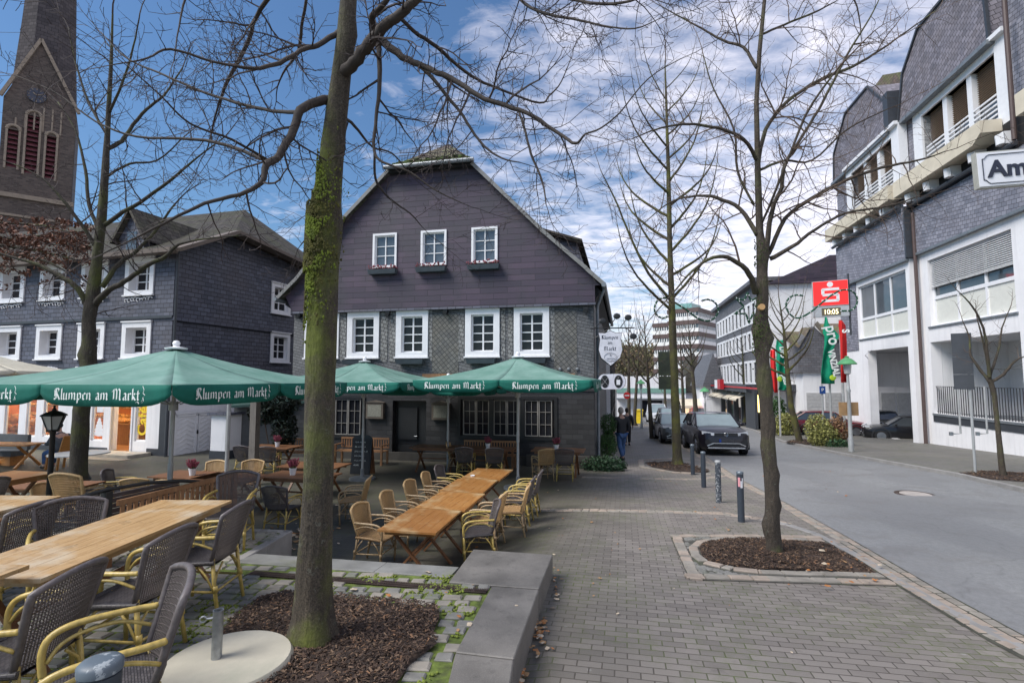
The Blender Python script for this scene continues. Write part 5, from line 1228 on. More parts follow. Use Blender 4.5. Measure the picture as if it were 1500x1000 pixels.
put_table(tC, -7.6, 7.6, 10, 'small white bleached wooden table at the left edge', 'worn tables at the front left', zu)
tD = table(1.5, .82, 'wood_brown')
for x, y, h, nm in ((-4.55, 11.2, 102, 'brown table with a heather pot just left of the mossy trunk'), (-6.9, 11.25, 102, 'brown table with a heather pot at the umbrella pole'), (-5.95, 11.0, 102, 'brown table joined to the right of the pot table by the umbrella pole'), (-9.0, 10.2, 95, 'wooden table left of the black lantern post with a tan chair'), (-.7, 15.5, 102, 'shaded table with a heather pot left of the right parasol pole'), (1.35, 15.05, 102, 'sunlit brown table with a heather pot right of the right parasol pole'), (-7.3, 15.9, 102, 'dark shaded table with a small pot left of the mossy trunk'), (-4.75, 12.5, 102, 'reddish table partly hidden right of the mossy trunk'), (-2.3, 15.9, 102, 'shaded table right of the chalkboard')):
    put_table(tD, x, y, h, nm, 'brown tables of the terrace', new=(x == -4.55))
# pots with heather ----------------------------------------------------------------
def pot(x, y, z, label, new=None, c=(.3,.06,.1)):
    r = empty('heather_pot'); q = MB(); q.lathe([(.055,0),(.075,.13),(.08,.13),(.08,.145),(.07,.145),(.065,.12)], 14); q.build('pot', M['white'], r, smooth=40, uv=False)
    rn = random.Random(int(x*100)); q = MB()
    for _ in range(90):
        a = rn.random()*6.3; rr = .13*rn.random(); h = .09+.12*rn.random(); b = Vector((.04*math.cos(a), .04*math.sin(a), .12)); e = Vector((rr*math.cos(a), rr*math.sin(a), .13+h)); q.tube([b, e], .003, 3, 0, cap=False)
        for k in range(4): p = b.lerp(e, .5+.5*k/3); q.blob(p, .009+.006*rn.random(), 4, 1)
    q.build('heather', [plain('heather_stem', (.08,.12,.04), .8), plain('heather_bloom', c, .8, var=.5, scale=60)], r, uv=False)
    return r
p0 = None
for x, y, lb in ((-4.72, 11.2, 'white pot of pink heather on the table left of the mossy trunk'), (-6.85, 11.15, 'white pot of purple heather beside the umbrella pole'), (-.72, 15.45, 'white pot of heather on the shaded table left of the right parasol pole'), (1.28, 15.0, 'white pot of heather on the table right of the right parasol pole'), (-7.15, 15.8, 'small white pot on the dark table left of the mossy trunk')):
    if p0 is None: p0 = pot(x, y, 0, lb); e = p0
    else: e = copy_tree(p0)
    e.location = (x, y, zg(x, y)+.747); e.rotation_euler = (0,0,x); tag(e, lb, 'flower pot', 'heather pots on the tables')
q = MB(); p = c0+cd_*3.9+cr_*-.2; e = empty('ashtray', (p.x, p.y, zg(p.x,p.y)+.748), 0, 'small glass ashtray on the long orange table', 'ashtray'); q.lathe([(.04,0),(.05,.03),(.045,.03),(.035,.01)], 12); q.build('bowl', M['white'], e, uv=False)
# bench, railings --------------------------------------------------------------------
def bench(L, mat_, name='garden_bench', back=.42):
    r = empty(name); q = MB()
    for k in range(5): q.box(-L/2, L/2, -.24+k*.1, -.16+k*.1, .42, .445)
    q.build('seat', M[mat_], r); q = MB(); q.box(-L/2, L/2, -.27, -.235, .42+back-.06, .42+back); q.box(-L/2, L/2, -.27, -.235, .5, .54)
    n = int(L/.09)
    for k in range(n+1): x = -L/2+.02+(L-.04)*k/n; q.box(x-.02, x+.02, -.262, -.244, .54, .42+back-.06)
    q.build('backrest', M[mat_], r)
    for x in (-L/2+.05, L/2-.05):
        for y in (-.22, .2):
            q = MB(); q.box(x-.03, x+.03, y-.03, y+.03, 0, .42 if y < 0 else .62); q.build('leg', M[mat_], r)
        q = MB(); q.box(x-.035, x+.035, -.24, .24, .62, .65); q.build('armrest', M[mat_], r)
    return r
b0 = bench(1.75, 'wood_bench')
for i, (x, y, hd, lb) in enumerate(((-.75, 16.35, 192, 'wooden slatted bench against the inn wall under the right windows'), (-7.0, 16.9, 192, 'wooden slatted bench in the shade left of the mossy trunk'), (-5.0, 17.2, 192, 'wooden slatted bench against the inn wall just right of the mossy trunk'))):
    o = b0 if i == 0 else copy_tree(b0); o.location = (x, y, zg(x, y)+.004); o.rotation_euler = (0,0,-R(hd)); tag(o, lb, 'bench', 'slatted benches along the inn')
# dark slatted bench and slatted rail with curved iron handrail at the terrace edge
e = empty('slatted_bench', (-4.55, 6.55, zu(0, 6.55)), -R(106), 'dark weathered slatted bench behind the front left table', 'bench'); L = 1.3
q = MB()
for k in range(5): q.box(-L/2, L/2, -.3+.0*k, -.27, .45+k*.062, .5+k*.062)
q.build('backrest', M['wood_grey'], e); q = MB(); q.box(-L/2, L/2, -.26, .2, .4, .43); q.build('seat', M['wood_brown'], e)
for x in (-L/2+.05, L/2-.05): q = MB(); q.box(x-.03,x+.03,-.27,.2,0,.4); q.build('leg', M['wood_brown'], e)
e = empty('terrace_rail', (-4.62, 5.95, zu(0,5.95)), -R(13), 'brown slatted rail with a curved black iron handrail', 'railing')
q = MB(); q.box(-.04,.04,-.04,.04,0,.84); q.build('post', M['black'], e)
q = MB(); q.tube([(-.02,-.9,.76),(0,-.45,.83),(0,0,.86),(.0,.5,.84),(0,1.0,.77),(0,1.4,.68)], .022, 8); q.build('handrail', M['black'], e, uv=False)
q = MB(); q.box(.02,.06,.1,1.9,.66,.72); q.box(.02,.06,.1,1.9,.22,.28)
for k in range(22): y = .14+k*.082; q.box(.03,.05,y,y+.045,.28,.66)
q.build('slat_panel', M['wood_bench'], e); q = MB(); q.box(0,.08,1.84,1.92,0,.76); q.build('post', M['wood_brown'], e)
# chalkboard ---------------------------------------------------------------------------
cp = G(527, 697); e = empty('chalkboard', (cp.x, cp.y, cp.z), R(-8), 'black chalkboard menu stand under the middle parasol', 'menu board')
q = MB(); q.T = Matrix.Rotation(R(-8), 4, 'X'); q.box(-.3,.3,-.02,.02,.05,1.08); q.prism([(-.3,1.08),(.3,1.08),(.2,1.16),(0,1.19),(-.2,1.16)], -.02,.02,'y'); q.build('frame', M['black'], e)
q = MB(); q.T = Matrix.Translation((0,.42,0)) @ Matrix.Rotation(R(12), 4, 'X'); q.box(-.28,.28,.0,.03,.0,1.0); q.build('back_stand', M['wood_dark'], e)
q = MB(); q.T = Matrix.Rotation(R(-8), 4, 'X'); q.box(-.26,.26,-.026,-.021,.1,1.05); bd_ = q.build('board', plain('chalkboard_black', (.02,.022,.025), .7), e)
rn = random.Random(6); M['chalk'] = plain('chalk', (.75,.8,.78), .9); q = MB(); q.T = Matrix.Rotation(R(-8), 4, 'X')
for zz, n_ in ((.95,3),(.82,4),(.69,4),(.56,3),(.43,4),(.3,2)):
    x = -.2
    for _ in range(n_):
        pts = []; l = .05+.07*rn.random()
        for k in range(7): pts.append((x+l*k/6, -.031, zz+(.022 if k % 2 else -.012)+rn.random()*.012))
        q.tube(pts, .006, 3); x += l+.03
        if x > .14: break
q.build('chalk_writing', M['chalk'], bd_, uv=False)
# ================================================================ PARASOLS
GL = {
 'l': (.42, [[(0,1.62),(0,.12),(.13,0)]]), 'u': (1.02, [[(-.1,.85),(0,.97),(0,.12),(.12,0),(.5,.2)],[(.5,.97),(.5,.1),(.62,0)]]),
 'n': (1.02, [[(-.1,.85),(0,.97),(0,.05)],[(.05,.78),(.32,1),(.5,.85),(.5,.1),(.62,0)]]),
 'm': (1.55, [[(-.1,.85),(0,.97),(0,.05)],[(.05,.78),(.32,1),(.5,.85),(.5,.05)],[(.55,.78),(.82,1),(1,.85),(1,.1),(1.12,0)]]),
 'p': (.98, [[(-.1,.85),(0,.97),(0,-.5)],[(.05,.8),(.32,1),(.55,.8),(.55,.2),(.3,0),(.05,.15)]]),
 'e': (.75, [[(0,.82),(0,.18),(.2,0),(.45,.18)],[(0,.8),(.25,1),(.42,.8),(.05,.48)]]),
 'a': (.95, [[(.02,.85),(.28,1),(.47,.85),(.47,.1),(.6,0)],[(.45,.58),(.12,.42),(.04,.2),(.2,0),(.45,.2)]]),
 'r': (.72, [[(-.1,.85),(0,.97),(0,.12),(.1,0)],[(.05,.75),(.27,1),(.42,.84)]]),
 'k': (.85, [[(0,1.62),(0,.05)],[(.05,.7),(.32,1),(.4,.78),(.1,.52)],[(.12,.52),(.4,.1),(.52,0)]]),
 't': (.6, [[(.05,1.35),(.05,.12),(.2,0),(.36,.12)],[(-.14,.95),(.34,.95)]]),
 'K': (1.25, [[(.25,1.6),(.25,.12),(.05,0),(-.1,.2)],[(-.1,1.25),(.1,1.6),(.6,1.62),(.72,1.4)],[(.3,.85),(.72,1.35)],[(.35,.9),(.72,.3),(.9,0)],[(.02,1.3),(.02,.5)]]),
 'M': (1.75, [[(-.2,1.15),(.1,1.55),(.1,.15),(-.1,0)],[(.15,1.4),(.42,1.62),(.62,1.35),(.62,.1)],[(.67,1.4),(.95,1.62),(1.17,1.35),(1.17,.12),(1.32,0)]]), ' ': (.6, [])}
def blackletter(mb, s, u, cx, z, M_, m=0, flourish=True):
    tot = sum(GL[c][0] for c in s)*u+(.75*u if flourish else 0); x = cx-tot/2; a = R(38); nx, nz_ = .13*u*math.cos(a), .13*u*math.sin(a)
    def st(pts, k=1.0, d=0.0):
        for i in range(len(pts)-1):
            (ax, az), (bx, bz) = pts[i], pts[i+1]; P = [(ax-nx*k,az-nz_*k),(ax+nx*k,az+nz_*k),(bx+nx*k,bz+nz_*k),(bx-nx*k,bz-nz_*k)]
            ar = sum(P[j][0]*P[(j+1)%4][1]-P[(j+1)%4][0]*P[j][1] for j in range(4))
            if ar < 0: P = P[::-1]
            yy = -.003-.0004*((i+d) % 3); mb.add([M_ @ Vector((p[0], yy, p[1])) for p in P], [(0,1,2,3)], m)
    for c in s:
        w_, S_ = GL[c]
        for j, pts in enumerate(S_): st([(x+p[0]*u, z+p[1]*u) for p in pts], d=j)
        x += w_*u
    if flourish:
        st([(x+.25*u,z+2.0*u),(x+.5*u,z+1.5*u),(x+.35*u,z+1.0*u),(x+.7*u,z+.75*u),(x+.35*u,z+.4*u),(x+.5*u,z-.1*u),(x+.2*u,z-.4*u)], .45)
        st([(x-.9*u,z-.35*u),(x-.5*u,z-.2*u),(x-.3*u,z-.5*u),(x+.1*u,z-.2*u),(x+.3*u,z+.1*u)], .5)
def cloth(n, c, fade):
    t = NT(n); v = t.coord(); f = t.noise(v, 1.6, 6, .6); g = t.noise(v, 300, 2)
    st_ = t.noise(t.mapv(v, scale=(3,3,.6)), 3, 5)
    col = t.mix(t.ramp(f, [(.35, (0,0,0)), (.7, (1,1,1))]), c, fade)
    col = t.mix(t.math('MULTIPLY', .25, t.ramp(st_, [(.5, (0,0,0)), (.75, (1,1,1))])), col, mul(c, .6))
    dr_ = t.ramp(t.noise(v, 7, 6, .75), [(.56, (0,0,0)), (.7, (1,1,1))]); col = t.mix(t.math('MULTIPLY', .22, dr_), col, mul(c, .45))
    m_ = t.fin(col, .8, t.bump(g, .15, .001, t.bump(t.noise(v, 2.5, 3), .25, .02)), 0, .3)
    return m_
M['canopy'] = cloth('faded_green_canopy', (.11,.225,.185), (.19,.31,.27)); M['valance'] = cloth('teal_green_valance', (.004,.1,.075), (.008,.135,.1)); M['letter'] = plain('white_print', (.75,.8,.78), .7, bump=0)
M['polewood'] = wood('weathered_umbrella_wood', (.16,.14,.12), (.27,.24,.21), 2, .65)
def umbrella(S_=2.0, vh=.27, cols=('canopy', 'valance'), txt=True, pole='alu', rise=.58):
    r = empty('parasol'); zr = 2.72; e = MB()
    pts = [(-S_,-S_),(0,-S_),(S_,-S_),(S_,0),(S_,S_),(0,S_),(-S_,S_),(-S_,0)]
    apex = zr+rise; n = 10
    for i in range(8):
        a = pts[i]; b = pts[(i+1) % 8]; vs = [];
        for k in range(n+1):
            t = k/n
            for j in range(9):
                u = j/8; x = (a[0]*(1-u)+b[0]*u)*t; y = (a[1]*(1-u)+b[1]*u)*t
                x += (.1 if t == 0 else 0)*0
                sagt = -.05*math.sin(math.pi*u)*t*math.sin(math.pi*min(1, t*.9)) - .06*math.sin(math.pi*t)
                edge = .0
                wr_ = (.016*noise.noise(Vector((x*2.2, y*2.2, i)))+.008*noise.noise(Vector((x*6, y*6, i))))*math.sin(math.pi*u)*t
                vs.append((x, y, apex-(apex-zr)*t+sagt*1.2+wr_))
        e.add(vs, [(k*9+j, k*9+j+1, (k+1)*9+j+1, (k+1)*9+j)[::-1] for k in range(n) for j in range(8)])
    cn = e.build('canopy', M[cols[0]], r, smooth=12)
    so2 = cn.modifiers.new('s', 'SOLIDIFY'); so2.thickness = .004
    for i in range(8):
        a = Vector((*pts[i], 0)); b = Vector((*pts[(i+1) % 8], 0)); L_ = (b-a).length; d = (b-a).normalized(); q = MB(); vs = []; m_ = 24
        T = Matrix.Translation((0,0,0)); nrm = Vector((d.y, -d.x, 0))
        for j in range(m_+1):
            u = j/m_; w_ = abs(2*u-1); bot = vh*(1-.55*w_**7); bul = .03*math.sin(math.pi*u)+.012*math.sin(u*17)
            for k in range(4):
                p = a+d*(L_*u); f = k/3; p = p+nrm*(.012+bul*f); vs.append((p.x, p.y, zr-bot*f-.0))
        q.add(vs, [(j*4+k, j*4+k+1, (j+1)*4+k+1, (j+1)*4+k) for j in range(m_) for k in range(3)])
        v_ = q.build('valance', M[cols[1]], r, smooth=180); so2 = v_.modifiers.new('s', 'SOLIDIFY'); so2.thickness = .003
        if txt:
            q = MB(); c = (a+b)/2+nrm*(.05+.012); ang = math.atan2(d.y, d.x); blackletter(q, 'Klumpen am Markt', .0845, 0.0, zr-.185, Matrix.Translation(c) @ Matrix.Rotation(ang, 4, 'Z')); q.build('lettering', M['letter'], v_, uv=False)
        q = MB(); q.tube([(a.x*.98, a.y*.98, zr-.05), (a.x*.5, a.y*.5, (zr+apex)/2-.12), (a.x*.1, a.y*.1, apex-.16)], .013, 5); q.tube([(a.x*.5,a.y*.5,(zr+apex)/2-.13),(a.x*.03,a.y*.03,zr-.35)], .01, 5); q.build('rib', M['polewood'] if pole != 'alu' else M['alu'], r, uv=False)
    q = MB(); q.lathe([(.16,0),(.17,.025),(.05,.045),(.045,.07),(.06,.1),(.04,.14),(.01,.15)], 14, c=(0,0,apex-.015)); q.build('finial', M['white'], r, smooth=40, uv=False)
    q = MB(); q.tube([(0,0,0),(0,0,apex-.02)], .032 if pole == 'alu' else .042, 12)
    q.tube([(0,0,1.15),(0,0,1.4)], .04, 12); q.tube([(0,0,zr-.45),(0,0,zr-.3)], .07, 10); q.build('pole', M[pole], r, smooth=40, uv=False)
    q = MB(); q.lathe([(.36,0),(.36,.05),(.06,.07),(.05,.3)], 24); q.build('base', M['zinc'], r, smooth=40, uv=False)
    return r
u1 = umbrella(2.0, pole='alu')
def put_umb(o, x, y, zrim, label, rot=-12.2, s=1.0, grp='green parasols of the terrace'):
    o.location = (x, y, zrim-2.72); o.rotation_euler = (0,0,R(rot)); o.scale = (s, s, 1); tag(o, label, 'parasol', grp)
put_umb(u1, -5.63, 8.57, 2.03, 'large green parasol at the left, nearest to the camera, printed Klumpen am Markt')
u2 = copy_tree(u1); put_umb(u2, .15, 13.1, 2.08, 'green parasol at the right end of the inn front, printed Klumpen am Markt')
u3 = copy_tree(u1); put_umb(u3, -4.2, 14.6, 2.02, 'middle green parasol half hidden between the left and right ones')
u5 = umbrella(1.5, .2, txt=False, rise=.3); put_umb(u5, -1.95, 15.75, 1.84, 'small green parasol added to deepen the shade behind the middle and right ones')  # added parasol, put in to shade the inn's ground floor
M['cream_cloth'] = cloth('cream_cloth', (.6,.56,.45), (.68,.65,.54))
u4 = umbrella(1.75, .12, ('cream_cloth', 'cream_cloth'), False, 'polewood', .65)
put_umb(u4, -16.0, 15.2, 2.33, 'cream parasol cut by the left edge above the bakery picnic table', rot=-14)
# timber post of the canopy frame behind the left parasol
pq = at(372, 660, 13.8); e = empty('timber_post', (pq.x, pq.y, -.7), R(-12), 'weathered timber post with a bracket behind the left parasol', 'post')
q = MB(); q.box(-.09,.09,-.09,.09,0,3.0); q.bar((.05,0,2.3),(.7,0,2.9),.12,.12); q.build('post', M['polewood'], e)
pq = at(333, 660, 12.0); e = empty('parasol_pole', (pq.x, pq.y, -.7), 0, 'second white pole standing right of the left parasol pole', 'pole'); q = MB(); q.tube([(0,0,0),(0,0,2.85)], .045, 12); q.tube([(0,0,0),(0,0,.3)], .06, 12); q.build('pole_shaft', M['alu'], e, uv=False); q = MB(); q.lathe([(.3,0),(.3,.05),(.06,.06)], 20); q.build('base', M['zinc'], e, uv=False)
# ================================================================ SMALL STREET THINGS
def bollard(x, y, fn, label, h=.88, r_=.06, mat_='bollard', lean=0, grp='dark bollards along the walkway', cap='bollard_cap', sticker=None):
    e = empty('bollard', (x, y, fn(x, y)-.02), 0, label, 'bollard', grp); e.rotation_euler = (0, R(lean), 0)
    q = MB(); q.lathe([(r_*1.02,0),(r_,.02),(r_,h-.05),(r_*.95,h-.048),(r_*.95,h-.04)], 20); q.build('post', M[mat_], e, smooth=40, uv=False)
    q = MB(); q.lathe([(r_*1.05,h-.042),(r_*1.07,h-.015),(r_*.9,h-.003),(r_*.5,h+.002),(.001,h+.003)], 20, cap=False); q.build('cap', M[cap], e, smooth=50, uv=False)
    return e
def paintworn(n, c, c2, lo):
    t = NT(n); v = t.coord(); f = t.noise(v, 18, 6, .65)
    return t.fin(t.mix(t.ramp(f, [(lo, (0,0,0)), (lo+.03, (1,1,1))]), c, c2), .5, t.bump(f, .3, .002))
M['bollard'] = paintworn('blue_grey_bollard_paint', (.035,.045,.06), (.25,.27,.28), .66); M['bollard_w'] = paintworn('flaking_bollard_paint', (.05,.06,.075), (.28,.29,.3), .53); M['bollard_cap'] = paintworn('worn_bollard_cap', (.1,.125,.15), (.3,.33,.35), .58)
M['bollard_wcap'] = plain('pale_bollard_cap', (.35,.36,.36), .6)
for px, py, lb, mm in ((1086,764,'dark bollard with torn stickers, nearest of the four by the walkway','bollard'), (1053,736,'bollard with heavily flaking white paint and pale cap','bollard_w'), (1031,713.5,'plain dark bollard third from the front','bollard'), (1015,695,'dark bollard farthest from the camera','bollard')):
    p = G(px, py); e = bollard(p.x, p.y, zg, lb, .9, .058, mm, cap='bollard_wcap' if mm == 'bollard_w' else 'bollard_cap')
    if px == 1086:
        q = MB()
        for (a0, a1, z0, z1, mi) in ((-2.6,-1.95,.64,.8,0),(-1.9,-1.2,.62,.74,1),(-1.5,-1.0,.7,.79,1)):
            vs = [(.0605*math.cos(a0+(a1-a0)*k/5), .0605*math.sin(a0+(a1-a0)*k/5), z) for z in (z0, z1) for k in range(6)]; q.add(vs, [(k, k+1, k+7, k+6) for k in range(5)], mi)
        q.build('sticker', [plain('pink_sticker', (.7,.3,.33), .6), plain('white_sticker', (.7,.7,.72), .6)], e)
pb = at(147, 975, 1.92); bollard(pb.x, pb.y, zu, 'dark bollard with worn rounded cap cut by the bottom left edge', pb.z+.045-zu(0,1.92), .066, 'bollard', grp=None)
# concrete parasol foot
p = G(333, 985, zu); e = empty('umbrella_stand', (p.x, p.y, p.z+.01), R(20), 'round concrete parasol foot with an empty steel tube beside the big tree', 'parasol base')
M['footc'] = plain('cast_concrete_foot', (.46,.43,.35), .75, var=.15, scale=3, bump=.35, grime=(.3,.31,.24))
q = MB(); q.lathe([(.405,0),(.42,.02),(.42,.06),(.40,.085),(.2,.1),(.001,.102)], 48, cap=False); q.build('concrete_disc', M['footc'], e, smooth=40, uv=False)
q = MB(); q.lathe([(.034,.09),(.034,.42),(.029,.42),(.029,.2)], 18, c=(-.07,0,0), cap=False); q.build('tube', M['steel'], e, smooth=40, uv=False)
q = MB(); q.tube([(-.105,0,.37),(-.14,0,.37)], .007, 6); q.tube([(-.14+.02*math.cos(t)-.02, .0, .37+.02*math.sin(t)) for t in [k*.7 for k in range(10)]], .005, 5); q.build('eye_screw', M['steel'], e, uv=False)
# lantern
lt = at(77, 640, 8.0); zb = zu(lt.x, lt.y); e = empty('lantern_post', (lt.x, lt.y, -.55), 0, 'black garden lantern post beside the left tree', 'lantern')
h0 = lambda py: at(77, py, 8.0).z+.55
q = MB(); q.lathe([(.07,0),(.05,.1),(.038,.15),(.036,h0(630)-.05),(.06,h0(630)),(.05,h0(629))], 12); q.build('post', M['black'], e, smooth=40, uv=False)
q = MB(); zt_, zb_ = h0(609), h0(629)
for k in range(6):
    a = k*math.pi/3; q.bar((.075*math.cos(a), .075*math.sin(a), zb_), (.15*math.cos(a), .15*math.sin(a), zt_), .012, .012)
q.lathe([(.175,zt_),(.17,zt_+.02),(.1,zt_+.06),(.03,zt_+.085),(.03,zt_+.1),(.012,zt_+.13),(.02,zt_+.15),(.001,zt_+.17)], 6, cap=True); q.lathe([(.08,zb_-.03),(.09,zb_)], 6); q.build('lantern_cage', M['black'], e, uv=False)
q = MB(); q.lathe([(.068,zb_+.002),(.142,zt_-.002)], 6); q.build('glass', glass('lantern_glass', (.3,.32,.33), .15), e, uv=False)
# Am Markt street sign on its post just outside the frame
s0 = at(1430, 250, 4.6); e = empty('street_name_sign', (s0.x, s0.y, zw(4.6)), R(-10), 'white enamel street name sign reading Am Markt at the right edge', 'street sign')
zc = s0.z-zw(4.6); sg_ = empty('sign_plate', (0,0,zc), 0); sg_.parent = e; sg_.rotation_euler = (0, R(-1.5), 0)
q = MB(); q.box(0,1.15,-.0,.05,-.17,.17); q.build('plate_case', plain('sign_case', (.4,.4,.36), .5, grime=(.25,.24,.2)), sg_)
q = MB(); q.box(.012,1.14,-.006,-.001,-.158,.158); q.build('plate_face', plain('white_enamel', (.72,.73,.76), .3, var=.05), sg_)
M['navy'] = plain('navy_print', (.012,.018,.04), .4, bump=0)
q = MB(); y = -.009; bo = [(.05,-.1),(.05,.1),(.065,.1),(.085,.125),(.1,.135),(1.05,.135),(1.1,.09),(1.1,-.09),(1.05,-.135),(.1,-.135),(.085,-.125),(.065,-.1)]
for i in range(len(bo)): a, b = bo[i], bo[(i+1) % len(bo)]; q.bar((a[0],y,a[1]),(b[0],y,b[1]),.004,.008,up=(0,1,0))
q.build('border', M['navy'], sg_); text('Am Markt', .215, M['navy'], sg_, (.09,-.008,-.072), (R(90),0,0), bold=.006, align='LEFT', sx=1.02)
q = MB(); q.tube([(.9,.08,0),(.9,.08,zc+.3)], .03, 12); q.build('post', M['alu'], e, uv=False)
# back of the information board on the right pavement
p = G(1422, 692, zs); e = empty('road_sign', (p.x, p.y, p.z), R(-38), 'tall grey road sign seen from behind on a slim post', 'road sign')
pz = lambda py: at(1405, py, p.y).z-p.z
q = MB(); q.tube([(.1,0,0),(.1,0,pz(487))], .035, 10); q.build('post', M['alu'], e, uv=False)
q = MB()
for a, b in ((488,522),(522.5,548),(548.5,570)): q.box(-.25,.2,-.06,-.03,pz(b),pz(a))
q.build('sign_back', plain('dark_grey_sign_back', (.05,.055,.065), .5), e); q = MB()
for py in (495,530,560): q.box(-.2,.17,-.03,-.0,pz(py)-.02,pz(py)+.02)
q.build('clamp', M['alu'], e)
for k, (px, a) in enumerate(((1405, 0), (1444, 1))):
    pp = at(px, 600, 17.6); e = empty('pipe_loop', (pp.x, pp.y, pp.z-.2), R(60), 'thin grey steel bracket pipe on the white wall, '+('left', 'right')[k]+' one of two', 'pipe', 'wall pipes')
    q = MB(); q.tube([(0,0,1.0),(0,0,-.6),(.0,.25,-.62)], .03, 8); q.build('pipe_shaft', M['alu'], e, uv=False); q = MB(); q.box(-.06,.06,.2,.3,-.68,-.56); q.build('bracket', M['steel'], e)
# street lamps with green hats
def street_lamp(x, y, z, h, label, sc=1.0, board=False):
    e = empty('street_lamp', (x, y, z), 0, label, 'street lamp', 'street lamps with green hats')
    q = MB(); q.lathe([(.1*sc,0),(.1*sc,.5),(.075*sc,.6),(.07*sc,h*.62),(.09*sc,h*.64),(.06*sc,h*.66),(.045*sc,h-.75)], 12); q.build('post', M['alu'], e, smooth=40, uv=False)
    q = MB(); q.lathe([(.05*sc,h-.75),(.12*sc,h-.7),(.15*sc,h-.4),(.14*sc,h-.3)], 12); q.build('lamp_glass', glass('lamp_glass', (.3,.3,.3), .2), e, uv=False)
    q = MB(); q.lathe([(.36*sc,h-.33),(.36*sc,h-.29),(.2*sc,h-.12),(.07*sc,h-.05),(.08*sc,h),(.001,h+.03)], 16); q.build('green_hat', M['green_paint'], e, smooth=40, uv=False)
    return e
p = G(1247, 661, zs); e = street_lamp(p.x, p.y, p.z, at(1242, 522, p.y).z-p.z, 'grey street lamp with a green hat in front of the bank')
q = MB(); q.box(-.35,.45,.1,.13,1.45,2.0); q.build('board', plain('tan_board', (.45,.27,.13), .7), e)
p = G(940, 627); street_lamp(p.x, p.y, p.z, at(939, 556, p.y).z-p.z, 'street lamp with a green hat beside the yellow bin')
p = at(1033, 600, 38); street_lamp(p.x, p.y, zg(p.x, p.y), at(1033, 567, 38).z-zg(p.x, p.y), 'street lamp with a green hat before the awning shop, far right side')
# yellow wheelie bin
p = G(935, 621); e = empty('yellow_bin', (p.x, p.y, p.z), R(-10), 'yellow wheelie bin on the far left pavement', 'bin')
q = MB(); q.prism([(-.35,.1),(.35,.1),(.42,1.3),(-.42,1.3)], -.4, .4, 'y'); q.build('tub', M['yellow'], e); q = MB(); q.box(-.45,.45,-.45,.45,1.3,1.42); q.build('lid', M['yellow'], e)
q = MB()
for x in (-.3,.3): q.tube([(x-.05,.35,.1),(x+.05,.35,.1)], .1, 12)
q.build('wheels', M['black'], e, uv=False)
# parking sign, no entry sign
for px, py, pt, col, lb, nm in ((914, 600, 570, (.6,.03,.03), 'red no entry sign at the far end of the walkway', 'no_entry_sign'),):
    pp = at(px+4, pt+9, 45); zz = zg(pp.x, pp.y); e = empty(nm, (pp.x, pp.y, zz), 0, lb, 'road sign'); q = MB(); q.tube([(0,0,0),(0,0,pp.z-zz+.5)], .05, 8); q.build('post', M['alu'], e, uv=False)
    q = MB(); q.tube([(0,-.06,pp.z-zz),(0,-.1,pp.z-zz)], .3, 20); d_ = q.build('disc', plain('sign_red', col, .4), e, uv=False); q = MB(); q.box(-.2,.2,-.115,-.102,pp.z-zz-.05,pp.z-zz+.05); q.build('bar', M['white'], d_)
for px, pt, Y, lb in ((1204,571,30,'blue parking sign on a slim post among the flags'),(1281,578,31,'blue parking sign inside the garage opening')):
    pp = at(px, pt, Y); zz = -1.5; e = empty('parking_sign', (pp.x, pp.y, zz), R(-8 if px < 1250 else -30), lb, 'road sign'); q = MB(); q.tube([(0,0,0),(0,0,pp.z-zz+.35)], .05, 8); q.build('post', M['alu'], e, uv=False)
    q = MB(); q.box(-.16,.16,-.08,-.06,pp.z-zz-.22,pp.z-zz+.22); q.build('plate', plain('parking_blue', (.01,.06,.25), .4), e); text('P', .27, M['white'], e, (0,-.085,pp.z-zz-.08), (R(90),0,0))
# hanging inn sign
s_ = Vector(K.M @ Vector((.05, -.25, 0))); e = empty('hanging_sign', (s_.x, s_.y, 0), R(-8), 'white shield shaped hanging sign reading Klumpen am Markt on a wrought iron bracket', 'hanging sign')
cz_ = 3.12; q = MB(); sh_ = [(0,-.62),(.3,-.36),(.38,-.1),(.33,.25),(.38,.46),(.18,.44),(0,.52),(-.18,.44),(-.38,.46),(-.33,.25),(-.38,-.1),(-.3,-.36)]
q.prism([(.48+x, cz_+z) for x, z in sh_], -.1, .1, 'y'); q.build('sign_box', M['black'], e)
q = MB(); q.prism([(.48+x*.96, cz_+z*.96) for x, z in sh_], -.112, -.101, 'y'); fc = q.build('sign_face', plain('sign_face_white', (.66,.66,.72), .4), e)
q = MB()
for s, z, u in (('Klumpen', .24, .075), ('am', .08, .065), ('Markt', -.12, .08)): blackletter(q, s, u, .48, cz_+z, Matrix.Translation((0,-.114,0)), flourish=False)
for k in range(20): a = k*math.pi/10; b = (k+1)*math.pi/10; q.bar((.48+.2*math.cos(a),-.118,cz_-.33+.13*math.sin(a)),(.48+.2*math.cos(b),-.118,cz_-.33+.13*math.sin(b)),.004,.012,up=(0,1,0))
blackletter(q, 'Kramer' if False else 'e a r', .05, .48, cz_-.38, Matrix.Translation((0,-.114,0)), flourish=False) if False else None
q.bar((.48,-.118,cz_-.3),(.48,-.118,cz_-.24),.004,.02,up=(0,1,0)); q.bar((.45,-.118,cz_-.27),(.51,-.118,cz_-.27),.004,.015,up=(0,1,0))
for k in range(7): q.bar((.36+k*.04,-.118,cz_-.4),(.375+k*.04,-.118,cz_-.35),.004,.012,up=(0,1,0))
q.build('lettering', M['navy'], fc, uv=False)
q = MB(); q.tube([(-.15,0,3.72),(1.25,0,3.72)], .02, 6); q.tube([(.48,0,3.72),(.48,0,3.6)], .015, 6)
q.tube([(0,0,3.4),(.3,0,3.6),(.5,0,3.72)], .015, 6)
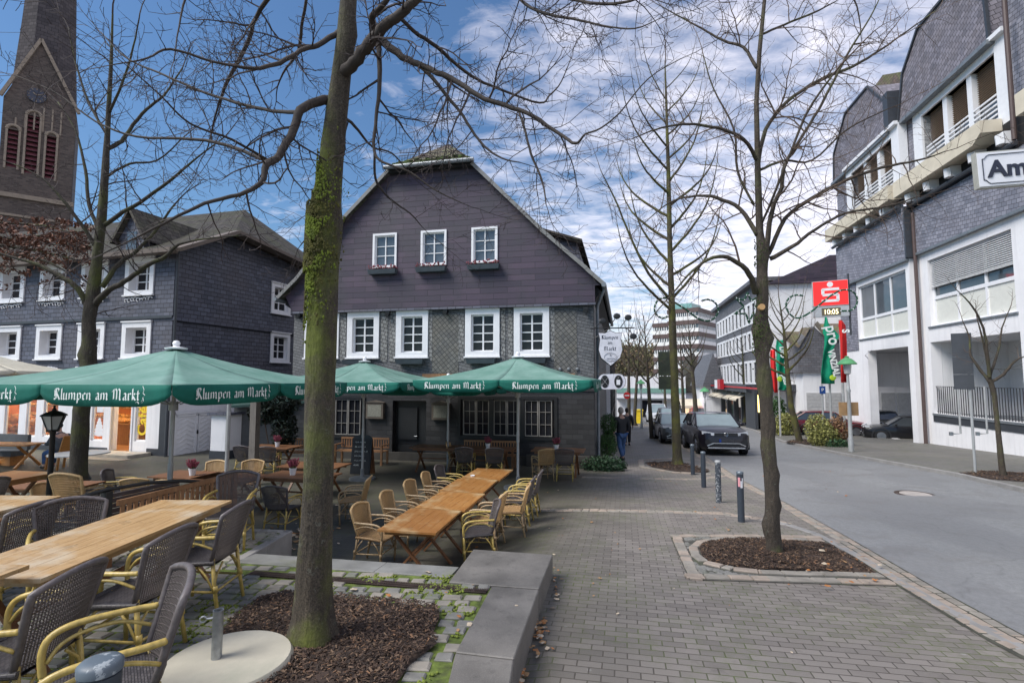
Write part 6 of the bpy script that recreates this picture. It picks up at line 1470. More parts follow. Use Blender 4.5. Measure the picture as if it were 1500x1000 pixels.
for x, z in ((.7,4.1),(1.05,4.05),(1.2,3.45),(.25,3.95)):
    q.tube([(x-.25,0,3.72),(x-.1,0,(3.72+z)/2+.05),(x,0,z)], .014, 5); q.blob((x,0,z), (.12,.03,.1), 8)
q.build('bracket', M['black'], e, uv=False)
e = empty('oval_sign', (s_.x, s_.y, 0), R(-8), 'double oval sign with a fork and knife symbol and a jug under the shield', 'hanging sign')
cz_ = 2.02; q = MB(); st_ = [(.22*math.cos(a)-.0+(.22 if math.cos(a) > 0 else -.22), .25*math.sin(a)) for a in [k*math.pi/12 for k in range(24)]]
q.prism([(.5+x, cz_+z) for x, z in st_], -.12, .14, 'y'); q.build('sign_box', M['black'], e); q = MB(); q.prism([(.5+x*.97, cz_+z*.97) for x, z in st_], -.132, -.121, 'y'); fc = q.build('sign_face', plain('oval_face_white', (.68,.68,.74), .4), e)
q = MB()
for cx in (.29, .71): q.prism([(cx+.13*math.cos(a), cz_+.2*math.sin(a)) for a in [k*math.pi/10 for k in range(20)]], -.138, -.133, 'y')
q.build('emblem_ground', M['black'], fc); q = MB()
q.bar((.2,-.145,cz_-.12),(.38,-.145,cz_+.12),.004,.03,up=(0,1,0)); q.bar((.38,-.147,cz_-.12),(.2,-.147,cz_+.12),.004,.03,up=(0,1,0))
q.box(.65,.76,-.147,-.141,cz_-.1,cz_+.06); q.bar((.76,-.145,cz_+.04),(.8,-.145,cz_-.03),.004,.02,up=(0,1,0)); q.bar((.68,-.145,cz_+.07),(.72,-.145,cz_+.14),.004,.02,up=(0,1,0)); q.build('emblem', M['white'], fc)
# bank sign with temperature display
bs = at(1191, 462, 27); e = empty('bank_sign', (bs.x, bs.y, 0), R(-30), 'red square bank sign with a white S symbol over a small clock display', 'sign')
zA, zB_ = at(1191,413,27).z, at(1191,449,27).z; w_ = 1.62
q = MB(); q.box(0,w_,0,.3,zB_-.02,zA); q.build('sign_case', M['alu'], e); q = MB(); q.box(.05,w_-.02,-.012,-.001,zB_+.02,zA-.03); fc = q.build('red_face', emis('sign_red_face', (.85,.02,.02), .25), e)
q = MB(); cx = .82; h_ = zA-zB_; b_ = zB_; q.tube([(cx,-.015,b_+h_*.84),(cx,-.03,b_+h_*.84)], h_*.105, 16)
th_ = h_*.135; x0, x1 = cx-.4, cx+.4
for (a, b, c, d) in ((x0+.04,x1,.6,.7),(x0,x0+.14,.45,.67),(x0+.05,x1-.05,.38,.48),(x1-.14,x1,.18,.43),(x0,x1-.04,.14,.24)): q.box(a, b, -.03, -.014, b_+h_*c, b_+h_*d)
q.build('emblem', M['white'], fc, uv=False)
z0, z1 = zB_-.58, zB_-.04; q = MB(); q.box(.0,w_,0,.28,z0,z1); q.build('display_case', plain('display_case', (.4,.42,.45), .5), e); q = MB(); q.box(.4,1.25,-.01,-.001,z0+.06,z1-.08); ds = q.build('display', plain('display_dark', (.12,.1,.06), .5), e)
text('10:05', .36, emis('display_digits', (1,.85,.5), 1.0), ds, (.82,-.014,z0+.13), (R(90),0,0), sx=.85)
q = MB(); q.tube([(w_+.02,.15,zA+.3),(w_+.02,.15,z0-1.0)], .05, 8); q.build('mast', M['anthra'], e, uv=False)
# flags -------------------------------------------------------------------------------
def flag(name, pxp, pyb, Y, pts, label, mat_, word=None, pole_top=None, poleb=None, rot=-15, wp=None, wpx=0):
    """pts: list of (px_left,px_right,py) rows from top to bottom"""
    b = at(pxp, pyb, Y); zb_ = zg(b.x, b.y); e = empty(name, (b.x, b.y, zb_), R(rot), label, 'flag', 'flags before the bank'); I = (Matrix.Translation((b.x,b.y,zb_)) @ Matrix.Rotation(R(rot),4,'Z')).inverted()
    q = MB(); q.tube([(0,0,0),(0,0,at(pxp,pole_top or pts[0][2],Y).z-zb_)], .055, 8); q.build('pole', M['alu'], e, uv=False)
    q = MB(); rows_ = []; n = len(pts); sub = 8
    for i, (a, c, y) in enumerate(pts):
        for j in range(sub+1):
            u = j/sub; p = I @ at(a+(c-a)*u, y, Y-.2); rows_.append((p.x, p.y+.12*math.sin(u*7+i*.9), p.z))
    q.add(rows_, [(i*(sub+1)+j, (i+1)*(sub+1)+j, (i+1)*(sub+1)+j+1, i*(sub+1)+j+1) for i in range(n-1) for j in range(sub)]); f_ = q.build('banner', M[mat_], e, smooth=180); f_.modifiers.new('s', 'SOLIDIFY').thickness = .01
    if word:
        s, size, px_, py_, ry = word; p = I @ at(px_, py_, Y-.55); text(s, size, M['letter'], f_, tuple(p), (R(90), R(ry), 0), bold=.012, sx=.9)
    return e, I, f_
M['flag_green'] = cloth('green_flag_cloth', (.0,.22,.12), (.01,.3,.17)); M['flag_red'] = cloth('red_flag_cloth', (.55,.02,.02), (.65,.03,.03)); M['flag_yg'] = plain('lime_print', (.4,.6,.03), .6)
e, I, f_ = flag('green_flag', 1217, 600, 26, [(1209,1210,464),(1208,1216,475),(1206,1227,487),(1208,1229,492),(1207,1222,505),(1205,1218,518),(1204,1216,530),(1203,1223,545),(1204,1224,562)], 'large green flag with white lettering right in front of the garages', 'flag_green', ('pro', .75, 1212, 492, 80), 466)
p = I @ at(1217, 532, 25.3); text('VINZIAL', .42, M['letter'], f_, tuple(p), (R(90), R(80), 0), bold=.012, sx=.85)
q = MB(); p = I @ at(1220, 553, 25.5); q.blob(p, (.15,.02,.14), 10); q.build('lime_mark', M['flag_yg'], f_)
e, I, f_ = flag('green_flag', 1142, 600, 31, [(1138,1150,498),(1137,1152,507),(1138,1150,520),(1137,1148,535),(1138,1150,545),(1141,1154,555),(1142,1155,565),(1140,1152,571)], 'smaller green flag hanging between the trunk and the street tree', 'flag_green', ('bio', .6, 1143, 516, 84), 498)
p = I @ at(1147, 556, 30.3); text('plus', .5, M['letter'], f_, tuple(p), (R(90), R(75), 0), bold=.012, sx=.8)
q = MB(); p = I @ at(1142, 555, 30.5); q.blob(p, (.14,.02,.16), 10); q.build('lime_mark', M['flag_yg'], f_)
flag('red_flag', 1238, 640, 24.5, [(1229,1233,469),(1228,1238,476),(1230,1240,500),(1231,1241,530),(1232,1241,560)], 'long narrow red flag beside the bank wall', 'flag_red', ('S', .4, 1234, 485, 90), 468, rot=-40)
flag('red_flag', 1131, 600, 33, [(1129,1136,512),(1129,1137,530),(1130,1138,550),(1132,1140,566),(1134,1141,575)], 'red and white flag just behind the smaller green one', 'flag_red', None, 505)
# garland: C shapes and star spanned across the street
M['garland'] = plain('green_garland', (.02,.09,.05), .8, var=.5, scale=30); M['bulb'] = plain('white_bulb', (.8,.8,.8), .3)
def garland(pts, Y, name, label, th=.034, step=.22):
    P = [at(x, y, Y) for x, y in pts]; c = sum(P, Vector())/len(P); e = empty(name, tuple(c), 0, label, 'garland', 'christmas garlands across the street'); q = MB(); b = MB(); rn = random.Random(int(pts[0][0]))
    Q = [p-c for p in P]; D_ = []
    for i in range(len(Q)-1):
        for k in range(6): 
            p0, p1, p2, p3 = Q[max(0,i-1)], Q[i], Q[i+1], Q[min(len(Q)-1,i+2)]; t = k/6
            D_.append(.5*((2*p1)+(p2-p0)*t+(2*p0-5*p1+4*p2-p3)*t*t+(-p0+3*p1-3*p2+p3)*t**3) if name != 'garland_star' else p1.lerp(p2, t))
    D_.append(Q[-1]); q.tube(D_, th, 6)
    for p in D_:
        for _ in range(3): a = Vector((rn.gauss(0,1), rn.gauss(0,1), rn.gauss(0,1))).normalized(); q.tube([p, p+a*th*1.7], [.018,.006], 3)
    o = q.build('wreath', M['garland'], e, uv=False)
    for p in D_[::4]: b.blob(p+Vector((0,-th,0)), .026, 6)
    b.build('bulbs', M['bulb'], e, smooth=180, uv=False); return e
f3 = lambda L_: [(950+x/4.76, 430+y/4.76) for x, y in L_]
f7 = lambda L_: [(1100+x/3.57, 400+y/3.57) for x, y in L_]
garland([(977,436),(966,438),(960,446),(959,455),(964,463),(972,466),(978,463)], 18.2, 'garland_hook', 'left curl of the street garland behind the tall tree trunk')
garland(f3([(180,60),(260,110),(340,170),(410,190),(465,165),(487,110),(460,60),(415,42),(370,50)]), 18.5, 'garland_hook', 'green garland hook between the tall trunk and the star')
garland(f3([(610,30),(690,75),(712,0),(745,50),(820,30)][:1]+[(612,35),(668,92),(600,140),(680,140),(700,205),(725,145),(790,150),(750,90),(775,20),(715,50),(690,-5),(668,45),(612,35)]), 19.0, 'garland_star', 'green garland star with white bulbs behind the right tree', .034)
garland(f7([(272,118),(235,115),(200,130),(184,165),(200,210),(245,235),(310,205),(370,155),(430,110),(480,88),(530,95),(555,130),(550,170),(520,195),(468,198)]), 20, 'garland_hook', 'green garland with two curls in front of the red bank sign')

pp = at(976, 650, 18.2); e = empty('traffic_panel', (pp.x, pp.y, zg(pp.x,pp.y)), R(-12), 'dark green backed traffic panel on a grey pole beside the tall slender trunk', 'road sign'); b0_ = zg(pp.x,pp.y)
q = MB(); q.box(-.22,.2,-.1,-.04,at(976,570,18.2).z-b0_,at(976,551,18.2).z-b0_); q.box(-.22,.2,-.1,-.04,at(976,550,18.2).z-b0_,at(976,515,18.2).z-b0_); q.build('sign_back', plain('green_algae_panel', (.035,.045,.03), .7, var=.4, scale=4, grime=(.1,.13,.02)), e)
q = MB(); q.tube([(.24,0,0),(.24,0,at(984,445,18.2).z-b0_)], .05, 10); q.build('pole', M['alu'], e, uv=False)
# ================================================================ TREES
def bark(n, c1, c2, moss, mlo, mhi, ms=1.6, zr=None):
    t = NT(n); v = t.coord(); sv = t.mapv(v, scale=(1,1,.22)); f = t.noise(sv, 26, 6, .65); g = t.noise(v, 3.0, 5, .6)
    col = t.mix(t.ramp(f, [(.3, (0,0,0)), (.7, (1,1,1))]), c1, c2)
    lich = t.ramp(t.noise(v, 14, 3, .5), [(.64, (0,0,0)), (.68, (1,1,1))]); col = t.mix(t.math('MULTIPLY', .6, lich), col, (.34,.36,.28))
    sp = t.ramp(t.noise(v, 75, 4, .7), [(.4, (0,0,0)), (.62, (1,1,1))]); col = t.mix(t.math('MULTIPLY', .45, sp), mul(c1, .6), col)
    mk = t.ramp(t.noise(v, ms, 6, .6), [(mlo, (0,0,0)), (mhi, (1,1,1))])
    if zr:
        nn_ = t.n('SeparateXYZ', {0: t.n('NewGeometry').outputs['Normal']}).outputs[0]; z_ = t.n('SeparateXYZ', {0: v}).outputs[2]
        a_ = t.n('MapRange', {0: z_, 1: zr[0], 2: zr[0]+.5}).outputs[0]; b_ = t.n('MapRange', {0: z_, 1: zr[1], 2: zr[1]+.6, 3: 1.0, 4: .25}).outputs[0]; c_ = t.n('MapRange', {0: nn_, 1: .6, 2: -.3}).outputs[0]
        mk = t.math('ADD', mk, t.math('MULTIPLY', t.math('MULTIPLY', a_, b_), t.math('MULTIPLY', c_, t.ramp(t.noise(v, 7, 6, .7), [(.36, (0,0,0)), (.55, (1,1,1))]))), None); mk = t.n('Clamp', {0: mk}).outputs[0]
    mg = t.mix(t.noise(v, 22, 4, .7), mul(moss, .45), mul(moss, 1.5))
    col = t.mix(t.math('MULTIPLY', .85, mk), col, mg)
    return t.fin(col, .85, t.bump(t.math('ADD', f, t.math('MULTIPLY', g, .5)), 1.0, .035))
M['bark1'] = bark('dark_furrowed_bark', (.035,.028,.02), (.15,.12,.085), (.07,.08,.015), .46, .66)
M['bark0'] = bark('mossy_furrowed_bark', (.055,.044,.032), (.25,.2,.14), (.13,.155,.02), .47, .68, 1.6, (1.75, 3.6))
M['bark2'] = bark('grey_brown_bark', (.06,.047,.035), (.23,.18,.13), (.1,.115,.03), .52, .7)
M['bark3'] = bark('olive_bark', (.06,.05,.03), (.19,.155,.085), (.12,.125,.02), .45, .65)
M['twig'] = plain('dark_twig_bark', (.045,.032,.03), .8, var=.3, bump=0); M['twig2'] = plain('brown_twig_bark', (.11,.075,.055), .8, var=.3, bump=0)
M['limb'] = plain('dark_limb_bark', (.05,.04,.034), .85, var=.5, scale=5, bump=.8, bs=40)
def rdir(rn): return Vector((rn.gauss(0,1), rn.gauss(0,1), rn.gauss(0,1))).normalized()
def spur(mb, p, d, r, L, lvl, rn, up, wob, fork, segl):
    n = max(2, int(L/segl)); pts = [p]; q = p.copy(); dd = d.normalized(); kids = []
    for i in range(n):
        dd = (dd+rdir(rn)*wob+Vector((0,0,up))).normalized(); q = q+dd*(L/n); pts.append(q.copy())
        if lvl > 0 and i >= (0 if lvl > 1 else 0):
            for _ in range(fork[lvl] if rn.random() < .9 else 0):
                side = rdir(rn); side = (side-dd*side.dot(dd)).normalized(); kids.append((q.copy(), (dd*.55+side*.8).normalized(), 1-i/n))
    mb.tube(pts, [max(r*(1-.75*i/n), .0016) for i in range(n+1)], 5 if r > .02 else (4 if r > .008 else 3), cap=False)
    for kp, kd, t in kids:
        spur(mb, kp, kd, r*(.38+.15*t), L*(.3+.3*rn.random())*(.5+.5*t), lvl-1, rn, up, wob, fork, segl*.75)
def limb(mbl, mbt, pts, rads, rn, dens, L, lvl, up=.06, wob=.22, fork=(0,1,1,1), segl=.12, start=.15, n=7, skip=0, tr=.35):
    """a traced limb plus random side shoots"""
    D_ = []; Rr = []
    for i in range(len(pts)-1):
        for k in range(4):
            p0, p1, p2, p3 = pts[max(0,i-1)], pts[i], pts[i+1], pts[min(len(pts)-1,i+2)]; t = k/4
            D_.append(.5*((2*p1)+(p2-p0)*t+(2*p0-5*p1+4*p2-p3)*t*t+(-p0+3*p1-3*p2+p3)*t**3)); Rr.append(rads[i]+(rads[i+1]-rads[i])*t)
    D_.append(pts[-1]); Rr.append(rads[-1])
    D_ = [p+rdir(rn)*Rr[i]*.25 for i, p in enumerate(D_)]
    mbl.tube(D_, Rr, n, cap=True)
    tot = sum((D_[i+1]-D_[i]).length for i in range(len(D_)-1)); acc = 0
    for i in range(len(D_)-1):
        seg = D_[i+1]-D_[i]; l = seg.length; acc += l; f = acc/tot
        if f < start or l < 1e-6: continue
        x = l*dens; k = int(x)+(rn.random() < x-int(x))
        for _ in range(k):
            p = D_[i]+seg*rn.random(); d = seg.normalized(); side = rdir(rn); side = (side-d*side.dot(d)).normalized()
            LL = L*(.35+.9*rn.random())*(1.1-.5*f); spur(mbt, p, d*.45+side, min(Rr[i]*.5, LL*.014+.0015), LL, lvl, rn, up, wob, fork, segl)
    p, d = D_[-1], (D_[-1]-D_[-2]).normalized(); spur(mbt, p, d, Rr[-1], L*1.1, lvl+0, rn, up, wob*.7, fork, segl)
def tree(base, label, trunk, limbs, Y, barkm, twigm, seed, dens, L, lvl, group=None, limbm=None, up=.06, wob=.22, fork=(0,1,1,1), segl=.12, flare=1.25, knobs=(), name='bare_tree', dy=1.0, zfn=zg, tdens=None, tstart=.3, ws=1.0, ls=None):
    ls = ls or ws; trunk = [(a_, b_, c_*ws) for a_, b_, c_ in trunk]
    rn = random.Random(seed); b = at(*base, Y) if len(base) == 2 else base
    e = empty(name, (b.x, Y, b.z), 0, label, 'tree', group); O = Vector((b.x, Y, b.z)); u = Y/750
    q = MB(); P = [at(x, y, Y)-O for x, y, w in trunk]; Rr = [w*u/2 for x, y, w in trunk]
    D_ = []; RR = []
    for i in range(len(P)-1):
        m_ = max(3, int((P[i+1]-P[i]).length/.12))
        for k in range(m_): t = k/m_; D_.append(P[i].lerp(P[i+1], t)); RR.append(Rr[i]+(Rr[i+1]-Rr[i])*t)
    D_.append(P[-1]); RR.append(Rr[-1]); nn = 20; vs = []; fs = []
    D_.insert(0, D_[0]-Vector((0,0,.25))); RR.insert(0, RR[0]*flare)
    for i, p in enumerate(D_):
        for k in range(nn):
            a = 2*math.pi*k/nn; ph = .10*noise.noise(Vector((math.cos(a)*1.3+seed, math.sin(a)*1.3, p.z*.9)))+.05*noise.noise(Vector((math.cos(a)*3, math.sin(a)*3+seed, p.z*3)))
            low = max(0, 1-p.z/.35); rr = RR[i]*(.87+ph*1.4+low*low*(flare-1)*(1+.35*math.sin(a*5+seed)))
            for kx, ky, kw, ks in knobs:
                kp = at(kx, ky, Y)-O; dz = (p.z-kp.z)/(ks*u); ca = math.cos(a)*(1 if kw > 0 else -1); rr += abs(kw)*u*math.exp(-dz*dz)*max(0, .1+.9*ca)*(1+.5*noise.noise(Vector((a*2, p.z*9, seed))))
            vs.append((p.x+rr*math.cos(a), p.y+rr*math.sin(a), p.z))
        if i:
            bb = (i-1)*nn
            for k in range(nn): fs.append((bb+k, bb+(k+1) % nn, bb+nn+(k+1) % nn, bb+nn+k))
    q.add(vs, fs); q.build('trunk', M[barkm], e, smooth=180, uv=False)
    lb = MB(); tw = MB()
    for L_ in limbs:
        side = L_[0]; pts = L_[1]; n = len(pts); P2 = []; R2 = []
        for i, pt in enumerate(pts):
            yy = Y+side*dy*(i/(n-1))**.8; P2.append(at(pt[0], pt[1], yy)-O); R2.append((pt[2] if len(pt) > 2 else (L_[2]+(L_[3]-L_[2])*i/(n-1)))*yy/750/2*ls)
        limb(lb, tw, P2, R2, rn, dens*(L_[4] if len(L_) > 4 else 1), L, lvl, up, wob, fork, segl)
    if tdens:
        m_ = len(D_); k0 = int(m_*tstart); limb(MB(), tw, [D_[i] for i in range(k0, m_, max(1, (m_-k0)//8))], [RR[i] for i in range(k0, m_, max(1, (m_-k0)//8))], rn, tdens, L*1.2, lvl, up*2, wob, fork, segl, start=0)
    lb.build('limbs', M[limbm or barkm], e, smooth=180, uv=False); tw.build('twigs', M[twigm], e, uv=False)
    return e
# big mossy tree in front
tree((455,925), 'big leaning mossy tree in the mulch bed at the front, bare branches overhead',
     [(457,930,78),(458,900,70),(461,800,62),(466,700,57),(468,600,57),(470,500,58),(475,400,56),(480,300,52),(487,220,46),(495,150,42),(503,80,38),(510,0,34),(516,-110,28),(520,-300,18),(522,-450,8)],
     [(-.6, [(483,147,20),(462,149,18),(440,163,17),(425,200,16),(408,228,15),(390,243,14),(382,268,10),(350,285,8),(300,298,7),(250,322,5.5),(205,345,4),(150,372,2.5)]),
      (.9, [(441,165,9),(400,163,7),(345,150,6),(290,132,5),(235,108,4),(185,85,3),(150,50,2)]),
      (.5, [(395,238,9),(340,215,7),(285,204,6),(200,200,4.5),(140,178,3.5),(80,135,2.5),(20,110,1.5)]),
      (-.9, [(395,236,6),(340,205,5),(280,182,4),(235,140,3),(190,100,2)]),
      (-.8, [(497,47,12),(465,66,10),(440,75,9),(410,92,9),(370,100,7),(310,90,5),(250,72,5),(215,86,3.5),(165,95,2)]),
      (.7, [(405,-20,10),(375,25,8),(362,65,8),(335,115,7),(318,160,4),(305,215,2.5)]),
      (.3, [(450,-10,6),(442,40,6),(438,72,7)], 6, 6),
      (-.5, [(500,112,26),(520,92,24),(540,64,24),(560,42,22),(587,20,20),(615,-4,18),(660,-60,15),(720,-140,9)]),
      (-.3, [(548,52,16),(545,25,13),(560,8,11),(580,-20,9)]),
      (-.9, [(560,60,17),(590,84,14),(620,98,12),(660,115,11),(700,140,10),(740,155,9.5),(780,170,8),(820,197,7),(843,210,6),(857,197,4),(880,188,3.5),(908,165,3),(950,115,2.5),(1000,85,1.5)]),
      (-.4, [(600,88,9),(625,105,8),(655,142,7),(675,165,6),(692,192,5.5),(710,215,5),(735,232,3.5),(762,238,2)]),
      (.8, [(585,25,8),(605,45,8),(640,70,8),(665,92,7),(700,117,6),(735,132,5),(790,151,4),(805,140,3.5),(822,120,2.5),(838,82,1.5)]),
      (-.2, [(555,50,12),(556,120,9),(551,170,7),(548,220,6),(562,238,5),(600,252,4),(640,280,3),(690,303,1.5)]),
      (-.5, [(760,163,5),(770,195,5),(778,225,5),(795,268,4),(800,300,2)]),
      (-.9, [(745,-20,5),(770,6,6),(800,20,6),(840,28,5),(885,38,3.5),(930,42,3),(965,28,1.5)]),
      (-.9, [(800,-12,7),(850,2,6),(900,6,6),(940,-4,4)]),
      (.3, [(549,222,5),(550,262,5),(570,290,4),(600,312,3),(618,332,1.5)]),
      (.6, [(514,-60,14),(560,-90,11),(640,-120,9),(740,-100,6),(800,-60,4),(830,-20,2)]),
      (-.6, [(512,-30,14),(460,-70,12),(390,-80,9),(330,-60,6),(280,-20,5),(262,40,3),(255,90,2)]),
      (.9, [(500,170,7),(520,185,6),(545,215,4),(575,225,3),(600,255,2)]),
      (.7, [(476,210,7),(468,240,6),(466,290,5),(460,330,3),(440,360,2)])],
     4.06, 'bark0', 'twig', 5, 8.4, .62, 2, limbm='limb', up=.015, wob=.26, fork=(0,1,1,1), segl=.07, flare=1.12, knobs=((482,310,-8,36),(478,365,-9,25),(476,420,-3,22),(488,345,4,40),(492,55,5,25)), dy=1.1, ws=.84, ls=.76)
# moss cushions on the big trunk
_bt = bpy.data.objects['bare_tree']
q = MB(); rn = random.Random(8); O = Vector(_bt.location)
for _ in range(3800):
    py = rn.gauss(350, 48) if rn.random() < .8 else rn.uniform(240, 480); px = 480+(300-py)*.05+ (7 if py < 300 else 0); a = rn.gauss(math.pi+.35, .95)
    rad = (24+ (4 if 285 < py < 400 else 0))*4.06/750; c = at(px, py, 4.06)-O; p = c+Vector((math.cos(a)*rad*1.03, -abs(math.sin(a))*rad*1.03, 0)); s = .003+.007*rn.random()**2
    q.blob(p, (s, s, s*1.5), 5, 1 if noise.noise(p*6) > .05 else 0)
q.build('moss', [plain('bright_moss', (.13,.17,.018), .95, var=.7, scale=14, bump=1, bs=120, grime=(.12,.075,.02)), plain('brown_moss', (.09,.085,.02), .95, var=.7, scale=14, bump=1, bs=120)], _bt, smooth=180, uv=False)
# tree beside the road
tree((1133,805), 'knobbly tree in the oval mulch bed beside the road, with a fresh pale pruning cut',
     [(1134,808,26),(1131,740,27),(1128,680,27),(1122,600,26),(1117,530,25),(1115,495,27),(1117,440,24),(1116,385,22),(1113,340,16),(1110,250,12),(1108,150,10),(1112,80,9),(1120,0,8),(1126,-80,6),(1130,-200,3)],
     [(-.8, [(1120,380,12),(1131,310,9),(1145,275,8),(1150,240,7),(1180,192,6),(1205,150,5.5),(1228,105,5),(1250,65,4),(1275,25,3),(1292,-10,1.5)]),
      (-.5, [(1126,372,9),(1150,320,8),(1190,290,8),(1240,264,7),(1290,246,6),(1345,235,4),(1385,222,2)]),
      (.8, [(1111,240,9),(1122,190,8),(1152,150,7),(1200,118,7),(1250,97,6),(1290,73,4.5),(1330,45,3),(1372,15,1.5)]),
      (-.8, [(1109,235,8),(1090,205,7),(1060,190,6),(1030,184,5.5),(1000,182,5),(960,190,3.5),(925,204,2)]),
      (.6, [(1110,345,10),(1085,307,8),(1050,290,7),(1020,287,5),(980,297,3),(940,330,1.5)]),
      (-.6, [(1106,430,12),(1098,402,11),(1072,380,9),(1045,377,7),(1015,396,5),(985,430,3),(950,470,1.5)]),
      (.6, [(1108,100,7),(1090,70,6),(1060,60,5),(1035,46,4),(1000,27,3),(960,5,1.5)]),
      (-.5, [(1128,380,10),(1160,362,8),(1195,336,6),(1240,312,5),(1300,302,4),(1345,288,2)]),
      (.4, [(1118,50,5),(1150,36,4.5),(1190,20,4),(1225,2,2)]),
      (.7, [(1112,250,6),(1150,235,5),(1190,235,4),(1240,190,3.5),(1300,160,2)]),
      (-.9, [(1115,330,5),(1140,270,5),(1180,170,5),(1220,110,4)], 5, 3),
      (.3, [(1105,300,5),(1080,250,5),(1075,190,4),(1045,130,3),(1030,80,2)]),
      (.5, [(1124,-40,6),(1180,-60,5),(1230,-30,4),(1255,10,3),(1262,60,1.5)])],
     7.28, 'bark2', 'twig2', 9, 6.8, .95, 2, limbm='bark2', up=.04, wob=.26, fork=(0,1,1,1), segl=.12, flare=1.2, ws=.78, ls=.74, knobs=((1113,495,8,16),(1113,480,-5,14),(1140,560,3,20),(1126,620,6,7),(1130,660,-5,7),(1130,700,6,8),(1131,735,6,7),(1130,770,-7,14),(1125,560,-3,12),(1120,370,7,12)))
_t3 = bpy.data.objects['bare_tree.001']; q = MB(); c = at(1110,452,7.28)-Vector(_t3.location); q.tube([c+Vector((0,-.09,0)), c+Vector((-.02,-.165,.005))], [.045,.043], 14); q.build('pruning_cut', plain('fresh_cut_wood', (.5,.3,.13), .7, var=.2, scale=30), _t3, uv=False)
rn = random.Random(18); q = MB()
for _ in range(300):
    py = rn.choice((rn.gauss(490,16), rn.gauss(470,22), rn.gauss(380,15))); a = rn.gauss(math.pi, 1.0); rr = .135 if py > 450 else .11; c = at(1115, py, 7.28)-Vector(_t3.location); s = .006+.006*rn.random(); rr *= .9; q.blob(c+Vector((math.cos(a)*rr,-abs(math.sin(a))*rr,0)), (s,s,s), 5)
q.build('moss', M['mossy'], _t3, smooth=180, uv=False)
# tall street tree by the bollards
def autolimbs(rn, trunk, n, y0, y1, reach, rise, w0=5):
    out = []
    for k in range(n):
        py = y0+(y1-y0)*k/(n-1); i = next(j for j in range(len(trunk)-1) if trunk[j][1] >= py >= trunk[j+1][1]); a, b = trunk[i], trunk[i+1]; t = (a[1]-py)/(a[1]-b[1]); px = a[0]+(b[0]-a[0])*t; s = 1 if k % 2 else -1; w = a[2]+(b[2]-a[2])*t
        rc = reach*(1-.55*k/n)*(.75+.5*rn.random()); rs = rise*(.7+.6*rn.random()); w1 = min(w*.55, w0)
        out.append((rn.uniform(-1.5,1.5), [(px, py, w1), (px+s*rc*.35, py-rs*.22, w1*.85), (px+s*rc*.7, py-rs*.5, w1*.6), (px+s*rc*.9, py-rs*.8, w1*.4), (px+s*rc, py-rs*1.1, w1*.2)]))
    return out
rn = random.Random(40)
tk = [(993,681,19),(991,640,17),(988,560,15.5),(984,450,13),(981,350,10.5),(979,250,8),(976,150,5),(974,90,2)]
tree((993,680), 'tall slender tree behind the bollards, its leaning trunk hiding a traffic panel', tk, autolimbs(rn, tk, 20, 455, 130, 82, 95, 5.5)+[(-.5, [(983,440,6),(950,400,5),(925,350,4),(900,290,3),(880,250,1.5)])], 17.3, 'bark3', 'twig2', 13, 3.0, 1.15, 2, limbm='bark3', up=.12, wob=.2, segl=.26, fork=(0,1,1,1), tdens=1.2, ws=.82)
# left tree on the terrace
tree((115,714), 'mossy bare tree standing between the bakery house and the big green parasol',
     [(114,716,30),(116,660,26),(119,600,26),(128,560,24),(131,520,23),(130,470,22),(137,430,21),(142,380,18),(149,320,15),(155,240,12),(159,160,8),(163,90,6),(165,20,3)],
     [(-.6, [(131,455,11),(115,424,9),(85,402,8),(50,386,6),(10,374,4),(-40,360,2)]),
      (-.8, [(138,448,12),(160,425,10),(190,408,8),(215,388,8),(242,376,7),(262,358,5),(300,350,3),(350,345,2)]),
      (.6, [(150,420,9),(175,385,8),(200,368,6),(230,335,5),(255,300,3)]),
      (.8, [(157,218,8),(178,207,7),(190,190,6),(215,160,5),(240,140,4),(268,98,2)]),
      (-.8, [(152,330,8),(180,310,7),(215,290,6),(260,255,5),(290,230,3),(330,200,2)]),
      (.5, [(148,345,6),(130,300,6),(125,250,5),(110,190,3),(85,150,2)]),
      (-.6, [(160,165,5),(180,120,4),(195,70,3),(205,20,2)]),
      (-.6, [(145,370,7),(120,330,6),(90,290,5),(60,260,3),(20,240,2)]),
      (.7, [(158,200,5),(130,150,4),(110,90,3),(100,40,2)]),
      (.4, [(154,260,5),(190,240,4),(230,235,3),(270,200,2)])],
     13.4, 'bark1', 'twig', 17, 4.2, 1.15, 2, limbm='bark1', up=.03, wob=.25, segl=.22, fork=(0,1,1,1), tdens=1.5, ws=.9, ls=.85, knobs=((131,520,-5,10),(130,545,5,9)))
# smaller trees
def small_tree(base, top, w, Y, label, seed, reach, n=12, g='street trees', L=.8, bend=0, dens=1.6, y0f=.45, twm='twig2', bm='bark2'):
    rn = random.Random(seed); bx, by = base; tx, ty = top
    tk = [(bx, by+2, w), (bx+(tx-bx)*.25+bend, by+(ty-by)*.25, w*.85), (bx+(tx-bx)*.5+bend*.6, by+(ty-by)*.5, w*.62), (bx+(tx-bx)*.75, by+(ty-by)*.75, w*.35), (tx, ty, w*.1)]
    H = by-ty; return tree(base, label, tk, autolimbs(rn, tk, n, by-H*y0f, ty+H*.12, reach, H*.22, w*.5), Y, bm, twm, seed, dens, L, 2 if Y < 40 else 1, group=g, up=.12, wob=.22, segl=.3 if Y > 20 else .15, tdens=dens*.7, flare=1.15)
p = G(955, 642); small_tree((955,643), (943,462), 7.5, p.y, 'slim street tree nearer than the yellow bin on the walkway', 51, 26, 14, L=.9)
small_tree((1173,650), (1140,430), 11, 26.6, 'leaning street tree in front of the flags on the far pavement', 52, 42, 14, L=1.1, bend=-6, bm='bark3')
small_tree((1092,612), (1086,480), 5, 44, 'thin tree standing in front of the slate office windows', 53, 22, 10, L=1.2, bm='bark1', twm='twig')
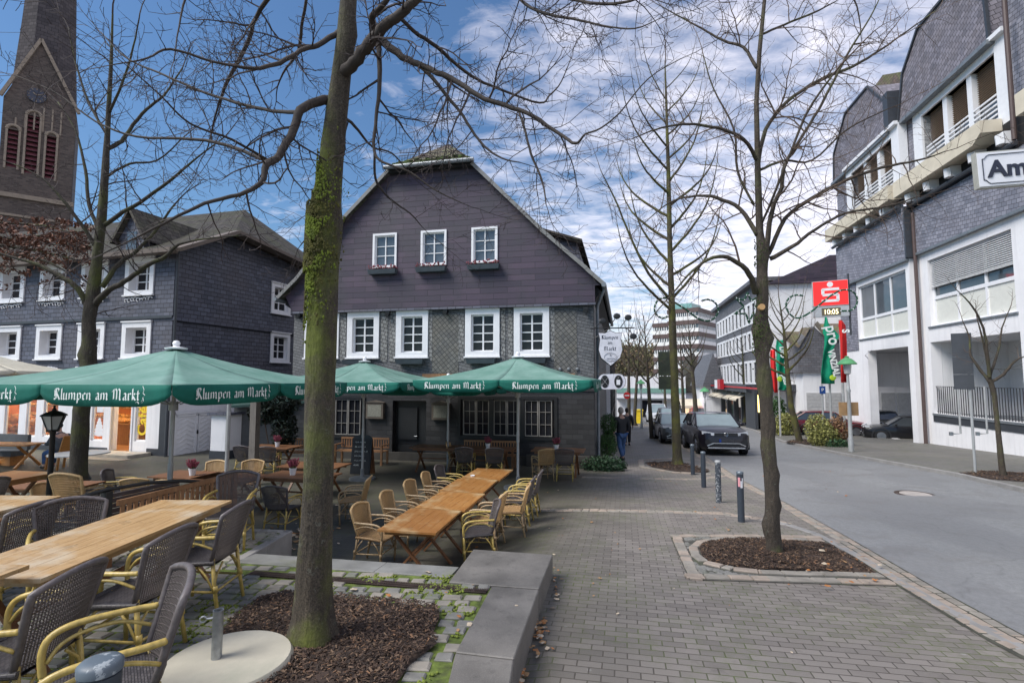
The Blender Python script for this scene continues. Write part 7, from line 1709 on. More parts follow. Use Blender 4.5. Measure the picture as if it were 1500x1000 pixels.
for k, (bx, by, tx, ty, w, Y, lb) in enumerate(((921,616,921,470,7,50,'bare tree beside the no entry sign, left of the pair'),(929,617,938,478,6,47,'bare tree right of the no entry sign, leaning right'),(1020,610,1008,470,8,46,'leaning bare tree between the tall trunk and the white gabled house'),(1002,612,996,490,6,52,'bare tree just right of the tall trunk near the store'),(975,607,972,520,5,60,'small bare tree before the office tower base'),(1035,606,1040,540,4,75,'tiny bare tree far down the street'))):
    small_tree((bx,by), (tx,ty), w, Y, lb, 60+k, 20, 12, 'bare trees at the end of the street', L=1.4, dens=.8)
# young tree in the right pavement bed
tree(G(1468,700,zs), 'young bare tree on the right pavement next to the grey road sign', [(1470,702,9),(1463,640,7.5),(1457,580,7),(1450,555,8)],
     [(-.3, [(1450,556,5),(1447,520,4),(1440,480,3),(1425,450,2.5),(1405,428,1.2)]), (.4, [(1450,560,4.5),(1435,540,4),(1422,520,3),(1420,495,2),(1410,470,1)]), (-.4, [(1452,560,4.5),(1470,548,4),(1485,530,3),(1500,522,1.5)]), (.3, [(1450,550,4),(1462,515,3),(1468,480,2),(1480,450,1)]), (-.2, [(1448,540,3),(1440,500,2.5),(1432,470,1.5)])],
     14.2, 'bark2', 'twig2', 71, 5, .55, 1, limbm='bark2', up=.1, wob=.2, segl=.12, flare=1.1)
# leaf clouds ------------------------------------------------------------------------------
def leaves(mb, c, r, n, s, rn, nm=3, shell=.55, hang=0):
    for _ in range(n):
        d = rdir(rn); k = shell+(1-shell)*rn.random(); p = Vector((c[0]+d.x*r[0]*k, c[1]+d.y*r[1]*k, c[2]+d.z*r[2]*k)); a = rdir(rn); a = (a+d*.6).normalized(); u = a.orthogonal().normalized(); w_ = a.cross(u); t = rn.random()*6.3; u, w_ = u*math.cos(t)+w_*math.sin(t), w_*math.cos(t)-u*math.sin(t)
        l = s*(.6+.8*rn.random()); mb.add([p-u*l, p-w_*l*.45+a*l*.12, p+u*l, p+w_*l*.45+a*l*.12], [(0,1,2,3)], rn.randrange(nm))
def lm(n, c): return [plain(n+'_%s' % k, mul(c, f), .6, var=.3, scale=20, bump=0) for k, f in (('light', 1.5), ('mid', 1), ('dark', .55))]
box_m = lm('boxwood_leaf', (.04,.1,.02)); ivy_m = lm('ivy_leaf', (.03,.075,.03)); gold_m = lm('golden_leaf', (.26,.26,.08)); red_m = lm('reddish_leaf', (.22,.12,.06)); brown_m = lm('brown_oak_leaf', (.13,.05,.026)); dark_m = lm('dark_evergreen_leaf', (.012,.022,.012))
def shrub(name, px, py, Y, balls, mats, label, n, s, seed, group=None, cat='shrub', fn=zg):
    rn = random.Random(seed); b = at(px, py, Y); z = fn(b.x, b.y); e = empty(name, (b.x, b.y, z), 0, label, cat, group); q = MB(); st = MB()
    for x, y, zz, rx, ry, rz in balls:
        leaves(q, (x,y,zz), (rx,ry,rz), int(n*rx*rz), s, rn); st.tube([(x*.3,y*.3,0),(x,y,zz)], .02, 5)
    q.build('foliage', mats, e, uv=False); st.build('stem', M['twig2'], e, uv=False); return e
shrub('topiary_ball', 889, 640, 17.6, [(0,0,.62,.36,.36,.42)], box_m, 'lower clipped boxwood ball beside the inn corner', 16000, .028, 1, 'clipped boxwood balls')
shrub('topiary_ball', 891, 620, 19.0, [(0,0,1.3,.33,.33,.4),(0,0,.7,.3,.3,.4)], box_m, 'upper clipped boxwood ball just behind the lower one', 16000, .028, 2, 'clipped boxwood balls')
shrub('ivy_mound', 884, 672, 16.2, [(0,0,.15,.75,.35,.32),(.25,-.1,.1,.45,.3,.25)], ivy_m, 'spreading ivy mound at the inn corner by the walkway', 5000, .05, 3)
shrub('golden_shrub', 1208, 640, 24.3, [(-.3,0,.8,.6,.6,.8),(0,0,.5,.75,.6,.6)], gold_m, 'yellow variegated shrub in front of the garage annexe', 3600, .06, 4)
shrub('red_shrub', 1228, 640, 24.3, [(0,0,.75,.45,.5,.75)], red_m, 'reddish shrub between the golden shrub and the bank', 3600, .06, 5)
shrub('low_shrub', 1228, 645, 23.6, [(0,0,.2,.6,.3,.25)], ivy_m, 'low green planting in front of the reddish shrub', 3600, .06, 6)
shrub('golden_shrub', 1153, 625, 32, [(0,0,.9,.7,.5,.6),(-.2,0,.4,.9,.5,.4)], gold_m, 'small yellow shrub by the lit shop entrance', 3000, .07, 7)
shrub('evergreen_shrub', 1140, 610, 33.5, [(0,0,1.3,.6,.5,1.2)], box_m, 'tall dark green shrub left of the lit shop entrance', 3000, .07, 8)
shrub('yard_conifer', 408, 615, 16.6, [(0,0,2.1,.75,.5,.55),(-.5,0,1.7,.5,.4,.4),(.2,0,1.2,.4,.4,.8)], dark_m, 'dark conifer rising over the shaded yard wall', 3500, .07, 9)
# tree holding its brown leaves at the left edge
e = tree(Vector((-17.6,14.6,-.7)), 'tree still holding brown leaves at the upper left edge', [(-165,720,30),(-160,520,24),(-140,420,18),(-120,330,12),(-110,250,6)],
     [(-1.0, [(-130,400,10),(-60,385,8),(0,372,6),(60,380,4),(100,400,2)]), (.6, [(-120,360,9),(-50,345,7),(20,350,5),(80,345,4),(125,360,2)]), (.2, [(-115,330,8),(-60,310,6),(0,325,4),(60,330,3),(100,340,1.5)]), (-.5, [(-130,400,6),(-40,360,5),(40,365,4),(110,380,2)])],
     14.6, 'bark1', 'twig', 81, 3.0, .8, 1, name='brown_leaved_tree', up=.0, segl=.2)
q = MB(); rn = random.Random(82); O = Vector(e.location)
for _ in range(330):
    px = rn.uniform(-60, 132); lo = 322+max(0, (px-60))*.12; py = rn.gauss(355, 17) if rn.random() < .85 else rn.uniform(330, 425)
    c = at(px, max(py, lo), 14.6+rn.uniform(-1.3, 1.0))-O; leaves(q, c, (.16,.16,.12), 16, .055, rn, shell=.1)
q.build('brown_leaves', brown_m, e, uv=False)
# wooded hillside and far planting as one mass
q = MB(); rn = random.Random(83)
for _ in range(230):
    px = rn.uniform(880, 1060); py = rn.uniform(512, 548); c = at(px, py, rn.uniform(150, 215)); leaves(q, c, (4,3,3.4), 70, .55, rn, nm=4, shell=.3)
tag(q.build('far_wood', lm('far_tree_foliage', (.13,.12,.05))+[plain('far_brown_foliage', (.2,.13,.08), .9)], uv=False), kind='stuff', label='distant wooded hillside', cat='wood')
# ================================================================ CARS
M['tyre'] = plain('tyre_rubber', (.012,.012,.013), .8); M['rimm'] = plain('alloy_rim', (.35,.35,.37), .3, .9); M['carglass'] = glass('car_glass', (.03,.035,.04), .03); M['screen'] = glass('bright_windscreen', (.16,.2,.21), .08); M['chrome'] = plain('silver_trim', (.55,.55,.57), .25, .9, bump=0); M['headl'] = plain('headlight_lens', (.6,.62,.65), .1, bump=0); M['blackpl'] = plain('black_plastic', (.02,.02,.022), .6)
def paint(n, c):
    t = NT(n); m_ = t.fin(c, .3, None, .1, .4); t.b.inputs['Coat Weight'].default_value = .45; t.b.inputs['Coat Roughness'].default_value = .04; return m_
def car(name, col, label, L=4.25, W=1.84, H=1.58, hood=1.02, van=False, cat='car', glassm='carglass'):
    r = empty(name, (0,0,0), 0, label, cat); pm = paint(name+'_paint', col); hw = W/2; hl = L/2
    ws0, ws1 = (-hl+1.15, -hl+1.85) if not van else (-hl+.75, -hl+1.35); rr0, rr1 = (hl-.75, hl-.12) if not van else (hl-.25, hl-.04)
    belt = hood+.04
    st = [(-hl, .74, .36, .62), (-hl+.05, .86, .24, .82), (-hl+.22, .96, .2, hood-.12), (-hl+.5, 1, .19, hood-.05), (ws0, 1, .19, hood+.02), (ws1, 1, .19, belt), (0, 1, .19, belt), (rr0, 1, .2, belt+.02), (hl-.25, .98, .22, belt), (hl-.05, .9, .3, belt-.12), (hl, .82, .38, .78)]
    q = MB(); vs = []; fs = []
    for y, k, z0, z1 in st:
        w = hw*k; zz = [(0,z0),(w*.86,z0),(w*.98,z0+.1),(w,(z0+z1)/2-.03),(w*.995,z1-.18),(w*.93,z1-.04),(w*.8,z1),(w*.4,z1+.035),(0,z1+.045)]
        ring = zz+[(-a, b) for a, b in zz[-2:0:-1]]; vs += [(a, y, b) for a, b in ring]
    n = 16
    for i in range(len(st)-1):
        for k in range(n): fs.append((i*n+k, (i+1)*n+k, (i+1)*n+(k+1) % n, i*n+(k+1) % n))
    fs += [tuple(range(n)), tuple(range((len(st)-1)*n, len(st)*n))[::-1]]; q.add(vs, [f[::-1] for f in fs]); b = q.build('body', pm, r, smooth=40, uv=False)
    bm = bmesh.new(); bm.from_mesh(b.data); bmesh.ops.recalc_face_normals(bm, faces=bm.faces[:]); bm.to_mesh(b.data); bm.free()
    wr = hw*.76; wb = hw*.9; G_ = [(ws0-.02, wb, belt-.02), (ws1, wr, H-.06), (rr0, wr*.97, H-.09), (rr1, wb*.93, belt+.02)]
    q = MB(); (a, b_, c, d) = [[(-w, y, z), (w, y, z)] for y, w, z in G_]; q.add(a+b_, [(0,1,3,2)]); q.build('windscreen', M[glassm], r, uv=False)
    q = MB(); q.add(c+d, [(0,1,3,2)]); q.build('rear_window', M['carglass'], r, uv=False)
    for s in (0, 1):
        q = MB(); q.add([a[s], b_[s], c[s], d[s], (a[s][0], a[s][1], belt-.1), (d[s][0], d[s][1], belt-.1)], [(0,1,2,3),(0,3,5,4)]); q.build('side_window', M['carglass'] if not van else pm, r, uv=False)
    q = MB(); rf = []; 
    for y, w, z in ((ws1-.03, wr+.0, H-.055), (ws1+.25, wr+.02, H-.01), ((ws1+rr0)/2, wr+.02, H+.005), (rr0-.1, wr+.01, H-.03), (rr0+.08, wr*.98, H-.085)): rf.append([(-w,y,z-.05),(-w*.93,y,z),(-w*.4,y,z+.02),(w*.4,y,z+.02),(w*.93,y,z),(w,y,z-.05)])
    vs = [p for r_ in rf for p in r_]; q.add(vs, [(i*6+k, i*6+k+1, (i+1)*6+k+1, (i+1)*6+k) for i in range(4) for k in range(5)]); 
    for s in (0, 1):
        for p, p2 in ((a[s], b_[s]), (c[s], d[s])): q.tube([p, p2], .035, 6)
        m1 = Vector(b_[s]).lerp(Vector(c[s]), .48); m0 = Vector((a[s][0], m1.y+.03, belt)); q.tube([m1, m0], .03, 6)
    q.build('roof', pm, r, smooth=40, uv=False)
    wd = None
    for y in (-hl+.82, hl-.85):
        for s in (-1, 1):
            w = empty('wheel', (s*(hw-.12), y, .33)); w.parent = r
            q = MB(); q.tube([(s*-.1,0,0),(s*.125,0,0)], .33, 24); q.build('tyre', M['tyre'], w, smooth=40, uv=False)
            q = MB(); q.tube([(s*.12,0,0),(s*.132,0,0)], .22, 20)
            for k in range(5): an = k*math.pi*.4; q.bar((s*.137,0,0),(s*.137,.21*math.cos(an),.21*math.sin(an)),.06,.02,up=(1,0,0))
            q.build('rim', M['rimm'], w, smooth=30, uv=False)
            q = MB(); q.tube([(s*(hw-.02)+0,y+.43*math.cos(t),.33+.43*math.sin(t)) for t in [math.pi*k/12 for k in range(-1, 14)]], .045, 5); q.build('wheel_arch', M['blackpl'], r, uv=False)
    for s in (-1, 1):
        q = MB(); x0, x1 = s*hw*.45, s*hw*.9; q.add([(x0,-hl-.01,.74),(x1,-hl+.14,.78),(x1*1.0,-hl+.16,.9),(x0,-hl+.01,.84),(x0,-hl+.08,.74),(x1,-hl+.28,.78),(x1,-hl+.28,.9),(x0,-hl+.1,.84)], [(0,1,2,3),(4,7,6,5),(0,4,5,1),(3,2,6,7),(1,5,6,2),(0,3,7,4)]); q.build('headlight', M['headl'], r, uv=False)
        q = MB(); q.blob((s*(hw+.1), ws0+.35, belt+.06), (.11,.06,.075), 8); q.bar((s*(hw-.05), ws0+.35, belt),(s*(hw+.08), ws0+.35, belt+.03), .04, .03); q.build('mirror', pm, r, smooth=180, uv=False)
        q = MB(); q.tube([(s*hw*.72,-hl+.02,.5),(s*hw*.72,-hl-.005,.5)], .1, 10); q.build('fog_lamp', M['blackpl'], r, uv=False)
        q = MB(); q.box(s*hw*.6,s*hw*.86,hl-.12,hl+.005,.85,.98); q.build('tail_light', M['flag_red'], r, uv=False)
    q = MB(); q.add([(-hw*.46,-hl-.012,.74),(hw*.46,-hl-.012,.74),(hw*.46,-hl+.0,.83),(-hw*.46,-hl+.0,.83)], [(0,1,2,3)]); q.box(-hw*.6,hw*.6,-hl-.02,-hl+.05,.34,.5); q.build('grille', M['blackpl'], r, uv=False)
    q = MB(); q.bar((-hw*.75,-hl+.0,.36),(-hw*.5,-hl-.03,.46),.03,.04); q.bar((hw*.75,-hl+.0,.36),(hw*.5,-hl-.03,.46),.03,.04); q.bar((-hw*.5,-hl-.03,.46),(hw*.5,-hl-.03,.46),.02,.03); q.bar((-hw*.72,-hl-.0,.29),(hw*.72,-hl-.0,.29),.03,.05); q.bar((-hw*.46,-hl-.016,.845),(hw*.46,-hl-.016,.845),.01,.012); q.build('bumper_trim', M['chrome'], r, uv=False)
    q = MB(); q.box(-.26,.26,-hl-.045,-hl-.03,.5,.61); q.build('number_plate', plain('blurred_plate', (.05,.05,.055), .6), r, uv=False); q = MB(); q.box(-.26,-.19,-hl-.049,-hl-.046,.5,.61); q.build('plate_band', M['flag_green'] if False else plain('plate_blue', (.01,.05,.3), .5), r, uv=False)
    q = MB(); q.tube([(.07*math.cos(t),-hl-.03,.79+.07*math.sin(t)) for t in [k*math.pi/8 for k in range(17)]], .008, 5); q.tube([(-.045,-hl-.03,.83),(-.018,-hl-.03,.745),(0,-hl-.03,.8),(.018,-hl-.03,.745),(.045,-hl-.03,.83)], .007, 4); q.build('badge', M['chrome'], r, uv=False)
    return r
def place(o, px, py, rot, s=1.0, fn=zg, Y=None):
    p = G(px, py, fn) if Y is None else at(px, py, Y)
    o.location = (p.x, p.y, fn(p.x, p.y)+.01 if Y is None else p.z); sl = -.045 if fn is zg else 0
    o.rotation_euler = (math.atan(sl)*math.cos(R(rot)), 0, R(rot)); o.scale = (s, s, s)
kar1 = car('parked_suv', (.012,.01,.016), 'black parked compact suv with silver front trim, nearest car on the road', glassm='screen'); 
pf = G(1066, 668); d_ = Vector((math.sin(R(7)), math.cos(R(7)), 0)); pc = pf+d_*2.2; kar1.location = (pc.x, pc.y, zg(pc.x, pc.y)+.015); kar1.rotation_euler = (-.045, 0, R(-8)); kar1.scale = (1.05,)*3
kar2 = car('parked_estate', (.07,.075,.08), 'dark grey parked car directly behind the black suv', H=1.5, hood=.92, glassm='screen'); p = Vector((pc.x+.1, pc.y+5.6, 0)); kar2.location = (p.x, p.y, zg(p.x, p.y)+.015); kar2.rotation_euler = (-.045,0,R(-9))
kar3 = car('parked_suv', (.035,.035,.042), 'grey suv parked left of the tall slender trunk', H=1.68, glassm='screen'); place(kar3, 982, 629, -9, 1.0)
kar4 = car('parked_van', (.7,.7,.72), 'white van parked behind the grey suv near the bin', L=4.9, H=1.95, van=True, cat='van', glassm='screen'); place(kar4, 962, 619, -10, 1.0)
kar5 = car('red_car', (.45,.03,.05), 'small red car far down the street beyond the black suv', H=1.5, hood=.92); place(kar5, 1024, 617, -12)
kar6 = car('red_hatchback', (.12,.008,.014), 'dark red car in the yard behind the golden shrub', H=1.5, hood=.92); kar6.location = (at(1212, 610, 32.5).x, 32.5, -1.4); kar6.rotation_euler = (0,0,R(70))
for nm, col_, lb, px_, Y_, rz_, L_ in (('black_hatchback', (.008,.008,.01), 'black car in the bank garage, nearest the opening', 1322, 29.5, -120, 3.9), ('grey_saloon', (.05,.055,.06), 'dark grey car half hidden deeper in the bank garage', 1290, 34, -20, 4.3), ('silver_estate', (.14,.15,.16), 'silver grey car farthest back in the bank garage', 1322, 37, -15, 4.3)):
    k_ = car(nm, col_, lb, L=L_, H=1.47, hood=.9); v_ = at(px_, 600, Y_); k_.location = (v_.x, Y_, -1.44); k_.rotation_euler = (0,0,R(rz_))
# ================================================================ PEOPLE
def skin(name, J, E, mat_, par, sub=2):
    me = bpy.data.meshes.new('t'); me.from_pydata([j[:3] for j in J], E, []); o = bpy.data.objects.new('t', me); COL.objects.link(o)
    m_ = o.modifiers.new('k', 'SKIN'); m_.use_smooth_shade = True
    for i, j in enumerate(J): me.skin_vertices[0].data[i].radius = (j[3], j[4] if len(j) > 4 else j[3])
    me.skin_vertices[0].data[0].use_root = True; s = o.modifiers.new('s', 'SUBSURF'); s.levels = sub; bpy.context.view_layer.update()
    m2 = bpy.data.meshes.new_from_object(o.evaluated_get(bpy.context.evaluated_depsgraph_get())); bpy.data.objects.remove(o); m2.name = name; m2.materials.clear(); m2.materials.append(mat_)
    r = bpy.data.objects.new(name, m2); COL.objects.link(r); r.parent = par; return r
M['skin'] = plain('skin', (.5,.3,.22), .55, var=.1, bump=.05); M['jeans'] = plain('blue_jeans', (.06,.12,.26), .85, var=.35, scale=8, bump=.3); M['jacket'] = plain('black_padded_jacket', (.018,.02,.026), .7, var=.3, bump=.3); M['greyjacket'] = plain('grey_jacket', (.09,.1,.11), .8); M['hair'] = plain('grey_hair', (.42,.38,.34), .9, var=.25, scale=60, bump=.6, bs=200); M['shoe'] = plain('dark_shoe', (.02,.02,.022), .6); M['darkhair'] = plain('dark_hair', (.03,.022,.018), .8)
def walker(label, loc, rot, h=1.78, jacket='jacket', legs='jeans', hair='hair', stride=.16, bag=False):
    e = empty('person', loc, rot, label, 'person'); k = h/1.78; e.scale = (k,)*3
    # facing +Y ; walking
    J = [(0,0,.95,.14,.1),(0,0,1.15,.13,.1),(0,.0,1.36,.16,.1),(0,.0,1.5,.06),(0,.03,1.58,.055),(0,.045,1.66,.078,.09),(0,.04,1.74,.06,.07),
         (.1,0,.9,.09),(.1,.06+stride*.3,.5,.065),(.1,stride*.6,.1,.045),(.11,stride*.6+.14,.04,.04),(-.1,0,.9,.09),(-.1,-.03,.5,.065),(-.1,-stride-.1,.12,.045),(-.11,-stride+.04,.04,.04),
         (.2,-.0,1.42,.06),(.26,-.04,1.16,.045),(.27,.04,.92,.035),(.27,.08,.84,.03),(-.2,-.0,1.42,.06),(-.26,-.02,1.16,.045),(-.25,.1,.93,.035),(-.25,.15,.86,.03)]
    E = [(0,1),(1,2),(2,3),(3,4),(4,5),(5,6),(0,7),(7,8),(8,9),(9,10),(0,11),(11,12),(12,13),(13,14),(2,15),(15,16),(16,17),(17,18),(2,19),(19,20),(20,21),(21,22)]
    skin('body', J, E, M['skin'], e)
    J2 = [(0,0,.84,.21,.155),(0,0,1.0,.2,.15),(0,0,1.2,.185,.14),(0,-.01,1.38,.19,.125),(0,0,1.49,.095),(.21,0,1.41,.085),(.27,-.04,1.16,.07),(.275,.04,.94,.055),(-.21,0,1.41,.085),(-.27,-.02,1.16,.07),(-.255,.1,.95,.055)]
    skin('jacket', J2, [(0,1),(1,2),(2,3),(3,4),(3,5),(5,6),(6,7),(3,8),(8,9),(9,10)], M[jacket], e)
    J3 = [(0,0,.9,.16,.13),(.1,0,.84,.105),(.105,.05+stride*.3,.5,.085),(.105,stride*.6,.12,.075),(-.1,0,.84,.105),(-.105,-.03,.5,.085),(-.105,-stride-.1,.13,.075)]
    skin('trousers', J3, [(0,1),(1,2),(2,3),(0,4),(4,5),(5,6)], M[legs], e)
    for x, y in ((.108,stride*.6),(-.108,-stride-.1)):
        q = MB(); q.blob((x, y+.06, .05), (.05,.145,.055), 10); q.box(x-.045,x+.045,y-.06,y+.18,0,.025); q.build('shoe', M['shoe'], e, smooth=60, uv=False)
    q = MB(); q.blob((0,.03,1.715), (.088,.105,.1), 14, jit=.03); q.blob((0,-.015,1.67), (.085,.08,.1), 12, jit=.03); q.build('hair', M[hair], e, smooth=180, uv=False)
    q = MB()
    for s in (-1, 1): q.blob((s*.088,.05,1.655), (.015,.022,.032), 8)
    q.blob((0,.145,1.65), (.014,.022,.024), 8); q.build('ears_and_nose', M['skin'], e, smooth=180, uv=False)
    q = MB()
    for s in (-1, 1): q.blob((s*.032,.123,1.675), (.012,.008,.008), 6)
    q.bar((-.025,.128,1.612),(.025,.128,1.612),.006,.008); q.build('eyes_and_mouth', M['shoe'], e, uv=False)
    for s, hx, hy, hz_ in ((1,.27,.08,.85),(-1,-.25,.15,.87)):
        q = MB(); q.blob((hx,hy,hz_-.03), (.016,.04,.045), 8)
        for f in range(4): q.tube([(hx,hy-.028+f*.018,hz_-.06),(hx-s*.004,hy-.026+f*.02,hz_-.095-.006*(f in (1,2))),(hx-s*.018,hy-.02+f*.02,hz_-.12)], [.009,.0085,.006], 6)
        q.tube([(hx,hy+.035,hz_-.02),(hx-s*.01,hy+.06,hz_-.05),(hx-s*.015,hy+.06,hz_-.075)], [.011,.009,.007], 6); q.build('hand', M['skin'], e, smooth=180, uv=False)
    return e
p = G(911, 673); walker('grey haired man in black jacket and blue jeans walking away past the boxwood balls', tuple(p), R(20), 1.9, stride=.14)
p = G(919, 652); walker('dark haired person in dark clothes walking just ahead of the grey haired man', tuple(p), R(-8), 1.8, legs='jacket', hair='darkhair')
def sitter(label, loc, rot):
    e = empty('person', loc, rot, label, 'person')
    J = [(0,0,.52,.15,.12),(0,-.04,.75,.14,.11),(0,.0,.98,.165,.11),(0,.05,1.12,.06),(0,.08,1.2,.055),(0,.1,1.27,.075,.085),(0,.1,1.34,.058,.068),(.11,.1,.52,.09),(.12,.45,.5,.07),(.12,.42,.1,.045),(.12,.54,.04,.04),(-.11,.1,.52,.09),(-.12,.45,.5,.07),(-.12,.42,.1,.045),(-.12,.54,.04,.04),(.2,.02,1.02,.06),(.25,.12,.8,.045),(.17,.38,.78,.035),(-.2,.02,1.02,.06),(-.25,.12,.8,.045),(-.17,.38,.78,.035)]
    E = [(0,1),(1,2),(2,3),(3,4),(4,5),(5,6),(0,7),(7,8),(8,9),(9,10),(0,11),(11,12),(12,13),(13,14),(2,15),(15,16),(16,17),(2,18),(18,19),(19,20)]
    skin('body', J, E, M['skin'], e)
    skin('jacket', [(0,-.01,.5,.2,.17),(0,-.05,.75,.19,.16),(0,-.01,.98,.2,.14),(0,.05,1.11,.09),(.21,.02,1.02,.085),(.26,.12,.8,.07),(.18,.34,.78,.055),(-.21,.02,1.02,.085),(-.26,.12,.8,.07),(-.18,.34,.78,.055)], [(0,1),(1,2),(2,3),(2,4),(4,5),(5,6),(2,7),(7,8),(8,9)], M['greyjacket'], e)
    skin('trousers', [(0,.02,.52,.17,.14),(.11,.1,.52,.11),(.12,.45,.5,.09),(.12,.42,.13,.07),(-.11,.1,.52,.11),(-.12,.45,.5,.09),(-.12,.42,.13,.07)], [(0,1),(1,2),(2,3),(0,4),(4,5),(5,6)], M['jeans'], e)
    q = MB(); q.blob((0,.08,1.34), (.085,.1,.085), 12); q.build('hair', M['darkhair'], e, smooth=180, uv=False)
    for s in (-1, 1):
        q = MB(); q.blob((s*.12,.5,.05), (.05,.13,.05), 8); q.build('shoe', M['shoe'], e, uv=False)
        q = MB(); q.blob((s*.155,.42,.775), (.035,.045,.015), 8)
        for f in range(4): q.tube([(s*.155-.03+f*.02,.45,.775),(s*.155-.03+f*.02,.5,.77)], .009, 5)
        q.tube([(s*.13,.42,.775),(s*.105,.46,.77)], .01, 5); q.build('hand', M['skin'], e, smooth=180, uv=False)
    return e
ws = at(86, 690, 16.2); sitter('person in a grey jacket and jeans sitting at the bakery picnic table, seen from behind', (ws.x, 16.2, -.69), R(75))
# wooden picnic furniture of the bakery
M['picnic'] = wood('orange_picnic_wood', (.42,.17,.04), (.65,.3,.09), 0, .4)
def picnic(loc, rot, label):
    e = empty('picnic_table', loc, rot, label, 'table'); q = MB()
    for k in range(5): q.box(-.95,.95,-.38+k*.155,-.235+k*.155,.72,.76)
    q.build('tabletop', M['picnic'], e)
    for x in (-.7,.7):
        for d in (-1, 1):
            q = MB(); q.tube([(x+.02*d,-d*.42,.04),(x+.02*d,-d*.15,.3),(x+.02*d,d*.1,.5),(x+.02*d,d*.33,.71)], [.05,.04,.04,.045], 6); q.build('leg', M['picnic'], e, uv=False)
    return e
picnic((-15.95,16.4,-.69), R(-3), 'orange picnic table with crossed legs in front of the bakery windows')
e = empty('picnic_bench', (-16.2,15.5,-.69), R(-3), 'low orange picnic bench in front of the bakery table', 'bench'); q = MB(); q.box(-.9,.9,-.17,.17,.42,.46); q.build('seat', M['picnic'], e)
for x in (-.6,.6):
    for d in (-1, 1): q = MB(); q.bar((x+d*.022,-d*.2,.0),(x+d*.022,d*.14,.42),.05,.05); q.build('leg', M['picnic'], e)
e = empty('wooden_chair', (ws.x+.05, 16.22, -.69), R(75), 'orange wooden armchair under the seated person', 'chair'); q = MB(); q.box(-.27,.27,-.2,.3,.4,.44); q.build('seat', M['picnic'], e); q = MB(); q.add([(-.27,-.24,.42),(.27,-.24,.42),(.27,-.45,1.05),(-.27,-.45,1.05),(-.27,-.2,.42),(.27,-.2,.42),(.27,-.41,1.05),(-.27,-.41,1.05)], [(0,1,2,3),(4,7,6,5),(0,4,5,1),(3,2,6,7),(1,5,6,2),(0,3,7,4)]); q.build('backrest', M['picnic'], e)
for x in (-.25,.25):
    for y in (-.2,.27): q = MB(); q.bar((x,y,0),(x,y-.05,.42),.05,.05); q.build('leg', M['picnic'], e)
e = empty('cushion_bench', (-17.6,17.3,-.69), R(-14), 'grey cushioned bench along the bakery front at the left edge', 'bench'); q = MB(); q.box(-1.6,1.6,-.25,.25,.3,.46); q.box(-1.6,1.6,.2,.3,.46,.95); q.build('cushion', M['greyjacket'], e); q = MB(); q.box(-1.5,1.5,-.2,.2,0,.3); q.build('frame', M['picnic'], e)
e = empty('round_table', (at(115,690,14.6).x, 14.6, -.69), 0, 'pale grey round table behind the left tree trunk', 'table'); q = MB(); q.lathe([(.7,.69),(.7,.72)], 32); q.build('tabletop', M['alu'], e, uv=False); q = MB()
for s in (-1, 1): q.bar((s*.35,0,0),(-s*.1,0,.69),.04,.04)
q.build('leg', M['black'], e)
# pumpkins in the bakery window
pk = None; M['pumpkin'] = plain('pumpkin_skin', (.55,.2,.05), .45, var=.35, scale=5); rn = random.Random(90)
for k, (x, z) in enumerate(((-12.4,0),(-12.1,.25),(-11.2,0),(-10.9,.3),(-11.5,.35),(-10.2,.0),(-9.9,.3),(-9.4,0),(-8.9,0),(-8.55,.05),(-8.3,.35),(-8.8,.4),(-8.0,0),(-7.7,.3),(-7.35,0),(-7.1,.3),(-6.7,0),(-6.4,.3),(-6.15,.02),(-6.6,.5))):
    if pk is None:
        q = MB(); vs = []; fs = []
        for i in range(9):
            t = math.pi*i/8
            for j in range(20): a = 2*math.pi*j/20; rr = .2*math.sin(t)*(1+.09*math.cos(a*8)); vs.append((rr*math.cos(a), rr*math.sin(a), .15-.15*math.cos(t)))
        for i in range(8):
            for j in range(20): fs.append((i*20+j, i*20+(j+1) % 20, (i+1)*20+(j+1) % 20, (i+1)*20+j))
        q.add(vs, fs); q.tube([(0,0,.28),(.02,.01,.36)], .02, 5); pk = q.build('pumpkin', M['pumpkin'], None, smooth=180, uv=False); o = pk
    else: o = pk.copy(); COL.objects.link(o)
    w_ = Lf.M @ Vector((x, .55+.12*rn.random(), 0)); o.location = (w_.x, w_.y, -.15+z); s = .9+.4*rn.random(); o.scale = (s,s,s*1.05); o.rotation_euler = (rn.random()*.5, rn.random()*.5, rn.random()*6)
    tag(o, 'orange pumpkin piled behind the bakery shop windows', 'pumpkin', 'pumpkins in the bakery window')
q = MB(); q.box(-13,-5.9,.3,1.0,-.62,-.15); o = q.build('window_ledge', M['picnic'], bak)
# ================================================================ CAMERA, SKY, SUN
cd = bpy.data.cameras.new('camera'); cam = bpy.data.objects.new('camera', cd); COL.objects.link(cam); scene.camera = cam
cd.sensor_width = 36; cd.lens = 36*F/1500; cd.clip_start = .05; cd.clip_end = 3000
cam.location = (0, 0, CZ); cam.rotation_euler = (math.pi/2+PIT, 0, 0)
w = bpy.data.worlds.new('World'); scene.world = w; w.use_nodes = True; nt = w.node_tree; N = nt.nodes; L = nt.links
N.clear(); out = N.new('ShaderNodeOutputWorld'); bg = N.new('ShaderNodeBackground'); L.new(bg.outputs[0], out.inputs[0])
SUN_EL = R(50); SUN_AZ = R(246)      # azimuth clockwise from +Y
sky = N.new('ShaderNodeTexSky'); sky.sky_type = 'NISHITA'; sky.sun_disc = False; sky.sun_elevation = SUN_EL; sky.sun_rotation = SUN_AZ
sky.air_density = 1.3; sky.ozone_density = 3.0; sky.dust_density = .3
tc = N.new('ShaderNodeTexCoord'); sep = N.new('ShaderNodeSeparateXYZ'); L.new(tc.outputs['Generated'], sep.inputs[0])
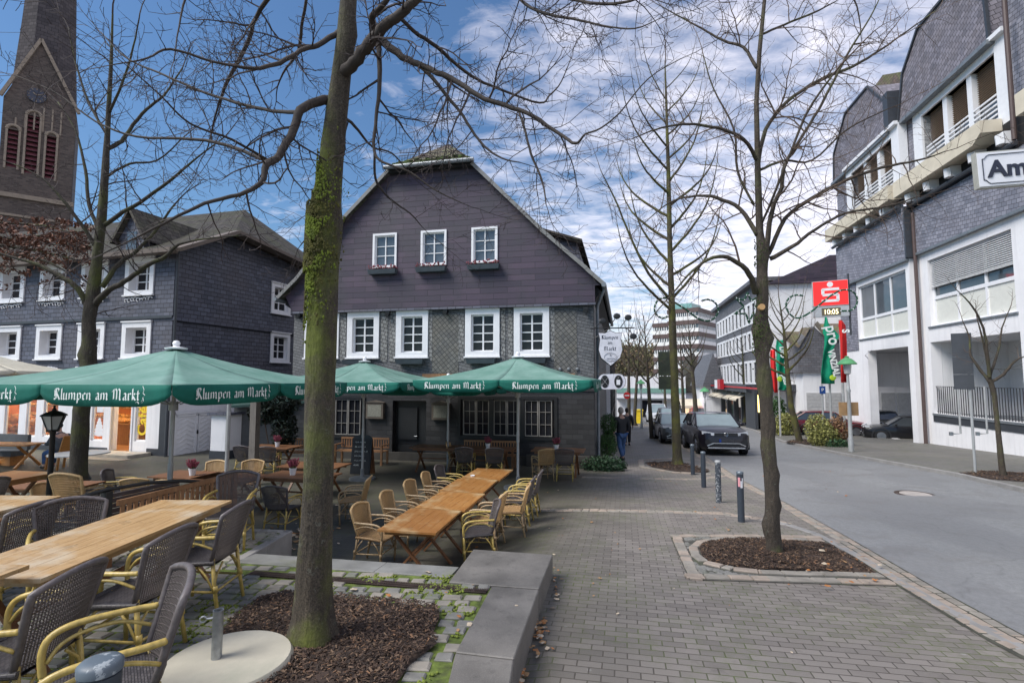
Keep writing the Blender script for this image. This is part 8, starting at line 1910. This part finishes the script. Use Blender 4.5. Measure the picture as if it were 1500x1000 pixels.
def m(op, a, b=0.0, clamp=False):
    n = N.new('ShaderNodeMath'); n.operation = op; n.use_clamp = clamp
    for i, v in enumerate((a, b)):
        if hasattr(v, 'is_output'): L.new(v, n.inputs[i])
        else: n.inputs[i].default_value = v
    return n.outputs[0]
den = m('ADD', m('MAXIMUM', sep.outputs[2], 0), .12)
cmb = N.new('ShaderNodeCombineXYZ'); L.new(m('DIVIDE', sep.outputs[0], den), cmb.inputs[0]); L.new(m('DIVIDE', sep.outputs[1], den), cmb.inputs[1])
def nz(sc, det, rough, dist, scale=(1,1,1), rot=0):
    mp = N.new('ShaderNodeMapping'); mp.inputs['Scale'].default_value = scale; mp.inputs['Rotation'].default_value = (0, 0, rot); L.new(cmb.outputs[0], mp.inputs[0])
    n = N.new('ShaderNodeTexNoise'); L.new(mp.outputs[0], n.inputs['Vector']); n.inputs['Scale'].default_value = sc; n.inputs['Detail'].default_value = det; n.inputs['Roughness'].default_value = rough; n.inputs['Distortion'].default_value = dist
    return n.outputs[0]
fine = nz(6.5, 7, .6, .35, (1, 1.7, 1), R(35)); big = nz(1.1, 5, .55, .3)
def mr(v, a, b, c=0, d=1):
    n = N.new('ShaderNodeMapRange'); L.new(v, n.inputs[0]); n.inputs[1].default_value = a; n.inputs[2].default_value = b; n.inputs[3].default_value = c; n.inputs[4].default_value = d; return n.outputs[0]
side = mr(sep.outputs[0], -.55, .5, -.2, .3)            # clouds thicken towards the east
low = mr(sep.outputs[2], .55, .12, -.04, .07)
f = m('ADD', m('ADD', m('MULTIPLY', fine, .68), m('MULTIPLY', big, .7)), m('ADD', side, low))
fac = mr(f, .66, 1.06, 0, .84)
mix = N.new('ShaderNodeMix'); mix.data_type = 'RGBA'; L.new(fac, mix.inputs[0])
tint = N.new('ShaderNodeMix'); tint.data_type = 'RGBA'; tint.blend_type = 'MULTIPLY'; tint.inputs[0].default_value = 1; tint.inputs[7].default_value = (.58, .73, .87, 1); L.new(sky.outputs[0], tint.inputs[6]); L.new(tint.outputs[2], mix.inputs[6])
shade = N.new('ShaderNodeMix'); shade.data_type = 'RGBA'; L.new(mr(fine, .35, .7), shade.inputs[0]); shade.inputs[6].default_value = (7.6, 7.4, 8.4, 1); shade.inputs[7].default_value = (9.6, 9.2, 9.9, 1)
L.new(shade.outputs[2], mix.inputs[7]); L.new(mix.outputs[2], bg.inputs[0]); bg.inputs[1].default_value = .064
sd = bpy.data.lights.new('sun', 'SUN'); so = bpy.data.objects.new('sun', sd); COL.objects.link(so); sd.energy = 2.1; sd.angle = R(34); sd.color = (1, .95, .88)
dirv = Vector((math.sin(SUN_AZ)*math.cos(SUN_EL), math.cos(SUN_AZ)*math.cos(SUN_EL), math.sin(SUN_EL)))
so.rotation_euler = dirv.to_track_quat('Z', 'Y').to_euler(); so.location = (-10, -10, 30)
scene.view_settings.view_transform = 'Standard'; scene.view_settings.look = 'None'; scene.view_settings.exposure = 1.2; scene.view_settings.gamma = 1
scene.cycles.max_bounces = 6; scene.cycles.diffuse_bounces = 3
